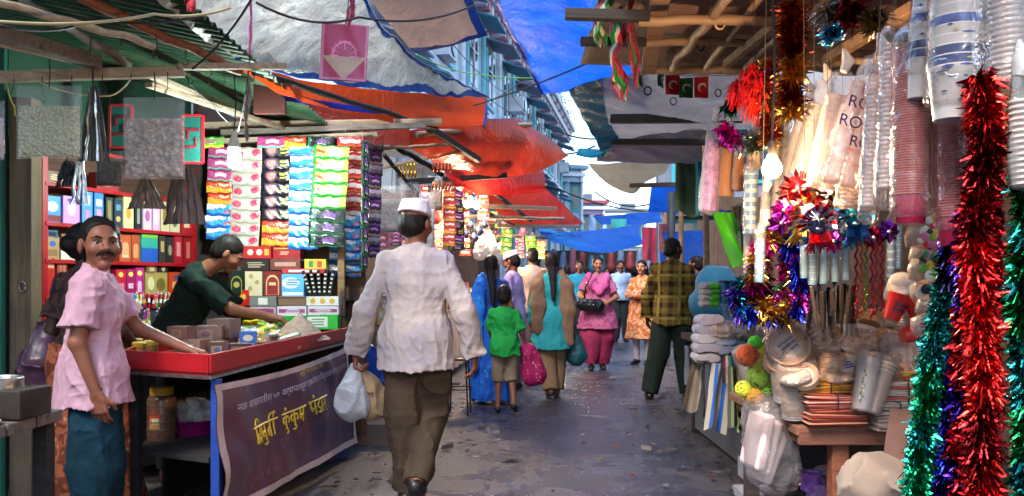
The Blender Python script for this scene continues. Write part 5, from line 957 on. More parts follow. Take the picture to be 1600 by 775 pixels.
for k in range(5):
    o = MB().tube([(.02*cos(a), 0, .024*sin(a)) for a in [i*pi/6 for i in range(13)]], .005, 6).build('wire_ring', BLK if k else M('#c9a27a', .5), None, 180); o.location = at([1125, 1094, 1012, 1052, 1122][k], [37, 72, 142, 158, 145][k], [3.3, 3.8, 4.4, 5, 5][k]); tag(o, ['dark ring tied to the first bamboo pole', 'pale ring hung from the second bamboo pole', 'small hook ring near the pennant string', 'hook ring under the pennants', 'dark hook ring beside the red pennant'][k], 'ring')
# post and rear wall of the stall, frame the goods hang on
slab('rear_wall', 'dark board wall closing the rear of the party goods stall', 'wall', (2.5, .5), (2.65, 6.4), 0, 2.7, .04, WOOD((.09, .055, .045), .85, .5, 2))
slab('rack_panel', 'brown board panel the party goods hang in front of', 'panel', (2.05, 2.2), (2.1, 4.4), .8, 2.3, .03, WOOD((.13, .075, .055), .85, .5, 2))
pole('hanging_rail', 'bamboo rail the cup sleeves hang from', (.95, 1.0, 2.43), (1.08, 4.3, 2.44), .035, BAM, cat='rail', rnd_=True)
pole('hanging_rail', 'second rail deeper inside holding the clear bags', (1.22, 1.0, 2.42), (1.3, 4.3, 2.44), .03, BAM, cat='rail', rnd_=True)
for x, y in ((1.62, 4.62), (1.95, 3.0)): pole('upright_post', 'stall post at the %s end of the hanging rail' % ('far' if y > 4 else 'table'), (x, y, 0), (x, y, 2.4), .06, BRD, cat='post')
tb = thing('goods_table', 'rough brown wooden table heaped with plates and napkins', 'table', (1.15, 3.0, 0)); PZ = .69
for k in range(5): MB().box((.6, .06+.19*k, PZ-.018), (1.3, .18, .035)).build('plank', WOOD((.28, .13, .08), .7), tb, bev=.004)
MB().box((.6, -.02, PZ-.045), (1.28, .025, .055)).build('apron_board', WOOD((.22, .09, .06), .7), tb, bev=.003); MB().box((-.02, .4, PZ-.045), (.025, .85, .055)).build('apron_board', WOOD((.2, .09, .06), .7), tb, bev=.003)
for x, y, c in ((.135, .03, (.30, .11, .06)), (1.1, .05, (.1, .06, .05)), (.05, .85, (.07, .05, .045)), (1.1, .85, (.1, .06, .05))): MB().box((x, y, PZ/2-.03), (.065, .06, PZ-.06)).build('leg', WOOD(c, .7), tb, bev=.004)
t2 = thing('goods_table', 'low cloth stall table under the towel rolls and striped cloths', 'table', (1.42, 4.55, 0)); MB().box((.5, .9, .80), (1.0, 2.0, .05)).build('table_top', DARKW, t2)
for x, y in ((.06, .0), (.95, .0), (.1, 1.8), (.95, 1.8)): MB().box((x, y, .39), (.06, .06, .77)).build('leg', DARKW, t2)
MB().box((.1, .95, .42), (.03, 1.8, .74)).build('cloth_skirt', CLOTH('#2a2c34'), t2)
MB().box((.55, -.02, .42), (.85, .03, .74)).build('front_panel', CLOTH('#1f1c22'), t2)
# ------------------------------------------------------------------ cups and sleeves
PKC = M('#b8605a', .3, 0, .12, 20, .05); MAG = M('#a31f45', .25, 0, .15); WCUP = M('#c9c0ba', .35, 0, .06); NAVY = M('#1f2f6a', .4)
def cupstack(label, px, py0, py1, wpx, Y, tilt=0., mode='pink', yaw=0., cat='cup stack', clear=True, group=None):
    top = at(px, py0, Y); H_ = (py1-py0)*Y/F; r0 = wpx*Y/F/2; t_ = thing('cup_stack', label, cat, top, R(yaw), group); t_.rotation_euler = (0, R(tilt), R(yaw)); b = MB()
    if mode == 'pink':
        n = int(H_*.84/.0058); pr = []; 
        for i in range(n): z = -.02-i*.0058; pr += [(r0*.90, z), (r0*.97, z-.0016), (r0*.97, z-.0034), (r0*.90, z-.0046)]
        zb = -.02-n*.0058; b.lathe(pr, 26); b.build('cup_rims', PKC, t_, 40); MB().lathe([(r0*.9, zb), (r0*.72, zb-.06), (r0*.68, zb-.062)], 26).build('end_cup', MAG, t_, 50)
    elif mode == 'clear':
        n = int(H_*.9/.011); pr = []
        for i in range(n): z = -.01-i*.011; pr += [(r0*.86, z), (r0*.95, z-.003), (r0*.86, z-.006)]
        b.lathe(pr, 22); b.build('cup_rims', CLEAR((.84, .74, .70), .5, .12, .5), t_, 180)  # bulb warmth tinted into the clear rims
    elif mode == 'paper':
        n = int(H_*.82/.020); pr = []; mm = []
        for i in range(n): z = -.01-i*.020; pr += [(r0*.93, z), (r0*.97, z-.003), (r0*.91, z-.0195)]; mm += [0, 1 if i % 7 < 2 else (2 if i % 7 == 4 else 0), 0]
        zb = -.01-n*.02; pr += [(r0*.9, zb), (r0*.70, zb-.085), (r0*.66, zb-.086)]; mm += [0, 0, 0]; b.lathe(pr, 28, m=mm[:len(pr)-1])
        for k in range(30):
            z = -rnd(.05, H_*.95); a = rnd(-2.6, -.5); L = rnd(.15, .55); rr = r0*.985*(1 if z > zb else .9)
            b.grid(lambda u, v: (rr*cos(a+L*(u-.5)), rr*sin(a+L*(u-.5)), z+.0045*(v-.5)*(1-abs(2*u-1)*.7)), 8, 1, 1 if k % 5 else 3)
        b.build('paper_cups', [WCUP, NAVY, M('#3a56a0', .4), M('#b9974a', .4)], t_, 40)
    elif mode == 'tube':
        b.lathe([(r0*.8, -.01), (r0*.85, -.02), (r0*.8, -H_*.97)], 18); [b.lathe([(r0*.86, -H_*q), (r0*.87, -H_*q-.02)], 18, m=1, cap=False) for q in [k/7+.06 for k in range(7)]]; b.build('paper_cups', [WCUP, M('#5a86a8', .4)], t_, 50)
    if clear:
        def sl_(u, v):
            a = 2*pi*u; z = .05-(H_+.06)*v; k = min(1, (v/.10))**.6; kb = min(1, (1-v)/.04)**.5; q = r0*(.15+.9*k)*(.5+.5*kb)*(1+.06*mn.noise(V((cos(a)*2, sin(a)*2, z*14+px)))); return (q*cos(a), q*sin(a), z)
        MB().grid(sl_, 28, 36).build('clear_sleeve', CLEAR(opac=.06, gl_=.4), t_, 180)
    MB().tube([(0, 0, .03), (.004, 0, .09), (0, 0, max(.16, 2.42-top.z))], .0012, 4).build('tie', M('#5a5048', .8), t_); return t_
random.seed(41)
cupstack('big white paper cup stack with navy dashes at the top corner', 1498, -40, 162, 82, 1.55, 2, 'paper')
cupstack('smaller navy striped paper cup stack just behind the big one', 1457, -40, 118, 50, 1.68, 6, 'paper')
cupstack('fat clear bagged cup stack at the top picture corner', 1568, -40, 150, 76, 1.5, -3, 'clear')
cupstack('long pink ribbed cup stack with a crimson end cup', 1427, 62, 338, 58, 1.72, 1, 'pink')
cupstack('second pink ribbed cup stack hanging beside red tinsel', 1488, 160, 358, 54, 1.68, -1, 'pink')
cupstack('smooth clear cup stack touching the long pink one', 1392, 64, 322, 34, 1.80, 2, 'clear')
cupstack('slim clear ribbed cup stack beside the lettered bag', 1368, 112, 345, 30, 1.9, 3, 'clear')
cupstack('slim clear cup stack behind the pink ribbed stacks', 1462, 150, 330, 26, 1.85, 0, 'clear')
cupstack('blue banded paper cup tube hanging near the lit bulb', 1174, 268, 366, 22, 3.2, 1, 'tube')
for i, (px, y0, y1, w, lab) in enumerate([(1270, 375, 442, 15, 'first white cup sleeve under the foil masks'), (1288, 378, 440, 15, 'second white cup sleeve under the foil masks'), (1304, 380, 436, 14, 'blue ringed cup sleeve under the foil masks'), (1321, 372, 434, 15, 'red ringed cup sleeve under the foil masks'), (1256, 380, 430, 12, 'short teal edged cup sleeve under the foil masks'), (1393, 352, 440, 14, 'thin pale tube right of the bead strings'.replace('right of', 'past')), (1404, 350, 416, 12, 'shorter pale tube past the bead strings'), (1188, 368, 438, 16, 'white sleeve hung below the blue banded tube')]): cupstack(lab, px, y0, y1, w, 2.75, rnd(-2, 2), 'tube')
# clear bags, one lettered
def clearbag(label, px0, py0, px1, py1, w0, w1, Y, inner=None, name='clear_bag', opac=.14, letter=None, seed=0, cat='plastic bag', dy=0.):
    a = at(px0, py0, Y); c = at(px1, py1, Y+dy); d = c-a; L = d.length; t_ = thing(name, label, cat, a); ax = d.normalized(); rt = V((1, 0, 0)); rt = (rt-ax*rt.dot(ax)).normalized(); fw = ax.cross(rt)
    W = lambda v: lerp(w0, w1, min(1, v*1.6))*Y/F/2
    def P(u, v):
        an = 2*pi*u; k = (1-max(0, (v-.93)/.07)**2)**.5 if v > .93 else 1; q = W(v)*k; n = 1+.13*mn.noise(V((cos(an)*2.2+seed, sin(an)*2.2, v*6)))+.05*mn.noise(V((cos(an)*6, sin(an)*6+seed, v*16))); return ax*(L*v)+rt*(q*cos(an)*n)+fw*(q*.55*sin(an)*n)
    MB().grid(P, 32, 30).build('clear_film', CLEAR(opac=opac), t_, 180)
    b = MB(); b.tube([V((0, 0, .0)), ax*-.03+V((.01, 0, .0)), V((0, 0, .07))], [.012, .02, .004], 8); b.build('knot', CLEAR(opac=.5), t_, 60)
    if inner:
        n_, mt, mode = inner; b = MB()
        for k in range(n_):
            off = rt*((k-(n_-1)/2)*W(1)*1.7/max(1, n_)); rr = W(1)*.85/max(1, n_); p0 = ax*(L*.2)+off*.7; p1 = ax*(L*.96)+off
            if mode == 'cups':
                m_ = 30; b.tube([p0.lerp(p1, j/m_) for j in range(m_+1)], [rr*(1.0 if j % 2 else .82) for j in range(m_+1)], 12)
            else: b.tube([p0, p0.lerp(p1, .5), p1], [rr*.8, rr, rr], 10)
        b.build('cups_inside', mt, t_, 50)
    if letter:
        for (txt, u, v, s, c_) in letter:
            fo = bpy.data.curves.new('t', 'FONT'); fo.body = txt; fo.size = s; fo.extrude = .0006; fo.align_x = 'CENTER'; oo = bpy.data.objects.new('t', fo); COL.objects.link(oo)
            me = bpy.data.meshes.new_from_object(oo.evaluated_get(bpy.context.evaluated_depsgraph_get())); bpy.data.objects.remove(oo); me.materials.append(M(c_, .4)); q = bpy.data.objects.new('lettering', me); COL.objects.link(q); q.parent = t_
            p = ax*(L*v)+rt*(W(v)*u)-fw*(W(v)*.62)*(1 if fw.y > 0 else -1); q.matrix_parent_inverse = Matrix.Identity(4); q.location = p
            Rm = Matrix((rt, -ax, (rt.cross(-ax)))).transposed(); q.rotation_euler = Rm.to_euler()
    return t_
CUPT = CLEAR((.86, .74, .68), .5)  # clear cup plastic with warm bulb light put into its tint
clearbag('clear cup bag lettered in purple and red, slanting from the rail', 1372, 92, 1322, 300, 40, 96, 2.05, (3, CUPT, 'cups'), letter=[('ROYAL', .05, .42, .044, '#4a0f5a'), ('ROYAL', .35, .30, .036, '#b01a7a'), ('ROYAL', -.15, .57, .044, '#4a0f5a'), ('ROYAL', .25, .70, .04, '#3a0f4a'), ('DISPOSABLE GLASS', .0, .74, .012, '#b5303a'), ('QUALITY CUPS', .2, .84, .012, '#b5303a'), ('* * *', .3, .2, .04, '#c2408a')], seed=1, opac=.2)
clearbag('clear cup bag hanging just behind the lettered bag', 1318, 112, 1288, 300, 30, 60, 2.3, (2, CUPT, 'cups'), seed=2)
clearbag('clear cup bag with milky folds near the copper tinsel', 1288, 128, 1256, 310, 26, 56, 2.9, (2, CUPT, 'cups'), seed=3)
clearbag('narrow clear bag slanting toward the lit bulb', 1262, 150, 1236, 320, 20, 44, 3.2, (2, CUPT, 'tube'), seed=4)
clearbag('clear bag of pale spoons behind the lit bulb', 1228, 205, 1220, 345, 18, 36, 3.4, (3, M('#c2b0a2', .4), 'tube'), seed=5)
clearbag('milky clear bag bulging under the slim cup stacks', 1345, 205, 1345, 330, 50, 80, 2.2, (3, CUPT, 'cups'), seed=6, opac=.25)
clearbag('purple printed long plastic sleeve next to the tan bags', 1116, 190, 1106, 336, 20, 32, 3.6, (1, M('#b98fb0', .4, 0, .5, 40), 'tube'), seed=7, opac=.3)
clearbag('tan paper filled bag beside the purple printed sleeve', 1138, 205, 1133, 312, 20, 28, 3.6, (1, M('#b07a52', .6), 'tube'), seed=8)
clearbag('second tan paper filled bag with a knotted top', 1155, 232, 1154, 300, 16, 22, 3.5, (1, M('#a8704a', .6), 'tube'), seed=9)
clearbag('clear bag of beige straws hung above the blue banded tube', 1178, 205, 1178, 268, 16, 24, 3.4, (3, M('#c9ad8a', .5), 'tube'), seed=10)
clearbag('white plastic sleeve hanging down to the tinsel wreath', 1196, 300, 1194, 440, 12, 24, 3.1, (1, M('#c9c0ba', .4), 'tube'), seed=11)
clearbag('long pale sleeve beside the hanging green cloth', 1168, 340, 1170, 440, 12, 16, 3.4, (1, M('#b9a8a0', .4), 'tube'), seed=12)
clearbag('clear bag corner at the picture edge over green tinsel', 1592, 120, 1600, 300, 20, 46, 1.45, (1, CUPT, 'cups'), seed=13)
clearbag('greenish banded sleeve below the red paper fringe', 1210, 190, 1208, 260, 14, 18, 3.0, (1, M('#7a7a4a', .4, 0, .5, 60), 'tube'), seed=14)
# bag column with coloured stickers
random.seed(44)
for i in range(7):
    py = 345+27*i; px = 1456+rnd(-10, 10); Y = 2.1; t_ = thing('sticker_bag', 'clear bag of bright stickers in the column beside green tinsel', 'sticker bag', at(px, py, Y), R(rnd(-20, 20)), 'sticker bags hung beside the green tinsel'); t_.rotation_euler = (R(rnd(-15, 15)), R(rnd(-20, 20)), R(rnd(-20, 20)))
    MB().lathe([(.001, -.035), (.05, -.028), (.058, 0), (.05, .028), (.001, .035)], 16, sy=.45).build('clear_film', CLEAR((.9, .82, .74), .2), t_, 180)
    for k in range(14):
        c = random.choice(['#b8322a', '#2f7a4a', '#c9a23a', '#2f4fae', '#c96a8a', '#d9cfc0', '#1f1f24', '#6a9a3a']); a = rnd(0, 6.3); q = rnd(.0, .042); MB().lathe([(rnd(.008, .016), 0), (.006, .003)], 10, (q*cos(a), -.026-.001*k, q*sin(a)*.6), rot=(R(90), 0, 0)).build('sticker', M(c, .35), t_)
# ------------------------------------------------------------------ tinsel
def tinsel(name, label, path, r, cols, dens=1500, curl=.35, cat='tinsel garland', seed=0, w=.0019, group=None, closed=False, core=True):
    "garland: thin foil blades standing out all round a cord"
    rg = random.Random(seed); P = [V(p) for p in path]; L = [0]
    for a, b in zip(P, P[1:]): L.append(L[-1]+(b-a).length)
    n = int(dens*2.3*L[-1]); mb = MB(); org = P[0]; j = 0
    for i in range(n):
        s = L[-1]*i/n
        while j < len(L)-2 and L[j+1] < s: j += 1
        t = (s-L[j])/max(1e-6, L[j+1]-L[j]); p = P[j].lerp(P[j+1], t); d = (P[j+1]-P[j]).normalized(); u = d.orthogonal().normalized(); v = d.cross(u); a = rg.uniform(0, 2*pi)
        e = (u*cos(a)+v*sin(a)+d*rg.uniform(-.5, .5)).normalized(); sd = e.cross(d).normalized()*w*rg.uniform(.6, 1.3); sd = (sd+d*rg.uniform(-.006, .006)); q = r*(rg.uniform(.55, 1.1) if rg.random() < .93 else rg.uniform(1.1, 1.5)); m1 = p+e*q*.55+d*rg.uniform(-.01, .01); tip = p+e*q+d*rg.uniform(-curl, curl)*r-V((0, 0, r*.2))
        nc = len(cols); mi = int((mn.noise(p*9+V((seed, 0, 0)))*.5+.5)*nc*1.3+rg.random()*.6) % nc
        mb.add([p+sd*.5-org, p-sd*.5-org, m1-sd-org, m1+sd-org, tip+sd*.25-org, tip-sd*.25-org], [(0, 1, 2, 3), (3, 2, 5, 4)], mi)
    if core: mb.tube([p-org for p in P[::max(1, len(P)//40)]], .004, 5, len(cols)-1)
    o = mb.build(name, [FOIL(c, .24) for c in cols]); o.location = org; return tag(o, label, cat, group)
def hangpath(x0, y0, z0, z1, sway=.03, seed=0, dx=0., dy=0.):
    n = 40; return [(x0+dx*i/n+sway*mn.noise(V((i*.12, seed, 0))), y0+dy*i/n+sway*mn.noise(V((seed, i*.12, 5))), lerp(z0, z1, i/n)) for i in range(n+1)]
RD, RD2, GR, GR2, SV, PU, BU, MG, CU, GD, TL = '#c4121a', '#8d0a12', '#0b8a4a', '#0a5f3a', '#a9a9b0', '#3a1a8a', '#1a2fc0', '#c01a9a', '#b5562a', '#c9a04a', '#128a8a'
tinsel('tinsel_garland', 'thick red tinsel garland hanging beside the pink cup stack', hangpath(.90, 1.48, 1.645, .55, .02, 1, .01, 0), .034, [RD, RD2, '#d8261f'], 4200, seed=1)
tinsel('tinsel_garland', 'second red tinsel garland overlapping the thick one', hangpath(.945, 1.53, 1.66, .5, .02, 2, -.01, 0), .032, [RD, RD2, RD, '#5a0a2a'], 3600, seed=2)
tinsel('tinsel_garland', 'red and violet tinsel garland hanging lowest behind the red pair', hangpath(.955, 1.60, 1.4, .5, .02, 3, -.02, 0), .032, [RD2, PU, RD], 3000, seed=3)
tinsel('tinsel_garland', 'green tinsel garland along the picture edge', hangpath(.99, 1.47, 1.52, .5, .02, 4, .0, 0), .036, [GR, GR2, GR, TL], 3800, seed=4)
tinsel('tinsel_garland', 'bright green tinsel garland farther inside the edge', hangpath(1.04, 1.52, 2.1, .5, .02, 5, .0, 0), .036, [GR, '#16a860', GR2], 3200, seed=5)
tinsel('tinsel_garland', 'green tinsel garland slanting down in front of the heaped table', [at(1505, 350, 1.75), at(1490, 400, 1.75), at(1475, 460, 1.72), at(1462, 520, 1.7), at(1450, 600, 1.68), at(1440, 690, 1.66), at(1428, 800, 1.64)], .030, [GR, GR2, '#14a070', TL], 3600, seed=6)
tinsel('tinsel_garland', 'silver tinsel garland with coloured glints beside the slanting green one', [at(1480, 545, 1.8), at(1472, 620, 1.8), at(1460, 700, 1.78), at(1452, 800, 1.76)], .030, [SV, SV, '#c9c9d0', BU, MG, GD], 3200, seed=7)
tinsel('tinsel_garland', 'deep violet tinsel garland between green and red ones', hangpath(.985, 1.72, 1.36, .5, .02, 8, -.02, 0), .028, [PU, '#20104a', BU], 2600, seed=8)
tinsel('tinsel_garland', 'copper tinsel garland hanging from the cloth ceiling', hangpath(1.04, 2.85, 2.28, 1.86, .02, 9), .06, [CU, '#d07a3a', GD, '#7a2a1a'], 2300, seed=9)
tinsel('tinsel_garland', 'red copper tinsel tail beside the red paper fringe', hangpath(.99, 2.95, 2.1, 1.78, .03, 10), .045, [CU, RD, GD], 2000, seed=10)
tinsel('tinsel_ball', 'small violet foil ball hanging by the copper tinsel', hangpath(1.0, 2.95, 2.09, 2.05, .0, 11), .032, ['#8a1fc0', MG], 6000, cat='foil ball', seed=11)
tinsel('tinsel_garland', 'green and silver tinsel swag below the red paper fringe', [at(1128, 196, 3.1), at(1150, 222, 3.1), at(1180, 226, 3.1), at(1212, 205, 3.1)], .04, [GR, '#7aa04a', SV, MG], 2400, seed=12)
tinsel('tinsel_ball', 'dark green foil tuft beside the red paper fringe', [at(1140, 160, 3.1), at(1150, 165, 3.1)], .045, ['#0a5a3a', GR2], 8000, cat='foil tuft', seed=13)
tinsel('tinsel_ball', 'crimson foil tuft hanging over the tan bags', [at(1135, 212, 3.4), at(1142, 216, 3.4)], .045, ['#b01048', MG], 7000, cat='foil tuft', seed=14)
tinsel('tinsel_ball', 'dark blue and silver foil tuft under the ceiling', [at(1290, 10, 2.5), at(1310, 30, 2.5)], .06, ['#1a2a5a', SV, '#1a6a9a'], 3500, cat='foil tuft', seed=15)
tinsel('tinsel_ball', 'crimson foil tuft beside the blue ceiling tuft', [at(1330, 5, 2.45), at(1332, 40, 2.45)], .05, ['#b01040', '#7a0a2a'], 3500, cat='foil tuft', seed=16)
tinsel('tinsel_ball', 'bright sky blue foil tuft below the dark blue one', [at(1298, 45, 2.4), at(1304, 62, 2.4)], .035, ['#1a7ab0', '#9ac0d0'], 5000, cat='foil tuft', seed=17)
tinsel('tinsel_ball', 'dull gold foil tuft by the navy striped cups', [at(1360, 20, 2.4), at(1372, 45, 2.4)], .05, ['#5a4a3a', '#8a7a5a', SV], 3000, cat='foil tuft', seed=18)
def ring(px, py, rx, ry, Y, n=44, a0=0, a1=360): return [at(px+rx*cos(R(lerp(a0, a1, i/n))), py-ry*sin(R(lerp(a0, a1, i/n))), Y+.03*sin(i*.8)) for i in range(n+1)]
tinsel('tinsel_wreath', 'large magenta and gold tinsel wreath hung over the towels', ring(1214, 432, 34, 62, 2.9), .05, [MG, '#8a128a', BU, GD, MG], 2100, cat='tinsel wreath', seed=20)
tinsel('tinsel_wreath', 'blue and violet tinsel loop inside the magenta wreath', ring(1212, 420, 20, 60, 2.95), .04, [BU, PU, GR, MG], 1900, cat='tinsel wreath', seed=21)
tinsel('tinsel_wreath', 'small blue green tinsel loop beside the magenta wreath', ring(1172, 466, 20, 26, 2.95), .042, [BU, GR, PU, TL], 2300, cat='tinsel wreath', seed=22)
tinsel('tinsel_wreath', 'green and gold tinsel tail below the small blue loop', [at(1160, 482, 2.9), at(1180, 496, 2.9), at(1202, 496, 2.9), at(1220, 480, 2.9)], .035, [GR, GD, BU], 2200, cat='tinsel garland', seed=23)
tinsel('tinsel_garland', 'magenta tinsel tail at the wreath edge by the black combs', [at(1246, 400, 2.85), at(1252, 450, 2.85), at(1244, 496, 2.85)], .04, [MG, '#d04ac0', BU], 2200, seed=24)
# red paper fringe flowers
ff = thing('paper_fringe', 'bright red crepe paper fringe ball hung under the ceiling', 'paper decoration', at(1180, 120, 3.0)); rg = random.Random(2)
for k, (dx, dz, r) in enumerate([(0, 0, .075), (.02, -.07, .085), (-.06, -.05, .06), (.07, -.10, .06)]):
    b = MB()
    for i in range(260):
        d = V((rg.gauss(0, 1), rg.gauss(0, 1), rg.gauss(0, 1)+.2)).normalized(); s = d.orthogonal().normalized()*.004; e = d*r*rg.uniform(.7, 1.05); g_ = V((0, 0, -r*rg.uniform(.1, .7))); b.add([s, -s, e*.7-s*1.3, e*.7+s*1.3, e+g_-s*.6, e+g_+s*.6], [(0, 1, 2, 3), (3, 2, 4, 5)])
    o = b.build('fringe_tuft', M(('#c4121a', '#d8281a', '#a30d18', '#d8432a')[k], .5, 0, .3, 30), ff); o.location = (dx, 0, dz)
# foil masks and rosettes
random.seed(52)
def mask(label, px, py, r, Y, c1, c2, c3, rot=0):
    t_ = thing('foil_mask', label, 'party mask', at(px, py, Y)); t_.rotation_euler = (R(rnd(-15, 15)), R(rot), R(rnd(-25, 15)))
    def face(u, v):
        a = 2*pi*u; q = v**.8; x = r*.62*q*cos(a); z = r*.85*q*sin(a); y = -r*.5*(1-q*q)-.10*r*max(0, 1-((x/(.16*r))**2+((z+.05*r)/(.3*r))**2)); return (x, y, z)
    MB().grid(face, 30, 14).build('mask_face', FOIL(c1, .25), t_, 180)
    for s in (-1, 1): MB().lathe([(.001, 0), (r*.16, .002), (r*.12, .006), (.001, .009)], 14, (s*r*.24, -r*.46, r*.18), rot=(R(90), 0, 0), sy=.6).build('eye_hole', BLK, t_)
    MB().tube([(-r*.2, -r*.42, -r*.34), (0, -r*.49, -r*.40), (r*.2, -r*.42, -r*.34)], r*.05, 6).build('mouth', FOIL(c2, .3), t_, 180)
    for i in range(15):
        a = R(-20+220*i/14); b = MB(); q0, q1 = r*.75, r*rnd(1.15, 1.55); d = V((cos(a), 0, sin(a))); s = V((-sin(a), .3, cos(a)))*r*.13; b.add([d*q0*.85-s*.6, d*q0*.85+s*.6, d*(q0+q1)/2+s+V((0, -.02, 0)), d*q1, d*(q0+q1)/2-s+V((0, -.02, 0))], [(0, 1, 2, 3, 4)]); b.build('foil_point', FOIL((c2, c3)[i % 2], .25), t_, solid=.001)
    b = MB()
    for i in range(16): x = r*rnd(-.6, .6); b.tube([(x, 0, -r*.6), (x*1.2, -.01, -r*1.2), (x*1.5+rnd(-.02, .02), 0, -r*rnd(1.5, 2.0))], [.004, .005, .002], 4)
    b.build('ribbon_fringe', FOIL(c3, .3), t_)
for a in [('red foil party mask at the edge of the mask cluster', 1250, 300, .062, 2.55, '#b5121f', '#c9c0c0', '#8a0f2a', -10), ('silver foil mask with red points below the red mask', 1262, 335, .058, 2.5, '#b9b4b4', '#b5121f', '#c9a04a', 8), ('dark foil mask with black points atop the cluster', 1292, 292, .06, 2.5, '#26242c', '#17161c', '#8a2a3a', 5), ('blue and silver foil mask low in the cluster', 1278, 348, .05, 2.4, '#5a6a9a', '#a9a9b5', '#b5121f', -6), ('gold foil mask with black hair points', 1318, 320, .055, 2.45, '#b58a4a', '#1c1a1e', '#a9a9b5', 12), ('teal foil mask at the far edge of the cluster', 1336, 338, .05, 2.4, '#128a9a', '#c9c9cc', '#1a5a9a', -4), ('copper foil mask between gold and dark ones', 1318, 286, .05, 2.6, '#a8643a', '#c9a04a', '#1f1c20', 0)]: mask(*a)
for i, (px, py, c, nm) in enumerate([(1222, 330, MG, 'magenta'), (1218, 350, '#8a1f8a', 'violet'), (1300, 378, '#a01fb0', 'purple'), (1340, 352, '#128a9a', 'teal'), (1328, 372, '#1a7a9a', 'blue green'), (1270, 378, '#5a7a9a', 'steel blue'), (1362, 372, '#a01030', 'dark red'), (1386, 362, '#6a1f9a', 'deep violet')]):
    t_ = thing('foil_rosette', nm+' twisted foil rosette in the row under the masks', 'foil rosette', at(px, py, 2.45)); b = MB()
    for k in range(9):
        a = 2*pi*k/9; d = V((cos(a), 0, sin(a))); s = V((-sin(a), .4, cos(a)))*.013; b.add([V((0, -.012, 0)), d*.022+s+V((0, -.016*(k % 2), 0)), d*.042, d*.022-s-V((0, .01, 0))], [(0, 1, 2, 3)])
    b.build('foil_petals', FOIL(c, .22), t_); MB().lathe([(.001, -.008), (.009, 0), (.001, .008)], 8, (0, -.016, 0)).build('centre_bead', FOIL('#c9c0c0', .2), t_, 180)
# bead strings, combs, cup heap behind the table
for i, (px, c, nm) in enumerate([(1338, '#9a1024', 'dark red'), (1346, '#b5562a', 'copper'), (1353, '#7a8a3a', 'olive gold'), (1362, '#a01830', 'crimson'), (1369, '#c4243a', 'bright red'), (1378, '#b01030', 'ruby')]):
    b = MB(); p0 = at(px, 372, 2.6); h = (500-372-6*(i % 3))*2.6/F
    for k in range(46): z = -h*k/46; a = k*.9; b.lathe([(.0005, -.0042), (.0068, 0), (.0005, .0042)], 6, (.004*cos(a), .004*sin(a), z))
    o = b.build('bead_string', FOIL(c, .2), None, 180); o.location = p0; tag(o, nm+' shiny bead string in the curtain beside the black combs', 'bead string')
for i in range(14):
    px = 1268+5.2*i; b = MB(); b.box((0, 0, -.07), (.012, .01, .14)); [b.tube([(-.005+.0033*k, 0, -.14), (-.006+.004*k, -.004, -.185)], .0013, 4) for k in range(4)]
    o = b.build('plastic_fork', M('#151416' if i % 3 else '#4a3f38', .25), None, bev=.002); o.location = at(px, 428+rnd(0, 30), 2.75+.02*(i % 3)); o.rotation_euler = (R(rnd(-10, 10)), R(rnd(-8, 8)), R(rnd(-30, 30))); tag(o, 'dark plastic fork hanging in the bundle below the cup sleeves', 'fork', 'bundle of dark plastic forks')
random.seed(61)
for i, (px, py, Y, tx, ty, r, h, lab) in enumerate([(1402, 462, 2.5, 60, -30, .042, .1, 'clear lidded cup pile bag lying below the pale tubes'), (1432, 470, 2.5, 90, 40, .042, .12, 'clear cup sleeve lying on its side near the stickers'), (1425, 505, 2.45, 0, 0, .045, .1, 'upright clear cup stack near the red printed cups'), (1445, 492, 2.45, 20, 20, .04, .1, 'tilted clear cup stack by the sticker bags')]):
    t_ = thing('cup_stack', lab, 'cup stack', at(px, py, Y)); t_.rotation_euler = (R(tx), R(ty), 0); pr = []
    for k in range(int(h/.008)): pr += [(r*.85, .008*k), (r, .008*k+.003), (r*.85, .008*k+.006)]
    MB().lathe(pr, 20).build('cup_rims', CLEAR((.85, .80, .76), .45), t_, 180); MB().lathe([(r*.95, -.002), (r*.9, -.006), (r*.4, -.006)], 20).build('lid', M('#b9a89c', .35), t_, 50)
for i, (px, py, rt_, lab) in enumerate([(1392, 500, 20, 'red printed paper cup standing among clear cups'), (1410, 525, 75, 'red printed paper cup lying on the bags'), (1436, 505, -15, 'red topped bottle shaped packet by the stickers')]):
    t_ = thing('paper_cup', lab, 'paper cup', at(px, py, 2.4)); t_.rotation_euler = (0, R(rt_), 0); MB().lathe([(.024, 0), (.034, .08), (.036, .083)], 18).build('cup_body', M('#b8201c', .35), t_, 50); b = MB(); [b.grid(lambda u, v: (.0325*cos(-2.2+1.3*u), .0325*sin(-2.2+1.3*u), .03+.016*k+.008*v), 8, 1) for k in (0, 1)]; b.build('print_band', M('#3a1a3a', .4), t_)
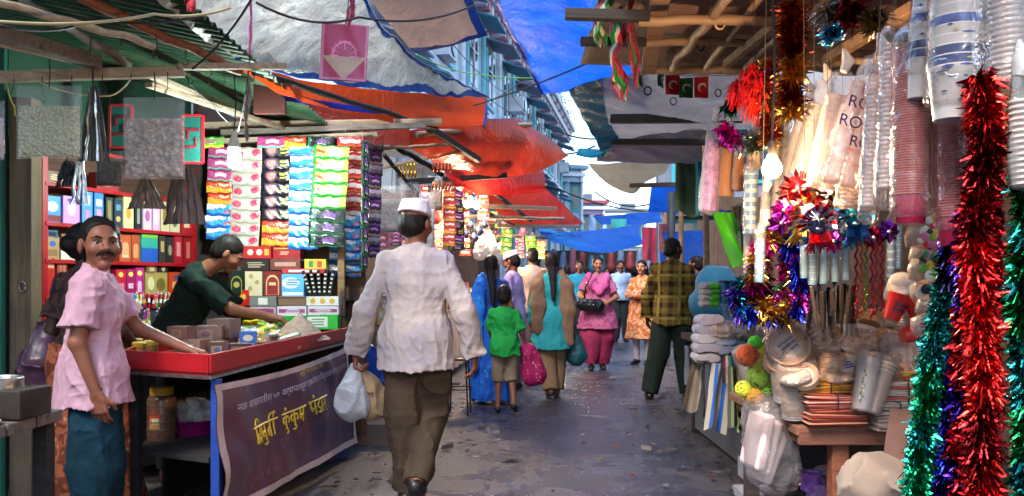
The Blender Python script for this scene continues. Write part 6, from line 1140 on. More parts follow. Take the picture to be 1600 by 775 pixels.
# ------------------------------------------------------------------ heap on the table
PLT = M('#c0997f', .45, 0, .12, 12);  # bulb warmth is tinted into the plate, packet and wrap colours of this heap
carton('brown cardboard box buried under the heap of plates', (1.62, 3.62, PZ), (.75, .5, .26), '#6a4a38', rough=.8, name='cardboard_box'); carton('low cardboard tray filling the front of the table under the packets', (1.40, 3.22, PZ), (.34, .22, .10), '#5a3c2e', rough=.8, name='cardboard_box')
def platepack(label, px, py, rpx, Y, tilt, n=10, print_=None, col='#c4a088', group=None, yaw=0, wrap=True):
    r = rpx*Y/F; t_ = thing('plate_pack', label, 'plate pack', at(px, py, Y), 0, group); t_.rotation_euler = (R(tilt[0]), R(tilt[1]), R(yaw)); pr = []; th = .0062
    for k in range(n): z = (k-n/2)*th; pr += [(r*.90, z), (r*.97, z+.002), (r*.90, z+.0046)]
    zt_ = (n-n/2)*th; pr += [(r*.96, zt_+.004), (r*.74, zt_-.004), (r*.70, zt_-.006)]; MB().lathe(pr, 30).build('plates', M(col, .45, 0, .1, 12), t_, 50)
    b = MB()
    if print_:
        b.lathe([(r*.62, 0), (r*.60, .001)], 24, (0, 0, zt_-.004)); b.build('print_disc', M('#d0c4c0', .4), t_); b = MB(); [b.box((0, q*r*.22, zt_-.0025), (r*rnd(.5, .9), r*.12, .001)) for q in (-1, 0, 1)]; b.build('print_marks', M(print_, .4), t_)
    def w_(u, v):
        a = 2*pi*u; ph = pi*(v-.5); q = r*1.08*cos(ph)**.45*(1+.06*mn.noise(V((cos(a)*3+px, sin(a)*3, v*4)))); return (q*cos(a), q*sin(a), (n*th*.5+.014)*sin(ph)*(1+.3*mn.noise(V((cos(a)*2, sin(a)*2+px, 3)))))
    if wrap: MB().grid(w_, 36, 18).build('clear_wrap', CLEAR((.95, .82, .73), .2), t_, 180)  # clear film tinted with the warm glow of the bulb
    return t_
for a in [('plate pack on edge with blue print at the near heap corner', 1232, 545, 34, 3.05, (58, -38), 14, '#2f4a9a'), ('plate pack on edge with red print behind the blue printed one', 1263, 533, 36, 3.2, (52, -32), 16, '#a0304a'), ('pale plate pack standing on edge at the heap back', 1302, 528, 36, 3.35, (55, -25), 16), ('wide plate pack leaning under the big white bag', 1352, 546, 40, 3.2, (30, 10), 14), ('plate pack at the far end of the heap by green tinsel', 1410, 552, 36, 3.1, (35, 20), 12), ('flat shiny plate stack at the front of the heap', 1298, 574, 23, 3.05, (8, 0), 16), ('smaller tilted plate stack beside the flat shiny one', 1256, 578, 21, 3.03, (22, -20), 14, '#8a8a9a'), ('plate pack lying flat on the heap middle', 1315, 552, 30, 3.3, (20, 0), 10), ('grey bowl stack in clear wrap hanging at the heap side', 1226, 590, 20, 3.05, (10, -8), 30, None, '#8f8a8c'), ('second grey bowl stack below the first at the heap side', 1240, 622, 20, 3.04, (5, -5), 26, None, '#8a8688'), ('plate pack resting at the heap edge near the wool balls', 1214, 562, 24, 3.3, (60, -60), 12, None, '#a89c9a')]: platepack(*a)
def CRINK(col):
    key = ('K', str(col))
    if key in _mats: return _mats[key]
    c = C(col); t = NT('crinkled film over goods'); co = t.coords(); g = t.noise(co, 20, 4, .6, 1.5); f = t.noise(co, 9, 4); h = t.math('ABSOLUTE', t.math('SUBTRACT', g, .5)); d = t.ramp(f, [(.35, [x*.7 for x in c]), (.65, [min(1, x*1.2) for x in c])])
    m = t.done(t.pbr(d, .2, 0, .8, t.bump(h, .9, .03))); _mats[key] = m; return m
def softpack(label, px, py, w, h, Y, col, seed, name='plastic_packet', d=.10, rz=0, wrap=True, cat='packet', m=None):
    p = at(px, py, Y); W_, H_ = w*Y/F, h*Y/F; t_ = thing(name, label, cat, p); t_.rotation_euler = (0, R(rz), 0)
    if not wrap and name == 'plastic_packet': m = CRINK(col)
    o = blob(name+'_x', None, None, [('c', (-W_*.28, 0, 0), (W_*.28, 0, 0), H_*.48, H_*.46, d/H_)], m or M(col, .28, 0, .15, 20, .6, 40), h=max(.005, H_/18), fold=(H_*.09, (26, 26, 26)), seed=seed); o.parent = t_; o.name = 'packet_filling'
    if wrap:
        q = blob('x', None, None, [('c', (-W_*.34, 0, 0), (W_*.34, 0, 0), H_*.5, H_*.48, d/H_*1.05)], CLEAR((.95, .82, .73), .16), h=max(.006, H_/16), fold=(H_*.07, (30, 30, 30)), seed=seed+3); q.parent = t_; q.name = 'clear_wrap'  # warm bulb glow put into the film tint
    return t_
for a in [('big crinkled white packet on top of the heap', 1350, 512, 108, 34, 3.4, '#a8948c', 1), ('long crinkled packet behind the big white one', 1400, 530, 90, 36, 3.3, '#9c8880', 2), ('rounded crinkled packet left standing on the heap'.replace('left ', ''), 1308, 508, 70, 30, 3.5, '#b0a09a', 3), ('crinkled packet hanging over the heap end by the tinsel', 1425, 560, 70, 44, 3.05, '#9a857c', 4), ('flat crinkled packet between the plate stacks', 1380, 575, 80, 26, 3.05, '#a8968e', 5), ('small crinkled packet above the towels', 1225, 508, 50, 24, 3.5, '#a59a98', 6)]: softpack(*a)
def napkins(label, px, py, w, h, Y, cols, n, seed, name='napkin_stack', cat='napkin stack', rz=0., band=True):
    p = at(px, py, Y); W_, H_ = w*Y/F, h*Y/F; t_ = thing(name, label, cat, p, R(rz)); rg = random.Random(seed); b = MB()
    for k in range(n):
        z = H_*k/n
        def P(u, v): return ((u-.5)*W_*(1+.03*rg.random()), (v-.5)*.12+.006*mn.noise(V((u*5, k, seed))), z+H_/n*.45+.006*mn.noise(V((u*4+k, v*3, seed)))+.012*mn.noise(V((u*1.5, seed, 1))))
        dx = rg.uniform(-.006, .006); b.box((dx, rg.uniform(-.006, .006), z+H_/n*.5), (W_*rg.uniform(.94, 1.02), .12, H_/n*.86), rot=(0, R(rg.uniform(-3, 3)), R(rg.uniform(-3, 3))), m=k % len(cols))
    b.build('folded_napkins', [CLOTH(c, .8) for c in cols], t_, bev=.004)
    if band: MB().tube([(0, -.066, -.004), (.002, -.068, H_*.5), (0, -.064, H_+.006), (0, .064, H_+.006)], .0025, 5).build('rubber_band', BLK, t_)
    return t_
napkins('stack of mustard yellow paper napkins at the table front', 1287, 612, 84, 24, 3.02, ['#c98a2f', '#b87a24', '#d89a3a'], 6, 1); napkins('stack of coral red checked napkins below the yellow ones', 1298, 636, 92, 22, 3.0, ['#c9604a', '#d8b0a0', '#b84a3a'], 9, 2); napkins('stack of dark red printed napkins at the table edge', 1302, 662, 90, 24, 2.99, ['#8a2a20', '#c9886a', '#6a1f18', '#b8563a'], 8, 3, band=False)
napkins('stack of cream cloth napkins with red stripes beside the cup sleeves', 1406, 628, 66, 34, 2.98, ['#c9b8a8', '#c2aa98', '#b84a40', '#c9b8a8'], 9, 4); napkins('bundle of cream paper bags tied with string at the table end', 1394, 672, 72, 44, 2.96, ['#b5a596', '#a89686', '#bfae9e'], 8, 5); napkins('thin yellow packet stack under the heap by the tinsel', 1412, 592, 70, 14, 3.0, ['#c9992f', '#b8402f', '#d8b04a'], 4, 6, band=False)
for i, (px, py, ang, lab) in enumerate([(1352, 600, 14, 'long white cup sleeve with a green sprig leaning on the napkins'), (1372, 605, 20, 'plain clear cup sleeve leaning beside the sprig printed one')]):
    t_ = thing('cup_sleeve', lab, 'cup sleeve', at(px, py, 2.93)); t_.rotation_euler = (R(-10), R(ang), 0); b = MB(); b.lathe([(.001, -.105), (.034, -.1), (.042, .09), (.044, .1), (.001, .104)], 22); b.build('paper_cups', WCUP if i == 0 else M('#b0907c', .35), t_, 60); b = MB(); [b.lathe([(.0445, z), (.0455, z+.003), (.0445, z+.006)], 22, cap=False) for z in (.06, .075, .09)]; b.build('cup_rims', WCUP, t_, 180)
    if i == 0:
        b = MB()
        for k in range(9): a = -2.2+.12*sin(k*2.); b.grid(lambda u, v: (.0405*cos(a+.16*(u-.5)), .0405*sin(a+.16*(u-.5)), -.075+.014*k+.012*v), 3, 2)
        b.build('sprig_print', M('#2f6a2f', .5), t_)
    MB().lathe([(.040, -.108), (.048, 0), (.049, .11), (.03, .125)], 22, cap=False).build('clear_sleeve', CLEAR(opac=.12), t_, 180)
# things below and beside the table
t_ = thing('foam_box_bag', 'large clear bag of white foam boxes hanging at the table side', 'plastic bag', at(1200, 690, 3.15))
for k, (dx, dz, ry) in enumerate([(-.05, 0, 12), (.0, -.02, 16), (.05, -.05, 22)]): MB().box((dx, .03*k, dz), (.045, .16, .23)).build('foam_box', M('#c9bab8', .6, 0, .05), t_, bev=.015).rotation_euler = (0, R(ry), R(10))
o = blob('x', None, None, [('c', (0, 0, .10), (.02, 0, -.10), .10, .12, .9), ('c', (.0, 0, .12), (.05, .05, .22), .09, .02)], CLEAR((.92, .88, .9), .07, .15, .5), h=.011, fold=(.012, (16, 16, 10))); o.parent = t_; o.name = 'clear_film'
carton('upside down white foam food box on the ground', at(1188, 748, 4.75), (.22, .2, .12), '#c2bcc4', rough=.6, name='foam_box', bev=.03)
carton('flat stack of grey foam trays lying on the ground', at(1180, 778, 4.4), (.2, .2, .05), '#9a949a', rough=.7, name='foam_tray', bev=.01)
lc = carton('dark low crate on the ground under the table', (1.55, 3.55, 0), (.6, .5, .2), '#2a211f', rough=.8, name='wooden_crate')
for i, (px, py, rr, c) in enumerate([(1266, 748, .05, '#9a5fc0'), (1276, 764, .055, '#b58ad0')]):
    b = MB(); b.lathe([(.04, 0), (rr, .08), (rr+.004, .084), (rr-.006, .08)], 20); o = b.build('plastic_tumbler', [M(c, .25, 0, .5, 30)], None, 50); o.location = at(px, py+18, 3.4); tag(o, ['lilac patterned plastic tumbler under the table', 'pale lilac tumbler in front of the patterned one'][i], 'tumbler')
b = MB()
for k in range(4): b.lathe([(.08, .03*k), (.125, .03*k+.03), (.128, .03*k+.032), (.12, .03*k+.03)], 26, m=k % 2)
o = b.build('bowl_stack', [M('#a86ac0', .3, 0, .5, 26), M('#d0bcd8', .3, 0, .3, 26)], None, 50); o.location = at(1318, 778, 3.5); tag(o, 'stack of violet flowered plastic bowls under the table', 'bowl stack')
blob('cloth_sack', 'pale beige sack slumped on the ground below the table end', 'sack', [('e', at(1372, 765, 2.7), (.11, .10, .12)), ('e', at(1395, 795, 2.7), (.10, .10, .10))], CLOTH('#a89484'), fold=(.024, (9, 9, 5)), seed=5)
o = blob('cloth_sack', 'dark olive cloth bag stuffed under the table boards', 'bag', [('e', at(1350, 705, 3.35), (.11, .08, .07)), ('c', at(1330, 690, 3.35), at(1345, 735, 3.3), .02, .02)], CLOTH('#4a4236'), fold=(.012, (12, 12, 9)))
pole('cardboard_sheet', 'greyish cardboard sheet leaning at the table end', (1412, 640, 2.75), (1392, 790, 2.6), .09, M('#7a5c52', .8), .012, 'cardboard')
random.seed(66)
for i in range(60):
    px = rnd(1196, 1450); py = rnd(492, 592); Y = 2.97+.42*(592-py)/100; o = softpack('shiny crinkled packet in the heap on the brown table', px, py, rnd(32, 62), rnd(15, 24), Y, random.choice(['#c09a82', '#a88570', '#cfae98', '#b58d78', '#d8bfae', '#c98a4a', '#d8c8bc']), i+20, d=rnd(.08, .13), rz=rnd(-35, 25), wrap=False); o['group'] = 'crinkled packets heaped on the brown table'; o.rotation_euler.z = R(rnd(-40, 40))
for i in range(26):
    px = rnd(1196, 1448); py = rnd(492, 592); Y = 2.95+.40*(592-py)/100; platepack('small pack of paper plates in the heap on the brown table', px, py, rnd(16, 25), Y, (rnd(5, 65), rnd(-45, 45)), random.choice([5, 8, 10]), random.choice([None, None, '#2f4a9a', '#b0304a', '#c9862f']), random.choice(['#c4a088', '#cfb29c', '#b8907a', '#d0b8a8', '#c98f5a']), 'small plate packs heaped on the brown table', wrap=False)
for i, (px, py, Y) in enumerate([(1178, 585, 3.75), (1192, 612, 3.6), (1206, 640, 3.4), (1170, 560, 3.95), (1222, 660, 3.2)]):
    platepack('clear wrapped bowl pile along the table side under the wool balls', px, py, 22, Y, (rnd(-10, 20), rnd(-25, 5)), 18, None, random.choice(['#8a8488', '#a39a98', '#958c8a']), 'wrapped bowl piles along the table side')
# wool balls hung on a string
random.seed(71)
WC = [('#b8502a', 'rust'), ('#c9622f', 'orange'), ('#8f8a2a', 'olive yellow'), ('#4ab02a', 'lime green'), ('#a8a030', 'mustard'), ('#7a9a2f', 'moss green'), ('#c02a6a', 'hot pink'), ('#c9c93a', 'lemon'), ('#a84a2a', 'brick'), ('#6aa82f', 'grass green'), ('#b5842f', 'ochre')]
for (c, nm), (px, py, r) in zip(WC, [(1168, 555, 17), (1182, 560, 14), (1190, 572, 18), (1180, 536, 11), (1196, 556, 16), (1186, 588, 19), (1176, 600, 10), (1162, 608, 13), (1200, 588, 14), (1198, 606, 15), (1178, 618, 15)]):
    Y = 3.2; t_ = thing('wool_ball', nm+' wool ball in the bunch hanging by the striped cloths', 'wool ball', at(px, py, Y-.02*r/10)); q = r*Y/F; b = MB(); rg = random.Random(px)
    b.lathe([(.001, -q*.85), (q*.6, -q*.6), (q*.85, 0), (q*.6, q*.6), (.001, q*.85)], 12)
    for k in range(26):
        ax = V((rg.gauss(0, 1), rg.gauss(0, 1), rg.gauss(0, 1))).normalized(); u = ax.orthogonal().normalized(); v = ax.cross(u); off = rg.uniform(-.5, .5); rr = q*math.sqrt(1-off*off)*.97; b.tube([ax*off*q+(u*cos(a)+v*sin(a))*rr for a in [j*pi/7 for j in range(15)]], q*.09, 5)
    b.build('yarn', CLOTH(c, .95, 0, .25), t_, 180)
# towels, rolls and striped cloths
for i, (px, py, w, h, c, lab) in enumerate([(1140, 516, 74, 30, '#a39aa0', 'long grey white towel roll tied in the middle'), (1200, 520, 60, 26, '#9a96a0', 'rolled pale sheet beside the tied towel roll'), (1108, 500, 46, 16, '#b5aab5', 'folded lilac white towel at the stack top'), (1105, 514, 46, 16, '#a5a0b0', 'folded white towel second in the stack'), (1104, 528, 46, 16, '#b8b2b8', 'folded white towel third in the stack'), (1103, 543, 46, 16, '#a09aa5', 'folded white towel fourth in the stack'), (1102, 558, 46, 16, '#b0a5a8', 'folded white towel at the stack bottom'), (1172, 490, 60, 22, '#7a7078', 'dark grey rolled cloth behind the tied towel roll'), (1135, 545, 44, 16, '#8a8aa0', 'blue edged folded towel under the tied roll'), (1130, 532, 36, 14, '#9aa0b5', 'blue striped folded towel under the tied roll')]):
    softpack(lab, px, py, w, h, 4.7, c, i, 'folded_towel', .2, 0, i < 2, 'towel', CLOTH(c))
o = MB().tube([(0, .0, 0), (0, 0, .001)], .002, 4)
def stripes(cs, n): return lambda u, v: int(u*n) % len(cs)
hangcloth('cream cloth with broad blue stripes hanging off the low table', 1128, 568, 672, 30, 4.45, ['#b5a894', '#2a5fae', '#b5a894', '#7a7264', '#b5a894', '#2a5fae'], 3, 'striped_cloth', dx=-.05, pat=stripes([0, 1, 2, 3, 4, 5], 7))
hangcloth('beige cloth end hanging first on the low table edge', 1092, 560, 640, 22, 4.8, ['#8f8272', '#7a6c5e'], 5, 'striped_cloth', dx=-.06, pat=stripes([0, 1], 5))
hangcloth('dark striped cloth hanging between beige and cream ones', 1110, 564, 650, 22, 4.65, ['#2a2f3a', '#5a4a4a', '#3a4a6a'], 7, 'striped_cloth', pat=stripes([0, 1, 2], 8))
hangcloth('olive and black striped cloth hanging behind the wool balls', 1148, 572, 668, 20, 4.3, ['#4a4a2a', '#8a8a5a', '#1f2420'], 9, 'striped_cloth', pat=stripes([0, 1, 2], 9))
hangcloth('lime and black striped cloth lowest beside the wool balls', 1158, 618, 676, 16, 3.9, ['#7aa82a', '#1c201c', '#c9c9a0'], 11, 'striped_cloth', pat=lambda u, v: int(v*9) % 3)
hangcloth('multicoloured scarf laid over the low table edge', 1150, 556, 598, 44, 4.35, ['#2a3a6a', '#8a2a4a', '#b5a894', '#2a6a6a', '#1f1f2a'], 13, 'striped_cloth', pat=stripes([0, 1, 2, 3, 4], 12))
hangcloth('grey clear covered cloth hanging near the checked shirt', 1078, 540, 600, 16, 5.2, '#6a6870', 15)
hangcloth('bright green towel slung in a curve under the tan bags', 1130, 332, 414, 34, 3.7, ['#4fc01f', '#3f9a1f'], 2, 'hanging_towel', dx=.10, pat=lambda u, v: 1 if u > .8 else 0); hangcloth('royal blue towel hanging behind the green one', 1136, 328, 396, 26, 3.8, '#1a3aae', 4, 'hanging_towel', dx=.05); hangcloth('cream towel hanging next to the blue one', 1150, 322, 392, 18, 3.75, ['#b5a898', '#8a6a5a'], 6, 'hanging_towel', pat=stripes([0, 0, 1], 6)); hangcloth('grey white towel hanging behind the cream one', 1160, 318, 385, 16, 3.9, '#8a8680', 8, 'hanging_towel')
# stacked tins on the cloth stall
for i, (px, py, c, lab) in enumerate([(1129, 474, '#1f5a80', 'first teal blue round tin in the lower row'), (1145, 474, '#1c5070', 'second teal blue round tin in the lower row'), (1129, 456, '#246a90', 'first teal blue tin stacked on top'), (1145, 456, '#1f5f88', 'second teal blue tin stacked on top')]):
    t_ = thing('round_tin', lab, 'tin', at(px, py, 5.2)); MB().lathe([(.034, 0), (.035, .058), (.034, .06)], 18).build('tin_body', M(c, .4), t_, 50); MB().lathe([(.036, .06), (.036, .072), (.033, .076)], 18).build('lid', M('#1a2a3a', .4), t_, 50); MB().lathe([(.005, 0), (.004, .002)], 8, (0, -.035, .03), rot=(R(90), 0, 0)).build('red_dot', M('#b5303a', .4), t_)
for i in range(4):
    softpack(['lime green folded towel first in its stack', 'lime green folded towel second in its stack', 'lime green folded towel third in its stack', 'lime green folded towel topmost in its stack'][i], 1114, 474-9*i, 16, 11, 5.2, '#4fae1f', i, 'folded_towel', .12, 0, False, 'towel', CLOTH('#4fae1f')); softpack(['white folded towel first beside the lime stack', 'white folded towel second beside the lime stack', 'white folded towel third beside the lime stack', 'white folded towel topmost beside the lime stack'][i], 1101, 474-9*i, 14, 11, 5.2, '#a89a9a', i+9, 'folded_towel', .12, 0, False, 'towel', CLOTH('#a89a9a'))
blob('cloth_bundle', 'light blue cloth covered bundle behind the stacked tins', 'bundle', [('e', at(1120, 442, 5.9), (.15, .13, .12)), ('e', at(1122, 475, 5.9), (.2, .15, .16))], CLOTH('#33708f'), fold=(.02, (7, 7, 3)))
pole('bench_block', 'blue painted crate under the stacked tins', (1.50, 5.2, .95), (1.70, 5.25, .95), .3, M('#2a5a7a', .6), .28, 'crate')
# crescent pennants and twisted festoons
def pennant(label, px, py, w, h, Y, c, sym='#d6c8b8', rz=0):
    t_ = thing('crescent_pennant', label, 'pennant', at(px, py, Y), R(rz)); W_, H_ = w*Y/F, h*Y/F; MB().grid(lambda u, v: ((u-.5)*W_, .006*sin(u*6+v*3), -H_*v), 10, 10).build('pennant_cloth', CLOTH(c, .7), t_, 180, solid=.002)
    r = W_*.30; b = MB(); n = 16; out = [(r*cos(R(40+280*i/n)), r*sin(R(40+280*i/n))) for i in range(n+1)]; a0 = math.atan2(r*sin(R(40)), r*cos(R(40))-r*.30); q = math.hypot(r*cos(R(40))-r*.3, r*sin(R(40))); inn = [(r*.3+q*cos(lerp(2*pi-a0, a0, i/n)), q*sin(lerp(2*pi-a0, a0, i/n))) for i in range(1, n)]
    rr = R(-50); poly = [(x*cos(rr)-z*sin(rr), x*sin(rr)+z*cos(rr)) for x, z in out]; pin = [(x*cos(rr)-z*sin(rr), x*sin(rr)+z*cos(rr)) for x, z in inn]; b = MB(); inn_r = list(reversed(pin)); full = [poly[0]]+inn_r+[poly[-1]]
    for i in range(n):
        b.add([V((p[0], -.012, p[1]-H_*.52)) for p in (poly[i], poly[i+1], full[min(i+1, len(full)-1)], full[i])], [(0, 1, 2, 3)])
    b.build('crescent', M(sym, .6), t_, solid=.002); s = [(W_*.20+W_*.09*(1 if k % 2 == 0 else .42)*sin(k*pi/5), -H_*.36+W_*.09*(1 if k % 2 == 0 else .42)*cos(k*pi/5)) for k in range(10)]; MB().prism(s, .003, (0, -.012, 0)).build('star', M(sym, .6), t_)
    return t_
pennant('first red pennant with a pale crescent and star', 1051, 117, 22, 31, 4.7, '#b01a24'); pennant('green pennant with a pale crescent between two red ones', 1072, 122, 22, 31, 4.7, '#1f5a2a'); pennant('second red pennant with a crescent beside the green one', 1096, 120, 22, 33, 4.7, '#b01a24'); pennant('half hidden green pennant starting the string', 1033, 114, 18, 22, 4.72, '#1f4a2a', rz=50); pennant('dark green pennant at the very start of the string', 1003, 112, 20, 24, 4.75, '#1f3f2a', rz=60)
wire('thin string the crescent pennants hang from', [(985, 108, 4.7), (1050, 116, 4.7), (1160, 116, 4.6)], .003, M('#8a7a6a', .7), .01, 'pennant_string', 'string')
def festoon(label, px, py0, py1, w, Y, cols, seed, dx=0):
    top = at(px, py0, Y); H_ = (py1-py0)*Y/F; W_ = w*Y/F; b = MB()
    def P(u, v): a = (u-.5)*2.2+v*5+seed; k = sin(min(1, v*3)*pi/2)*(1-max(0, v-.75)*3.6*abs(u-.5)); q = W_*.5*k*(1+.2*sin(v*22+seed)); return (q*sin(a)+dx*v, q*cos(a)*.7, -H_*v-.02*sin(u*30))
    b.grid(P, 14, 60, lambda u, v: int(u*5+.6*sin(v*9+seed)) % len(cols)); o = b.build('flag_festoon', [CLOTH(c, .6) for c in cols], None, 180, solid=.002); o.location = top; return tag(o, label, 'festoon')
festoon('twisted green and pink flag festoon hanging over the blue tarpaulin', 944, -40, 68, 30, 3.4, ['#2f7a2f', '#c9d0b0', '#b0204a', '#1f5a2a'], 1); festoon('longer green and red flag festoon reaching lowest', 968, 12, 152, 30, 3.6, ['#b01a34', '#d0c8b8', '#1f7a2f', '#2a8a3a', '#c03a4a'], 2, .01); festoon('red brown flag festoon beside the notched board', 990, -40, 136, 18, 3.5, ['#8a1f2a', '#5a3a2a', '#3f6a2f', '#a02a34'], 3)
festoon('small red foil flower dangling before the silver tarpaulin', 296, -14, 16, 16, 3.2, ['#b8202f', '#8a1424'], 4); festoon('pink beaded cord hanging in front of the silver tarpaulin', 391, -30, 82, 5, 3.5, ['#b02a7a', '#d06aa0'], 5); festoon('pink paper tag above the maroon pouch', 548, -10, 40, 12, 4.3, ['#b02a5a', '#8a2a4a', '#c9889a'], 6); festoon('thin grey rag hanging beside the spiral lamp', 387, 118, 218, 9, 4.2, ['#8a7f78', '#6a5f58'], 7)
bulb('lit clear bulb hanging among the party goods', 1206, 264, 2.4, (1, .66, .36), RB_E, .03, .5)
# ------------------------------------------------------------------ people
def SKIN(c):
    key = ('S', str(c))
    if key in _mats: return _mats[key]
    b = C(c); t = NT('skin'); co = t.coords(rand=False); f = t.noise(co, 14, 5); g = t.noise(co, 160, 3)
    d = t.ramp(f, [(.3, [x*.82 for x in b]), (.7, [x*1.15 for x in b])])
    m = t.done(t.pbr(d, .48, 0, .35, t.bump(g, .12, .002), **{'Subsurface Weight': .12, 'Subsurface Radius': (.02, .008, .004), 'Subsurface Scale': .4}))
    _mats[key] = m; return m
def HAIR(c=(.012, .009, .008)):
    key = ('H', str(c))
    if key in _mats: return _mats[key]
    t = NT('hair'); co = t.coords(rand=False); mp = t.n('ShaderNodeMapping'); mp.inputs['Scale'].default_value = (160, 160, 18); t.l(co, mp.inputs[0])
    f = t.noise(mp.outputs[0], 1, 4); d = t.ramp(f, [(.3, [x*.5 for x in C(c)]), (.75, [x*1.5 for x in C(c)])])
    m = t.done(t.pbr(d, .5, 0, .16, t.bump(f, .5, .004))); _mats[key] = m; return m
def Rz(a): return np.array([[cos(a), -sin(a), 0], [sin(a), cos(a), 0], [0, 0, 1.]])
def Rx(a): return np.array([[1., 0, 0], [0, cos(a), -sin(a)], [0, sin(a), cos(a)]])
def Ry(a): return np.array([[cos(a), 0, sin(a)], [0, 1., 0], [-sin(a), 0, cos(a)]])
def nv(a): a = np.array(a, float); return a/np.linalg.norm(a)
class Fig:
    def __init__(s, label, X, Y, rz, H=1.7, vox=.009, fem=False, fat=1., lean=0., twist=0., yaw=0., nod=0., hs=1., skin='#8f5f45', z=0., sway=0., **J):
        s.root = thing('person', label, 'person', (X, Y, z), R(rz)); s.root.scale = (H/1.7,)*3
        s.v = vox; s.fem = fem; s.fat = fat; s.skin = SKIN(skin); s.hs = hs; s.J = j = {}
        w = .138 if fem else .158
        j.update(pel=(0, 0, .93), waist=(0, 0, 1.07), chest=(0, 0, 1.26), neck=(0, -.012, 1.425), head=(0, .012, 1.575),
                 sr=(w, -.01, 1.36), sl=(-w, -.01, 1.36), hr=(.088, 0, .9), hl=(-.088, 0, .9))
        A, B = R(lean), R(twist); M_ = Rx(-A) @ Rz(B)
        for k in ('waist', 'chest', 'neck', 'head', 'sr', 'sl'):
            p = np.array(j[k])-np.array((0, 0, .93)); t = .45 if k == 'waist' else 1
            j[k] = tuple((Rx(-A*t) @ Rz(B*t) @ p)+np.array((sway*t, 0, .93)))
        s.T = M_
        j.update(arm_r=((.215, -.04, 1.09), (.235, .02, .85), (0, .12, -1), (-1, .1, 0), .35), arm_l=((-.215, -.04, 1.09), (-.235, .02, .85), (0, .12, -1), (1, .1, 0), .35),
                 leg_r=((.095, .02, .49), (.1, -.03, .075), (.12, 1, 0)), leg_l=((-.095, .02, .49), (-.1, -.03, .075), (-.12, 1, 0)))
        j.update(J); s.Rh = Rz(R(yaw)) @ Rx(-R(nod)) if not s.fem else Rz(R(yaw)) @ Rx(-R(nod))
    def grid(s, pad=.16, lo=None, hi=None, v=None):
        P = [np.array(s.J[k]) for k in ('pel', 'neck', 'head')]
        for sd in 'rl':
            P += [np.array(p) for p in s.J['arm_'+sd][:2]]+[np.array(p) for p in s.J['leg_'+sd][:2]]
        P = np.array(P); a = P.min(0)-pad; b = P.max(0)+pad; a[2] = min(a[2], -.02); b[2] = max(b[2], s.J['head'][2]+.2)
        if lo: a = np.maximum(a, lo) if False else np.array([lo[i] if lo[i] is not None else a[i] for i in range(3)])
        if hi: b = np.array([hi[i] if hi[i] is not None else b[i] for i in range(3)])
        return SDF(a, b, v or s.v)
    def torso(s, S, e=0., k=.03, low=True, top=1.):
        j = s.J; f = s.fat; hip = .152 if s.fem else .142; wa = .112 if s.fem else .124
        if low: S.cone(j['pel'], j['waist'], hip*f+e, wa*f+e, k, sy=.74)
        S.cone(j['waist'], j['chest'], wa*f+e, (.138 if s.fem else .152)*f+e, k, sy=.7)
        ch = np.array(j['chest']); S.cone(ch, ch+(np.array(j['neck'])-ch)*.6, (.138 if s.fem else .15)*f+e, .085+e*.6, k, sy=.68)
        S.cone(j['sl'], j['sr'], .04+e*.4, .04+e*.4, k*.6)
        for q in ('sl', 'sr'): S.cone(np.array(j['neck'])+(0, 0, -.025), j[q], .046+e*.4, .038+e*.4, k*.6)
        if s.fem:
            for q in (-1, 1): S.ell(ch+s.T @ np.array((q*.068, .088, .005)), (.062+e*.7, .055+e*.7, .062+e*.7), .04)
    def arm(s, S, sd, e=0., k=.02, frac=1., cuff=0., upper=.047, fore=.038):
        j = s.J; sh = np.array(j['s'+sd]); el = np.array(j['arm_'+sd][0]); wr = np.array(j['arm_'+sd][1]); f = (s.fat+1)/2
        if frac < 1:
            d = nv(el-sh); p = sh+(el-sh)*frac; S.cone(sh, sh+(el-sh)*(frac+.1), (upper+.002)*f+e*.6, upper*f+e+.006, k, cuts=((p, d),))
        else:
            S.cone(sh, el, upper*f*.95+e*.5, .038*f+e, k); d = nv(wr-el); p = el+(wr-el)*(.97 if e else 1)
            S.cone(el, wr+d*.03 if e else wr, fore*f+e, (.024+e+cuff), k, cuts=((p, d),) if e else ())
    def hand(s, S, sd):
        el, wr, d, n, cu = s.J['arm_'+sd]; d = nv(d); n = nv(n); n = nv(n-d*np.dot(n, d)); th = np.cross(d, n)*(1 if sd == 'r' else -1); wr = np.array(wr, float)
        for i in range(4):
            o = th*(.030-.02*i); kn = wr+d*(.088-.004*abs(i-1))+o*.95
            S.cone(wr+o*.5+d*.008, kn, .0155, .0115, .012)
            a1 = cu*1.0; a2 = cu*2.2; L = (.044, .05, .046, .036)[i]; d1 = d*cos(a1)+n*sin(a1); d2 = d*cos(a2)+n*sin(a2)
            p = kn+d1*L; S.cone(kn, p, .0095, .0088, .004); S.cone(p, p+d2*L*.85, .0088, .0072, .003)
        b = wr+d*.025+th*.02; d1 = nv(d*.65+th*.7+n*.35); d2 = nv(d*.95+th*.15+n*.5*(.5+cu))
        S.cone(b, b+d1*.05, .016, .0115, .012); S.cone(b+d1*.05, b+d1*.05+d2*.034, .011, .0085, .004)
    def leg(s, S, sd, e=0., k=.03, th=.083, kn=.054, an=.036, cut=None):
        j = s.J; h = np.array(j['h'+sd]); K, A, t = [np.array(x, float) for x in j['leg_'+sd]]; f = (s.fat+1)/2
        S.cone(h, K, th*f+e, kn*f+e, k)
        if cut is None: S.cone(K, A, kn*f+e, an+e, k)
        else: S.cone(K, A, kn*f+e, an+e, k, cuts=((A+(K-A)*cut, A-K),))
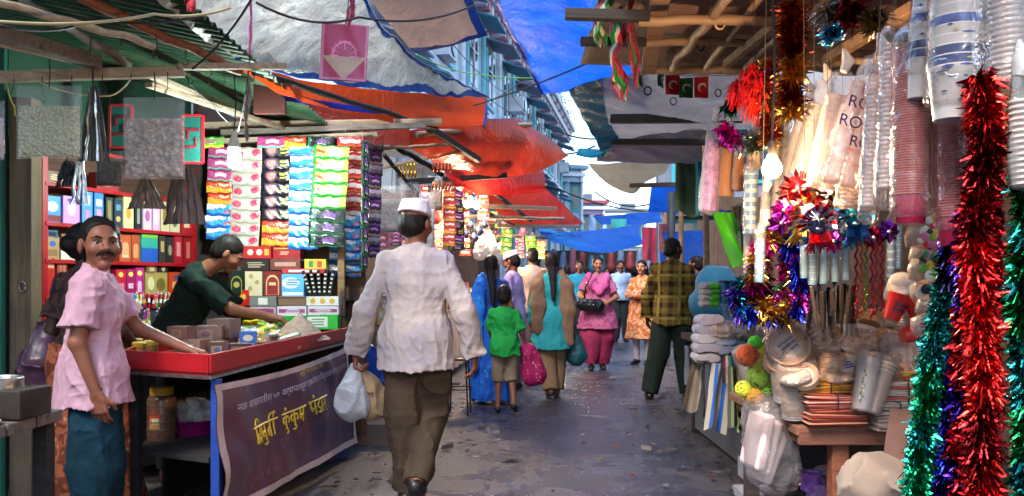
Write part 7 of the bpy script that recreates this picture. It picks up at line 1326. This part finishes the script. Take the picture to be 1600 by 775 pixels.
    def foot(s, S, sd, e=0.):
        K, A, t = [np.array(x, float) for x in s.J['leg_'+sd]]; t = nv((t[0], t[1], t[2])); 
        S.cone(A, A+(0, 0, -.035)-t*.015, .034+e, .034+e, .02); S.cone(A+(0, 0, -.04)+t*.03, A+(0, 0, -.048)+t*.15, .034+e, .026+e, .02)
    def hd(s, p): return np.array(s.J['head'])+s.Rh @ (np.array(p)*s.hs*.97)
    def head(s, S):
        q = s.hs*.97; Rm = s.Rh
        def E(c, r, k=.012, mode='add'): S.ell(s.hd(c), tuple(x*q for x in r), k*q, Rm, mode)
        def Cn(a, b, ra, rb, k=.012, mode='add'): S.cone(s.hd(a), s.hd(b), ra*q, rb*q, k*q, mode=mode)
        E((0, -.018, .035), (.074, .094, .084)); E((0, .03, -.01), (.064, .07, .085), .02); Cn((0, .035, -.04), (0, .062, -.09), .05, .026, .025)
        E((0, .078, .022), (.05, .02, .012), .015)
        for x in (-1, 1):
            E((x*.038, .066, -.026), (.026, .024, .022), .02); E((x*.079, -.004, -.008), (.012, .02, .033), .008)
            E((x*.031, .101, .004), (.017, .014, .010), .012, 'sub')
        Cn((0, .09, .012), (0, .117, -.024), .008, .0125, .012)
        for x in (-1, 1): E((x*.013, .105, -.029), (.0095, .012, .008), .006)
        E((0, .098, -.05), (.023, .010, .006), .005); E((0, .095, -.063), (.020, .010, .0065), .005)
        E((0, .088, -.056), (.02, .02, .0022), .003, 'sub'); E((0, .08, -.093), (.02, .018, .015), .015)
        S.cone(np.array(s.J['neck'])-(0, 0, .03), s.hd((0, -.02, -.06)), .058 if not s.fem else .05, .052 if not s.fem else .045, .03)
    def body(s, feet=True, v=None):
        S = s.grid(v=v); s.torso(S)
        for sd in 'rl': s.arm(S, sd); s.hand(S, sd); s.leg(S, sd); s.foot(S, sd)
        s.head(S); o = S.build('body', s.skin, s.root); return o
    def face(s, moustache=False, beard=False, eyes=True, lips=None):
        q = s.hs*.97; w = MB(); ir = MB()
        for x in (-1, 1):
            c = s.hd((x*.031, .0785, .003)); w.lathe([(.0001, -.0105*q)]+[(.0125*q*cos(a), .0105*q*sin(a)) for a in (-1, -.5, 0, .5, 1)]+[(.0001, .0105*q)], 12, c)
            ir.lathe([(.0001, .0108*q), (.0066*q, .0108*q), (.0058*q, .0127*q), (.0001, .0132*q)], 10, c, rot=Matrix((s.Rh @ Rx(-pi/2)).tolist()))
            if eyes:
                e_ = w.build('eye', M((.62, .58, .54), .25, 0, .05, 9, 0), s.root, 180); ir.build('iris', M((.015, .009, .006), .12, 0, 0, 9, 0), e_, 180)
                w = MB(); ir = MB()
        if 0: w.build('eyeballs', M((.62, .58, .54), .25, 0, .05, 9, 0), s.root, 180); ir.build('irises', M((.015, .009, .006), .12, 0, 0, 9, 0), s.root, 180)
        lo = s.hd((0, .05, 0))-.16; hi = s.hd((0, .05, 0))+.16; H2 = SDF(lo, hi, .0035)
        for x in (-1, 1):
            S = SDF(lo, hi, .0035)
            S.cone(s.hd((x*.014, .0985, .022)), s.hd((x*.034, .097, .028)), .0042*q, .0042*q, .003); S.cone(s.hd((x*.034, .097, .028)), s.hd((x*.053, .078, .022)), .0042*q, .002*q, .003); S.build('eyebrow', HAIR(), s.root, 0)
            S = SDF(lo, hi, .0035); S.cone(s.hd((x*.017, .0945, .0095)), s.hd((x*.046, .086, .0085)), .0034*q, .0028*q, .002); S.build('eyelid', M((.05, .025, .018), .5, 0, .1, 9, 0), s.root, 0)
            if moustache:
                H2.cone(s.hd((0, .112, -.039)), s.hd((x*.026, .102, -.046)), .008*q, .0065*q, .004); H2.cone(s.hd((x*.026, .102, -.046)), s.hd((x*.038, .089, -.058)), .006*q, .003*q, .004)
            if beard:
                H2.cone(s.hd((x*.066, .02, -.05)), s.hd((x*.035, .075, -.095)), .010*q, .018*q, .01); H2.cone(s.hd((x*.035, .075, -.095)), s.hd((0, .09, -.105)), .017*q, .02*q, .01)
        if moustache or beard: H2.build('beard' if beard else 'moustache', HAIR() if not beard else HAIR((.25, .24, .23)), s.root, 0)
        if lips:
            S = SDF(lo, hi, .0035)
            S.ell(s.hd((0, .099, -.0505)), (.021*q, .011*q, .0052*q), .003, s.Rh); S.ell(s.hd((0, .097, -.0625)), (.018*q, .0105*q, .006*q), .003, s.Rh); S.build('lips', M(lips, .4, 0, .1, 9, 0), s.root)
    def hair(s, style='short', c=(.012, .009, .008), v=.006):
        q = s.hs*.97; h = np.array(s.J['head']); S = SDF(h-(.2, .24, .95 if style in ('braid', 'long') else .2), h+(.2, .2, .2), v)
        E = lambda cc, r, k=.01, mode='add': S.ell(s.hd(cc), tuple(x*q for x in r), k*q, s.Rh, mode)
        E((0, -.022, .038), (.083, .102, .092)); E((0, -.05, -.015), (.078, .075, .075), .02)
        if style == 'receding': E((0, .115, -.005), (.10, .085, .115), .012, 'sub')
        elif style in ('braid', 'long', 'bun'): E((0, .11, -.03), (.068, .075, .122), .02, 'sub')
        else: E((0, .11, -.045), (.093, .08, .118), .012, 'sub')
        for x in (-1, 1): E((x*.085, .004, -.012), (.022, .022, .036), .01, 'sub') if style not in ('braid', 'long') else None
        if style in ('short', 'receding', 'capped'):
            S.cut(s.hd((0, 0, -.085)), s.Rh @ np.array((0, .35, -1)))
        if style == 'capped': S.cut(s.hd((0, 0, .04)), s.Rh @ np.array((0, 0, 1.)))
        if style == 'bun': E((0, -.125, .0), (.05, .045, .05), .02); S.cut(s.hd((0, 0, -.1)), (0, 0, -1))
        if style == 'long':
            b = np.array(s.J['neck'])
            for x in (-.055, 0, .055): S.cone(s.hd((x, -.06, -.02)), b+(x*1.2, -.085, -.18), .045, .03, .03)
        if style == 'braid':
            b = np.array(s.J['chest']); p0 = s.hd((0, -.085, -.05)); p1 = b+np.array((.01, -.135, .05)); p2 = np.array(s.J['pel'])+(.0, -.16, .2)
            for i in range(26):
                t = i/25; p = p0*(1-t)**2+2*p1*t*(1-t)+p2*t*t; r = lerp(.046, .017, t)
                S.ell(p+(.012*(1 if i % 2 else -1)*(1-t*.4), 0, 0), (r*.95, r*.72, r*1.05), .008)
        S.fold(.004, (70, 70, 12), 3, False, .02); return S.build('hair', HAIR(c), s.root, 1)
    def cap(s, mat, tall=.0):
        q = s.hs*.97; h = np.array(s.J['head']); S = SDF(h-.2, h+.25, .005)
        S.ell(s.hd((0, -.02, .045+tall)), (.09*q, .112*q, .095*q), .01, s.Rh); S.cone(s.hd((0, -.02, .03)), s.hd((0, -.02, .1+tall)), .088*q, .082*q, .012, sy=1.2)
        n = s.Rh @ np.array((0, -.12, -1)); S.cut(s.hd((0, 0, .047)), n); S.cut(s.hd((0, 0, .135+tall)), s.Rh @ np.array((0, -.1, 1.))); S.fold(.002, (30, 30, 30), 2, True, .02)
        return S.build('cap', mat, s.root, 2)
    # garments
    def shirt(s, mat, hem=.8, e=.02, sleeve=1., cuff=.012, flare=.02, folds=.008, fr=(8, 8, 5), seed=0, collar=True, name='shirt', k=.03, v=None, slit=0):
        S = s.grid(v=v); j = s.J; s.torso(S, e, k); hip = (.178 if s.fem else .172)*s.fat+e; p = np.array(j['pel']); b = np.array((p[0]*.6, p[1], hem-.2))
        S.cone(j['waist'], p, (.118 if s.fem else .13)*s.fat+e, hip, .03, sy=.76)
        S.cone(p, b, hip, hip+flare*1.6, .03, sy=.78, cuts=(((0, 0, hem), (0, .06, -1)),))
        for sd in 'rl': s.arm(S, sd, e*.66 if sleeve >= 1 else e*.8, .018, sleeve, cuff)
        S.cut((0, 0, hem), (0, .06, -1)); S.fold(folds, fr, seed); S.fold(folds*.5, tuple(q*2.3 for q in fr), seed+40)
        if s.v < .0065: S.fold(.0028, (26, 26, 17), seed+60)
        if collar:
            n = np.array(j['neck']); S.cone(n+(0, 0, .0), n+(0, .012, .05), .064, .058, .004, cuts=((n+(0, 0, .032), (0, .35, 1)),))
        S.cone(np.array(j['neck'])+(0, .035, -.01), s.hd((0, .02, -.09)), .04, .05, .006, mode='sub')
        return S.build(name, mat, s.root, 2)
    def trousers(s, mat, e=.022, an=.05, kn=.02, folds=.008, fr=(9, 9, 3.5), seed=3, bottom=.06, top=.98, name='trousers', v=None, baggy=0.):
        S = s.grid(hi=(None, None, 1.12), v=v); j = s.J; f = (s.fat+1)/2
        S.cone(j['hl'], j['hr'], .078*f+e*.7, .078*f+e*.7, .02, sy=.95); S.cone(j['pel'], j['waist'], .142*s.fat+e*.7, .128*s.fat+e*.7, .03, sy=.76)
        for sd in 'rl':
            h = np.array(j['h'+sd]); K, A, t = [np.array(x, float) for x in j['leg_'+sd]]
            S.cone(h, K, .082*f+e*.8+baggy*.15, .056*f+e+kn+baggy, .014); S.cone(K, A-(0, 0, .02), .056*f+e+kn+baggy, .036+an*.55+baggy*.5, .02, cuts=((A+(K-A)*max(0., (bottom-.075)/.42), A-K),))
        S.cut((0, 0, top), (0, 0, 1)); S.fold(folds, fr, seed)
        if s.v < .0065: S.fold(.003, (24, 24, 15), seed+60)
        return S.build(name, mat, s.root)
    def shoes(s, mat, sole=None, name='shoe', e=.008):
        for sd in 'rl':
            K, A, t = [np.array(x, float) for x in s.J['leg_'+sd]]; t = nv(t); S = SDF(A-(.22, .22, .1), A+(.22, .22, .12), .007)
            S.cone(A+(0, 0, -.035)-t*.03, A+(0, 0, -.03)+t*.05, .036+e, .038+e, .02); S.cone(A+(0, 0, -.04)+t*.03, A+(0, 0, -.052)+t*.165, .038+e, .028+e, .02)
            S.cut((0, 0, max(.002, A[2]-.075)), (0, 0, -1)); S.cut(A+(0, 0, .02), (0, 0, 1)); S.build(name, mat, s.root)
    def skirt(s, mat, top=1.02, hem=.06, r0=.14, r1=.24, folds=.014, fr=(11, 11, 1.2), seed=5, name='skirt', v=None, dx=0., dy=0.):
        S = s.grid(v=v, pad=.3, hi=(None, None, 1.15)); p = np.array(s.J['pel'])
        S.cone((0, 0, top+.05), p, r0, r0+.025, .03, sy=.8); S.cone(p, (dx, dy, hem-.15), r0+.025, r1, .05, sy=.8)
        S.cut((0, 0, hem), (0, 0, -1)); S.cut((0, 0, top), (0, 0, 1)); S.fold(folds, fr, seed); return S.build(name, mat, s.root)
    def drape(s, mat, paths, r=.03, flat=.5, name='dupatta', folds=.008, fr=(20, 20, 4), seed=8, k=.03, v=None):
        "cloth laid over the body along chains of (x,y,z,half width)"
        S = s.grid(v=v, pad=.25)
        for pth in paths:
            for a, b in zip(pth[:-1], pth[1:]): S.cone(a[:3], b[:3], a[3], b[3], k, sy=a[4] if len(a) > 4 else flat)
        S.fold(folds, fr, seed); return S.build(name, mat, s.root)
# ------------------------------------------------------------------ patterned cloth
def PLAID(c1, c2, c3, s=18.):
    t = NT('checked cloth'); co = t.coords(rand=False); sx = t.n('ShaderNodeSeparateXYZ'); t.l(co, sx.inputs[0]); f = t.noise(co, 40, 4)
    def st(ax, sc_, ph, w):
        q = t.math('FRACT', t.math('ADD', t.math('MULTIPLY', sx.outputs[ax], sc_), ph)); return t.math('LESS_THAN', q, w)
    a = t.math('MULTIPLY', t.math('ADD', st(0, s, .1, .45), st(2, s, .3, .45)), .5); c = t.mix(a, c1, c2); c = t.mix(t.math('MULTIPLY', t.math('MAXIMUM', st(0, s*.5, .6, .12), st(2, s*.5, .2, .12)), .8), c, c3)
    return t.done(t.pbr(c, .85, 0, .2, t.bump(f, .3, .006)))
def PRINT(base, c2, c3, s=26., thr=.45):
    t = NT('printed cloth'); co = t.coords(rand=False); v = t.n('ShaderNodeTexVoronoi'); v.inputs['Scale'].default_value = s; t.l(co, v.inputs['Vector']); f = t.noise(co, s*.7, 5, .6, 1.2); g = t.noise(co, 45, 4)
    c = t.mix(t.ramp(f, [(thr, 0), (thr+.04, 1)]), base, c2); c = t.mix(t.ramp(v.outputs['Distance'], [(.16, 1), (.2, 0)]), c, c3); return t.done(t.pbr(c, .75, 0, .25, t.bump(g, .3, .006)))
def FADE(c1, c2, c3=None):
    t = NT('washed cloth'); co = t.coords(rand=False); f = t.noise(co, 3.2, 5, .6, .6); g = t.noise(co, 30, 4); c = t.ramp(f, [(.35, c1), (.6, c2), (.75, c3 or c2)]); return t.done(t.pbr(c, .85, 0, .2, t.bump(g, .35, .01)))
BLKS = M((.012, .011, .011), .4); D1 = CLOTH((.035, .028, .022))
def slipper(Fg, c): Fg.shoes(M(c, .5), e=.004)
# the man in the white cap, walking away with bags
A = Fig('man in white cap and untucked white shirt walking away with plastic bags', (650-800)*4.3/F, 4.3, 0, 1.70, .0055, yaw=-28, nod=4, skin='#7a4a36', fat=.97, twist=-4,
 arm_r=((.275, -.05, 1.085), (.325, .02, .845), (.05, .18, -1), (-1, .25, 0), .55), arm_l=((-.275, -.04, 1.085), (-.345, .03, .85), (-.02, .1, -1), (1, .15, 0), 1.15),
 leg_r=((.075, .12, .50), (.02, -.15, .17), (.1, 1, -.6)), leg_l=((-.07, .03, .49), (-.06, .05, .075), (-.1, 1, 0)))
A.body(v=.005); A.hair('capped'); A.cap(CLOTH((.62, .60, .66)), .005); A.face(); A.shirt(FADE((.25, .225, .27), (.36, .305, .285), (.30, .265, .30)), hem=.775, e=.030, cuff=.018, flare=.02, folds=.008, fr=(8, 8, 4.5), seed=2)  # violet cast of the tarpaulins mixed into the cream shirt colour
A.trousers(FADE((.045, .03, .02), (.06, .04, .026)), e=.022, an=.05, kn=.018, folds=.011, fr=(9, 9, 7), seed=5); A.shoes(BLKS)
hp = A.root.matrix_basis @ V((-.345, .04, .765)); hp = V(((650-800)*4.3/F, 4.3, 0))+V((-.348, .045, .76))
blob('carrier_bag', 'bulging white plastic carrier bag in the hand of the man in white', 'carrier bag', [('e', hp-V((.02, .0, .20)), (.105, .07, .10)), ('c', hp-V((.0, 0, .0)), hp-V((.02, 0, .12)), .02, .075)], TARP('#b9bcc6', .35, .3, .1), h=.007, fold=(.012, (14, 14, 5)), seed=4)
blob('carrier_bag', 'tan paper bag carried behind the white carrier bag', 'carrier bag', [('e', hp+V((.085, .06, -.19)), (.10, .06, .10)), ('c', hp+V((.01, .02, 0)), hp+V((.07, .05, -.11)), .016, .06)], FADE('#8a6f52', '#a08464', '#6f5840'), h=.007, fold=(.012, (12, 12, 5)), seed=6)
# the man in the pink shirt at the counter
B = Fig('moustached man in a pink half sleeved shirt looking back over his shoulder', (146-800)*3.38/F, 3.38, -66, 1.54, .005, yaw=-74, nod=-2, hs=1.13, skin='#8a5640', fat=.9, lean=2, twist=-6, head=(0, .03, 1.56),
 arm_r=((.205, -.05, 1.10), (.215, .03, .86), (.02, .15, -1), (-1, .3, 0), .5), arm_l=((-.19, .19, 1.14), (-.10, .42, 1.03), (.1, 1, -.25), (0, -.2, -1), .45),
 leg_r=((.09, .02, .49), (.1, -.03, .075), (.1, 1, 0)), leg_l=((-.09, .03, .49), (-.1, .03, .075), (-.1, 1, 0)))
B.body(v=.0045); B.hair('receding', v=.005); B.face(moustache=True, lips='#6a3a36'); B.shirt(FADE('#b88c9a', '#c49aa6', '#ad7f92'), hem=.80, e=.034, sleeve=.72, flare=.05, folds=.0085, fr=(9, 9, 7), seed=8); B.trousers(FADE('#0f2a35', '#163a4a', '#241f4a'), e=.026, an=.07, kn=.03, folds=.012, seed=4); B.shoes(BLKS)
wr = Vector if False else V
Q = Fig('person in a dark patterned top half hidden behind the pink shirt', (126-800)*3.85/F, 3.9, -20, 1.55, .009, skin='#3f2a20', fem=True, arm_r=((.2, .05, 1.1), (.2, .2, .95), (0, 1, -.3), (-1, 0, 0), .4))
Q.body(); Q.hair('bun'); Q.face(); Q.shirt(PRINT('#241a1c', '#4a2f2a', '#6a4a3a', 20), hem=.85, e=.02, sleeve=.7, collar=False); Q.skirt(PRINT('#6a3420', '#a0583a', '#c98a6a', 16), hem=.05, r0=.17, r1=.26, dx=.14)
# the young vendor
Dv = Fig('young vendor in a black T-shirt bending over the tray', (276-800)*4.95/F, 4.95, -84, 1.62, .006, yaw=8, nod=34, lean=20, skin='#84523c', fat=.95,
 head=(.0, .34, 1.50), arm_r=((.17, .40, 1.13), (.08, .62, 1.08), (-.25, 1, -.2), (-.3, -.2, -1), .6), arm_l=((-.17, .36, 1.10), (-.08, .60, 1.06), (.25, 1, -.2), (.3, -.2, -1), .6))
Dv.body(v=.0055); Dv.hair('short'); Dv.face(lips='#6a3834'); Dv.shirt(FADE('#10201c', '#16281f', '#0c1616'), hem=.82, e=.022, sleeve=.85, folds=.011, seed=3); Dv.trousers(D1)
# woman in the blue sari
E = Fig('woman in a bright blue sari with a long black plait', (768-800)*7.9/F, 7.9, 8, 1.53, .009, fem=True, skin='#6f4432', fat=1.08, yaw=-15)
E.body(); E.hair('braid'); E.face(); E.shirt(CLOTH('#1a3a7a'), hem=1.02, e=.014, sleeve=.55, collar=False); E.skirt(PRINT('#1247a0', '#1a5ab8', '#1f8ab0', 12), hem=.05, r0=.165, r1=.25); E.drape(PRINT('#1450ae', '#1f6ac0', '#2fa0c0', 14), [[(-.10, .02, 1.44, .05), (-.16, -.11, 1.30, .07), (-.19, -.15, 1.05, .085), (-.21, -.15, .75, .09), (-.22, -.14, .45, .075)], [(-.08, .1, 1.40, .06), (0, .14, 1.2, .08)]], name='sari_end', flat=.35); slipper(E, '#3a2a22')
# boy in green
Bo = Fig('small boy in a green T-shirt carrying a dotted bag', (788-800)*7.35/F, 7.35, 0, 1.18, .009, skin='#7a4a36', hs=1.28, yaw=-10, head=(0, .01, 1.60), arm_r=((.24, -.02, 1.10), (.30, .06, .90), (.0, .3, -1), (-1, 0, 0), .9), arm_l=((-.19, .06, 1.10), (-.15, .2, .95), (0, .6, -1), (1, 0, 0), .5), leg_r=((.10, .02, .49), (.13, -.13, .13), (.3, 1, -.5)), leg_l=((-.08, .06, .49), (-.09, .0, .08), (-.1, 1, 0)))
Bo.body(); Bo.hair('short'); Bo.face(); Bo.shirt(FADE('#178036', '#1f8f40', '#126e2c'), hem=.80, e=.03, sleeve=.85, folds=.012); Bo.trousers(FADE('#8a7a66', '#7a6a56'), e=.014, bottom=.42, kn=.016); slipper(Bo, '#1a1715')
bp_ = V((Bo.root.location.x+.235, 7.38, .50)); blob('cloth_bag', 'wine red cloth bag with pale dots carried by the boy', 'bag', [('c', bp_+V((0, 0, .08)), bp_+V((.05, 0, -.14)), .075, .115, .55), ('c', bp_+V((-.02, 0, .13)), bp_+V((0, 0, .05)), .03, .06)], PRINT('#8a0f4a', '#98124f', '#c9a07a', 30, .9), h=.01, fold=(.01, (12, 12, 4)))
# man in the crocheted skullcap at the stall
G_ = Fig('man in white skullcap and lilac shirt facing the stalls', (800-800)*8.9/F, 8.9, 70, 1.60, .009, skin='#7d4e3a', nod=16)
G_.body(); G_.hair('capped'); G_.cap(CLOTH('#c2bcc4', .9)); G_.face(beard=True); G_.shirt(FADE('#a58ac0', '#b09acb', '#9a86c0'), hem=.55, e=.03); G_.trousers(CLOTH('#8a7fa0')); G_.shoes(BLKS)
# man in beige from behind
H_ = Fig('man in a beige shirt and khaki trousers seen from behind', (832-800)*10.6/F, 10.6, -5, 1.72, .010, skin='#7a4a36', yaw=10, arm_l=((-.24, -.05, 1.1), (-.29, .05, .88), (0, .2, -1), (1, 0, 0), .4))
H_.body(); H_.hair('short'); H_.face(); H_.shirt(FADE('#a08a80', '#ad968c'), hem=.82, e=.03, sleeve=.8); H_.trousers(FADE('#6a5a4a', '#7a6a58')); H_.shoes(BLKS)
# woman with brown shawl
I_ = Fig('woman with brown shawl over turquoise tunic and a very long ponytail', (862-800)*8.35/F, 8.35, 4, 1.58, .008, fem=True, skin='#7a4a36', yaw=-8, arm_r=((.22, -.02, 1.08), (.26, .06, .84), (0, .2, -1), (-1, 0, 0), 1.0), leg_r=((.08, .08, .5), (.06, .02, .09), (.1, 1, 0)), leg_l=((-.06, -.0, .49), (-.03, -.14, .1), (-.1, 1, -.2)))
I_.body(); I_.hair('braid'); I_.face(); I_.shirt(FADE('#207f88', '#2f9096'), hem=.58, e=.022, sleeve=1., collar=False, flare=.05); I_.trousers(FADE('#7a6046', '#8a7052'), e=.03, an=.08, kn=.03); I_.drape(FADE('#6a5040', '#7d604c', '#5a4336'), [[(-.10, .0, 1.42, .06), (-.16, -.08, 1.28, .075), (-.17, -.12, 1.05, .08), (-.17, -.12, .80, .07)], [(.10, .0, 1.42, .06), (.16, -.08, 1.28, .075), (.17, -.12, 1.0, .085), (.17, -.12, .66, .075)], [(-.16, .0, 1.32, .07), (-.23, .0, 1.1, .06)], [(.16, .0, 1.32, .07), (.24, .0, 1.1, .06)]], flat=.45, name='shawl'); slipper(I_, '#4a3428')
ip = V((I_.root.location.x+.27, 8.38, .53)); blob('carrier_bag', 'dark teal carrier bag held by the woman in the brown shawl', 'carrier bag', [('c', ip+V((0, 0, .10)), ip+V((.0, 0, -.07)), .05, .115, .6), ('c', ip+V((-.02, 0, .22)), ip+V((0, 0, .08)), .015, .04)], TARP('#12505a', .2, .35, .2), h=.01, fold=(.012, (12, 12, 5)))
# woman in the pink suit facing us
J_ = Fig('woman in a pink salwar suit walking towards us with a black handbag', (934-800)*11/F, 11, 178, 1.62, .008, fem=True, skin='#9a6a50', fat=1.2, yaw=4, nod=6, arm_r=((.27, .04, 1.10), (.17, .20, 1.02), (-1, .5, .1), (0, -1, 0), .8), arm_l=((-.28, .0, 1.08), (-.12, .24, 1.0), (1, .3, 0), (0, -1, 0), .8), leg_r=((.10, .05, .49), (.10, .06, .075), (.1, 1, 0)), leg_l=((-.09, -.0, .49), (-.07, -.05, .075), (-.1, 1, 0)))
J_.body(v=.0075); J_.hair('bun'); J_.face(lips='#8a3a3a'); J_.shirt(PRINT('#97406c', '#a85a80', '#743056', 22), hem=.60, e=.024, sleeve=.7, collar=False, flare=.08); J_.trousers(FADE('#7f2446', '#8f2e52'), e=.02, baggy=.055, an=.03, bottom=.10, folds=.016, fr=(10, 10, 2)); J_.drape(FADE('#b84a86', '#c25a90'), [[(-.13, .04, 1.40, .045), (-.08, .15, 1.26, .05), (.0, .19, 1.17, .045), (.08, .15, 1.26, .05), (.13, .04, 1.40, .045)], [(-.13, .0, 1.40, .045), (-.16, -.12, 1.2, .06), (-.17, -.14, .9, .06)], [(.13, .0, 1.40, .045), (.16, -.12, 1.2, .06), (.17, -.14, .9, .06)]], flat=.5); slipper(J_, '#1f1614')
jp = V((J_.root.location.x-.13, 10.74, .93)); hb = blob('handbag', 'black leather handbag held before the woman in pink', 'handbag', [('c', jp+V((-.10, 0, 0)), jp+V((.10, 0, -.02)), .085, .09, .6)], M('#0c0c12', .3, 0, .3, 20), h=.01, fold=(.008, (14, 14, 14))); b = MB(); b.tube([jp+V((-.09, 0, .06)), jp+V((-.07, -.02, .25)), jp+V((.02, .05, .42)), jp+V((.08, .1, .48))], .012, 6); b.build('strap', BLKS, hb, 180); [MB().lathe([(.012, 0), (.01, .004)], 10, jp+V((q, -.062, .0)), rot=(R(90), 0, 0)).build('buckle', FOIL('#b0b0b5'), hb) for q in (-.03, .03)]
# man in pale blue shirt further off
K_ = Fig('man in a pale blue shirt and dark trousers farther along the street', (970-800)*16/F, 16, 176, 1.70, .011, skin='#84553f'); K_.body(); K_.hair('short'); K_.face(moustache=True); K_.shirt(FADE('#8aa6c6', '#9ab4d0'), hem=.85, e=.026, sleeve=.75); K_.trousers(CLOTH((.012, .02, .025))); K_.shoes(BLKS)
# woman in the orange print
L_ = Fig('young woman in an orange printed tunic standing with folded arms', (1003-800)*11.6/F, 11.6, 148, 1.58, .008, fem=True, skin='#a2715a', yaw=6, arm_r=((.21, .06, 1.12), (-.02, .21, 1.16), (-1, .1, .1), (0, -1, 0), .4), arm_l=((-.21, .05, 1.11), (.04, .24, 1.12), (1, .1, 0), (0, -1, 0), .4))
L_.body(v=.0075); L_.hair('long'); L_.face(lips='#8a3a34'); L_.shirt(PRINT('#b05e30', '#c99a72', '#d6b496', 18, .5), hem=.42, e=.022, sleeve=1., collar=False, flare=.07); L_.trousers(CLOTH('#b5aab0'), e=.008, an=.0, kn=.0); slipper(L_, '#1f1614')
# man in the checked shirt
M_ = Fig('man in a yellow and brown checked shirt standing by the cloth stalls', (1050-800)*8.15/F, 8.15, -24, 1.72, .0075, skin='#3f281f', yaw=-34, sway=.01, arm_r=((.25, -.02, 1.10), (.27, .10, .86), (0, .3, -1), (-1, 0, 0), .5), arm_l=((-.25, -.02, 1.10), (-.28, .06, .86), (0, .2, -1), (1, 0, 0), .5), fat=.93, leg_r=((.13, .04, .49), (.17, .02, .075), (.35, 1, 0)), leg_l=((-.14, .0, .49), (-.22, -.08, .075), (-.35, 1, 0)))
M_.body(); M_.hair('short'); M_.face(); M_.shirt(PLAID('#6e5a22', '#331d18', '#8a7a3a', 9), hem=.80, e=.034, cuff=.016, folds=.012); M_.trousers(FADE('#1a221c', '#222b24'), e=.028, an=.085, kn=.03); M_.shoes(BLKS)
# people in the distance
random.seed(91)
for i, (px, Y, rz, H, top_, bot, fem, lab) in enumerate([(886, 17, 5, 1.62, '#3a6a8a', '#2a2a34', False, 'distant man in a dull blue shirt between the women'), (906, 14.5, 170, 1.66, '#1f7a9a', '#2a2420', False, 'distant man in a teal shirt behind the woman in pink'), (916, 19, 0, 1.6, '#8a3a4a', '#3a2a3a', True, 'distant woman in dusty red far down the street'), (948, 22, 185, 1.65, '#b5a8a0', '#2f2f3a', False, 'distant man in off white far down the street'), (990, 21, 10, 1.6, '#5a3a6a', '#3a2a3a', True, 'distant woman in violet near the street end'), (874, 22, 0, 1.68, '#6a6a6a', '#222222', False, 'distant man in grey close to the incense side'), (1022, 14, 200, 1.62, '#4a5a3a', '#2a2420', False, 'distant man in olive beside the cloth stalls'), (935, 27, 0, 1.66, '#2a3a6a', '#222222', False, 'tiny distant man in navy at the street end'), (962, 28, 180, 1.66, '#a05a3a', '#222222', False, 'tiny distant man in rust at the street end'), (1088, 9.6, 60, 1.58, '#2a3a7a', '#22222a', True, 'woman in dark blue mostly hidden behind the checked shirt'), (852, 25, 0, 1.66, '#7a2a3a', '#222222', False, 'tiny distant man in maroon at the street end'), (980, 26, 185, 1.6, '#3a7a6a', '#222222', True, 'tiny distant woman in green at the street end'), (1008, 24, 0, 1.66, '#8a8a9a', '#222222', False, 'tiny distant man in pale grey at the street end')]):
    f_ = Fig(lab, (px-800)*Y/F, Y, rz, H, .014, fem=fem, skin=random.choice(['#6a4230', '#7d4e3a', '#8a5a44'])); f_.body(); f_.hair('bun' if fem else 'short', v=.012); f_.face(); f_.shirt(FADE(top_, top_), hem=.6 if fem else .84, e=.03, sleeve=.8, collar=False, folds=.008); f_.trousers(CLOTH(bot)); f_.shoes(BLKS)
# stool behind the man in white
sto = thing('metal_stool', 'thin legged dark metal stool beside the second counter', 'stool', at(717, 628, 7.2)); sto.location.z = 0; MB().lathe([(.13, 0), (.14, .01), (.13, .02)], 20, (0, 0, .52)).build('seat', BLKS, sto, 50)
for a in range(4): MB().tube([(.11*cos(a*pi/2+.7), .11*sin(a*pi/2+.7), .52), (.14*cos(a*pi/2+.7), .14*sin(a*pi/2+.7), 0)], .009, 6).build('leg', BLKS, sto)
MB().tube([(.125*cos(a), .125*sin(a), .25) for a in [i*pi/8 for i in range(17)]], .006, 6).build('foot_ring', BLKS, sto, 180)
o = blob('plastic_sheet', 'bright blue plastic sheet bundled below the second counter', 'plastic sheet', [('e', at(572, 572, 5.9), (.09, .12, .17)), ('e', at(592, 592, 6.1), (.08, .1, .12))], TARP('#1a4fb0', .2, .3, .3), fold=(.02, (10, 10, 6)))
carton('low wooden step on the ground behind the white carrier bag', (-1.02, 6.0, 0), (.36, .3, .16), '#6a5a52', rough=.85, name='wooden_step')
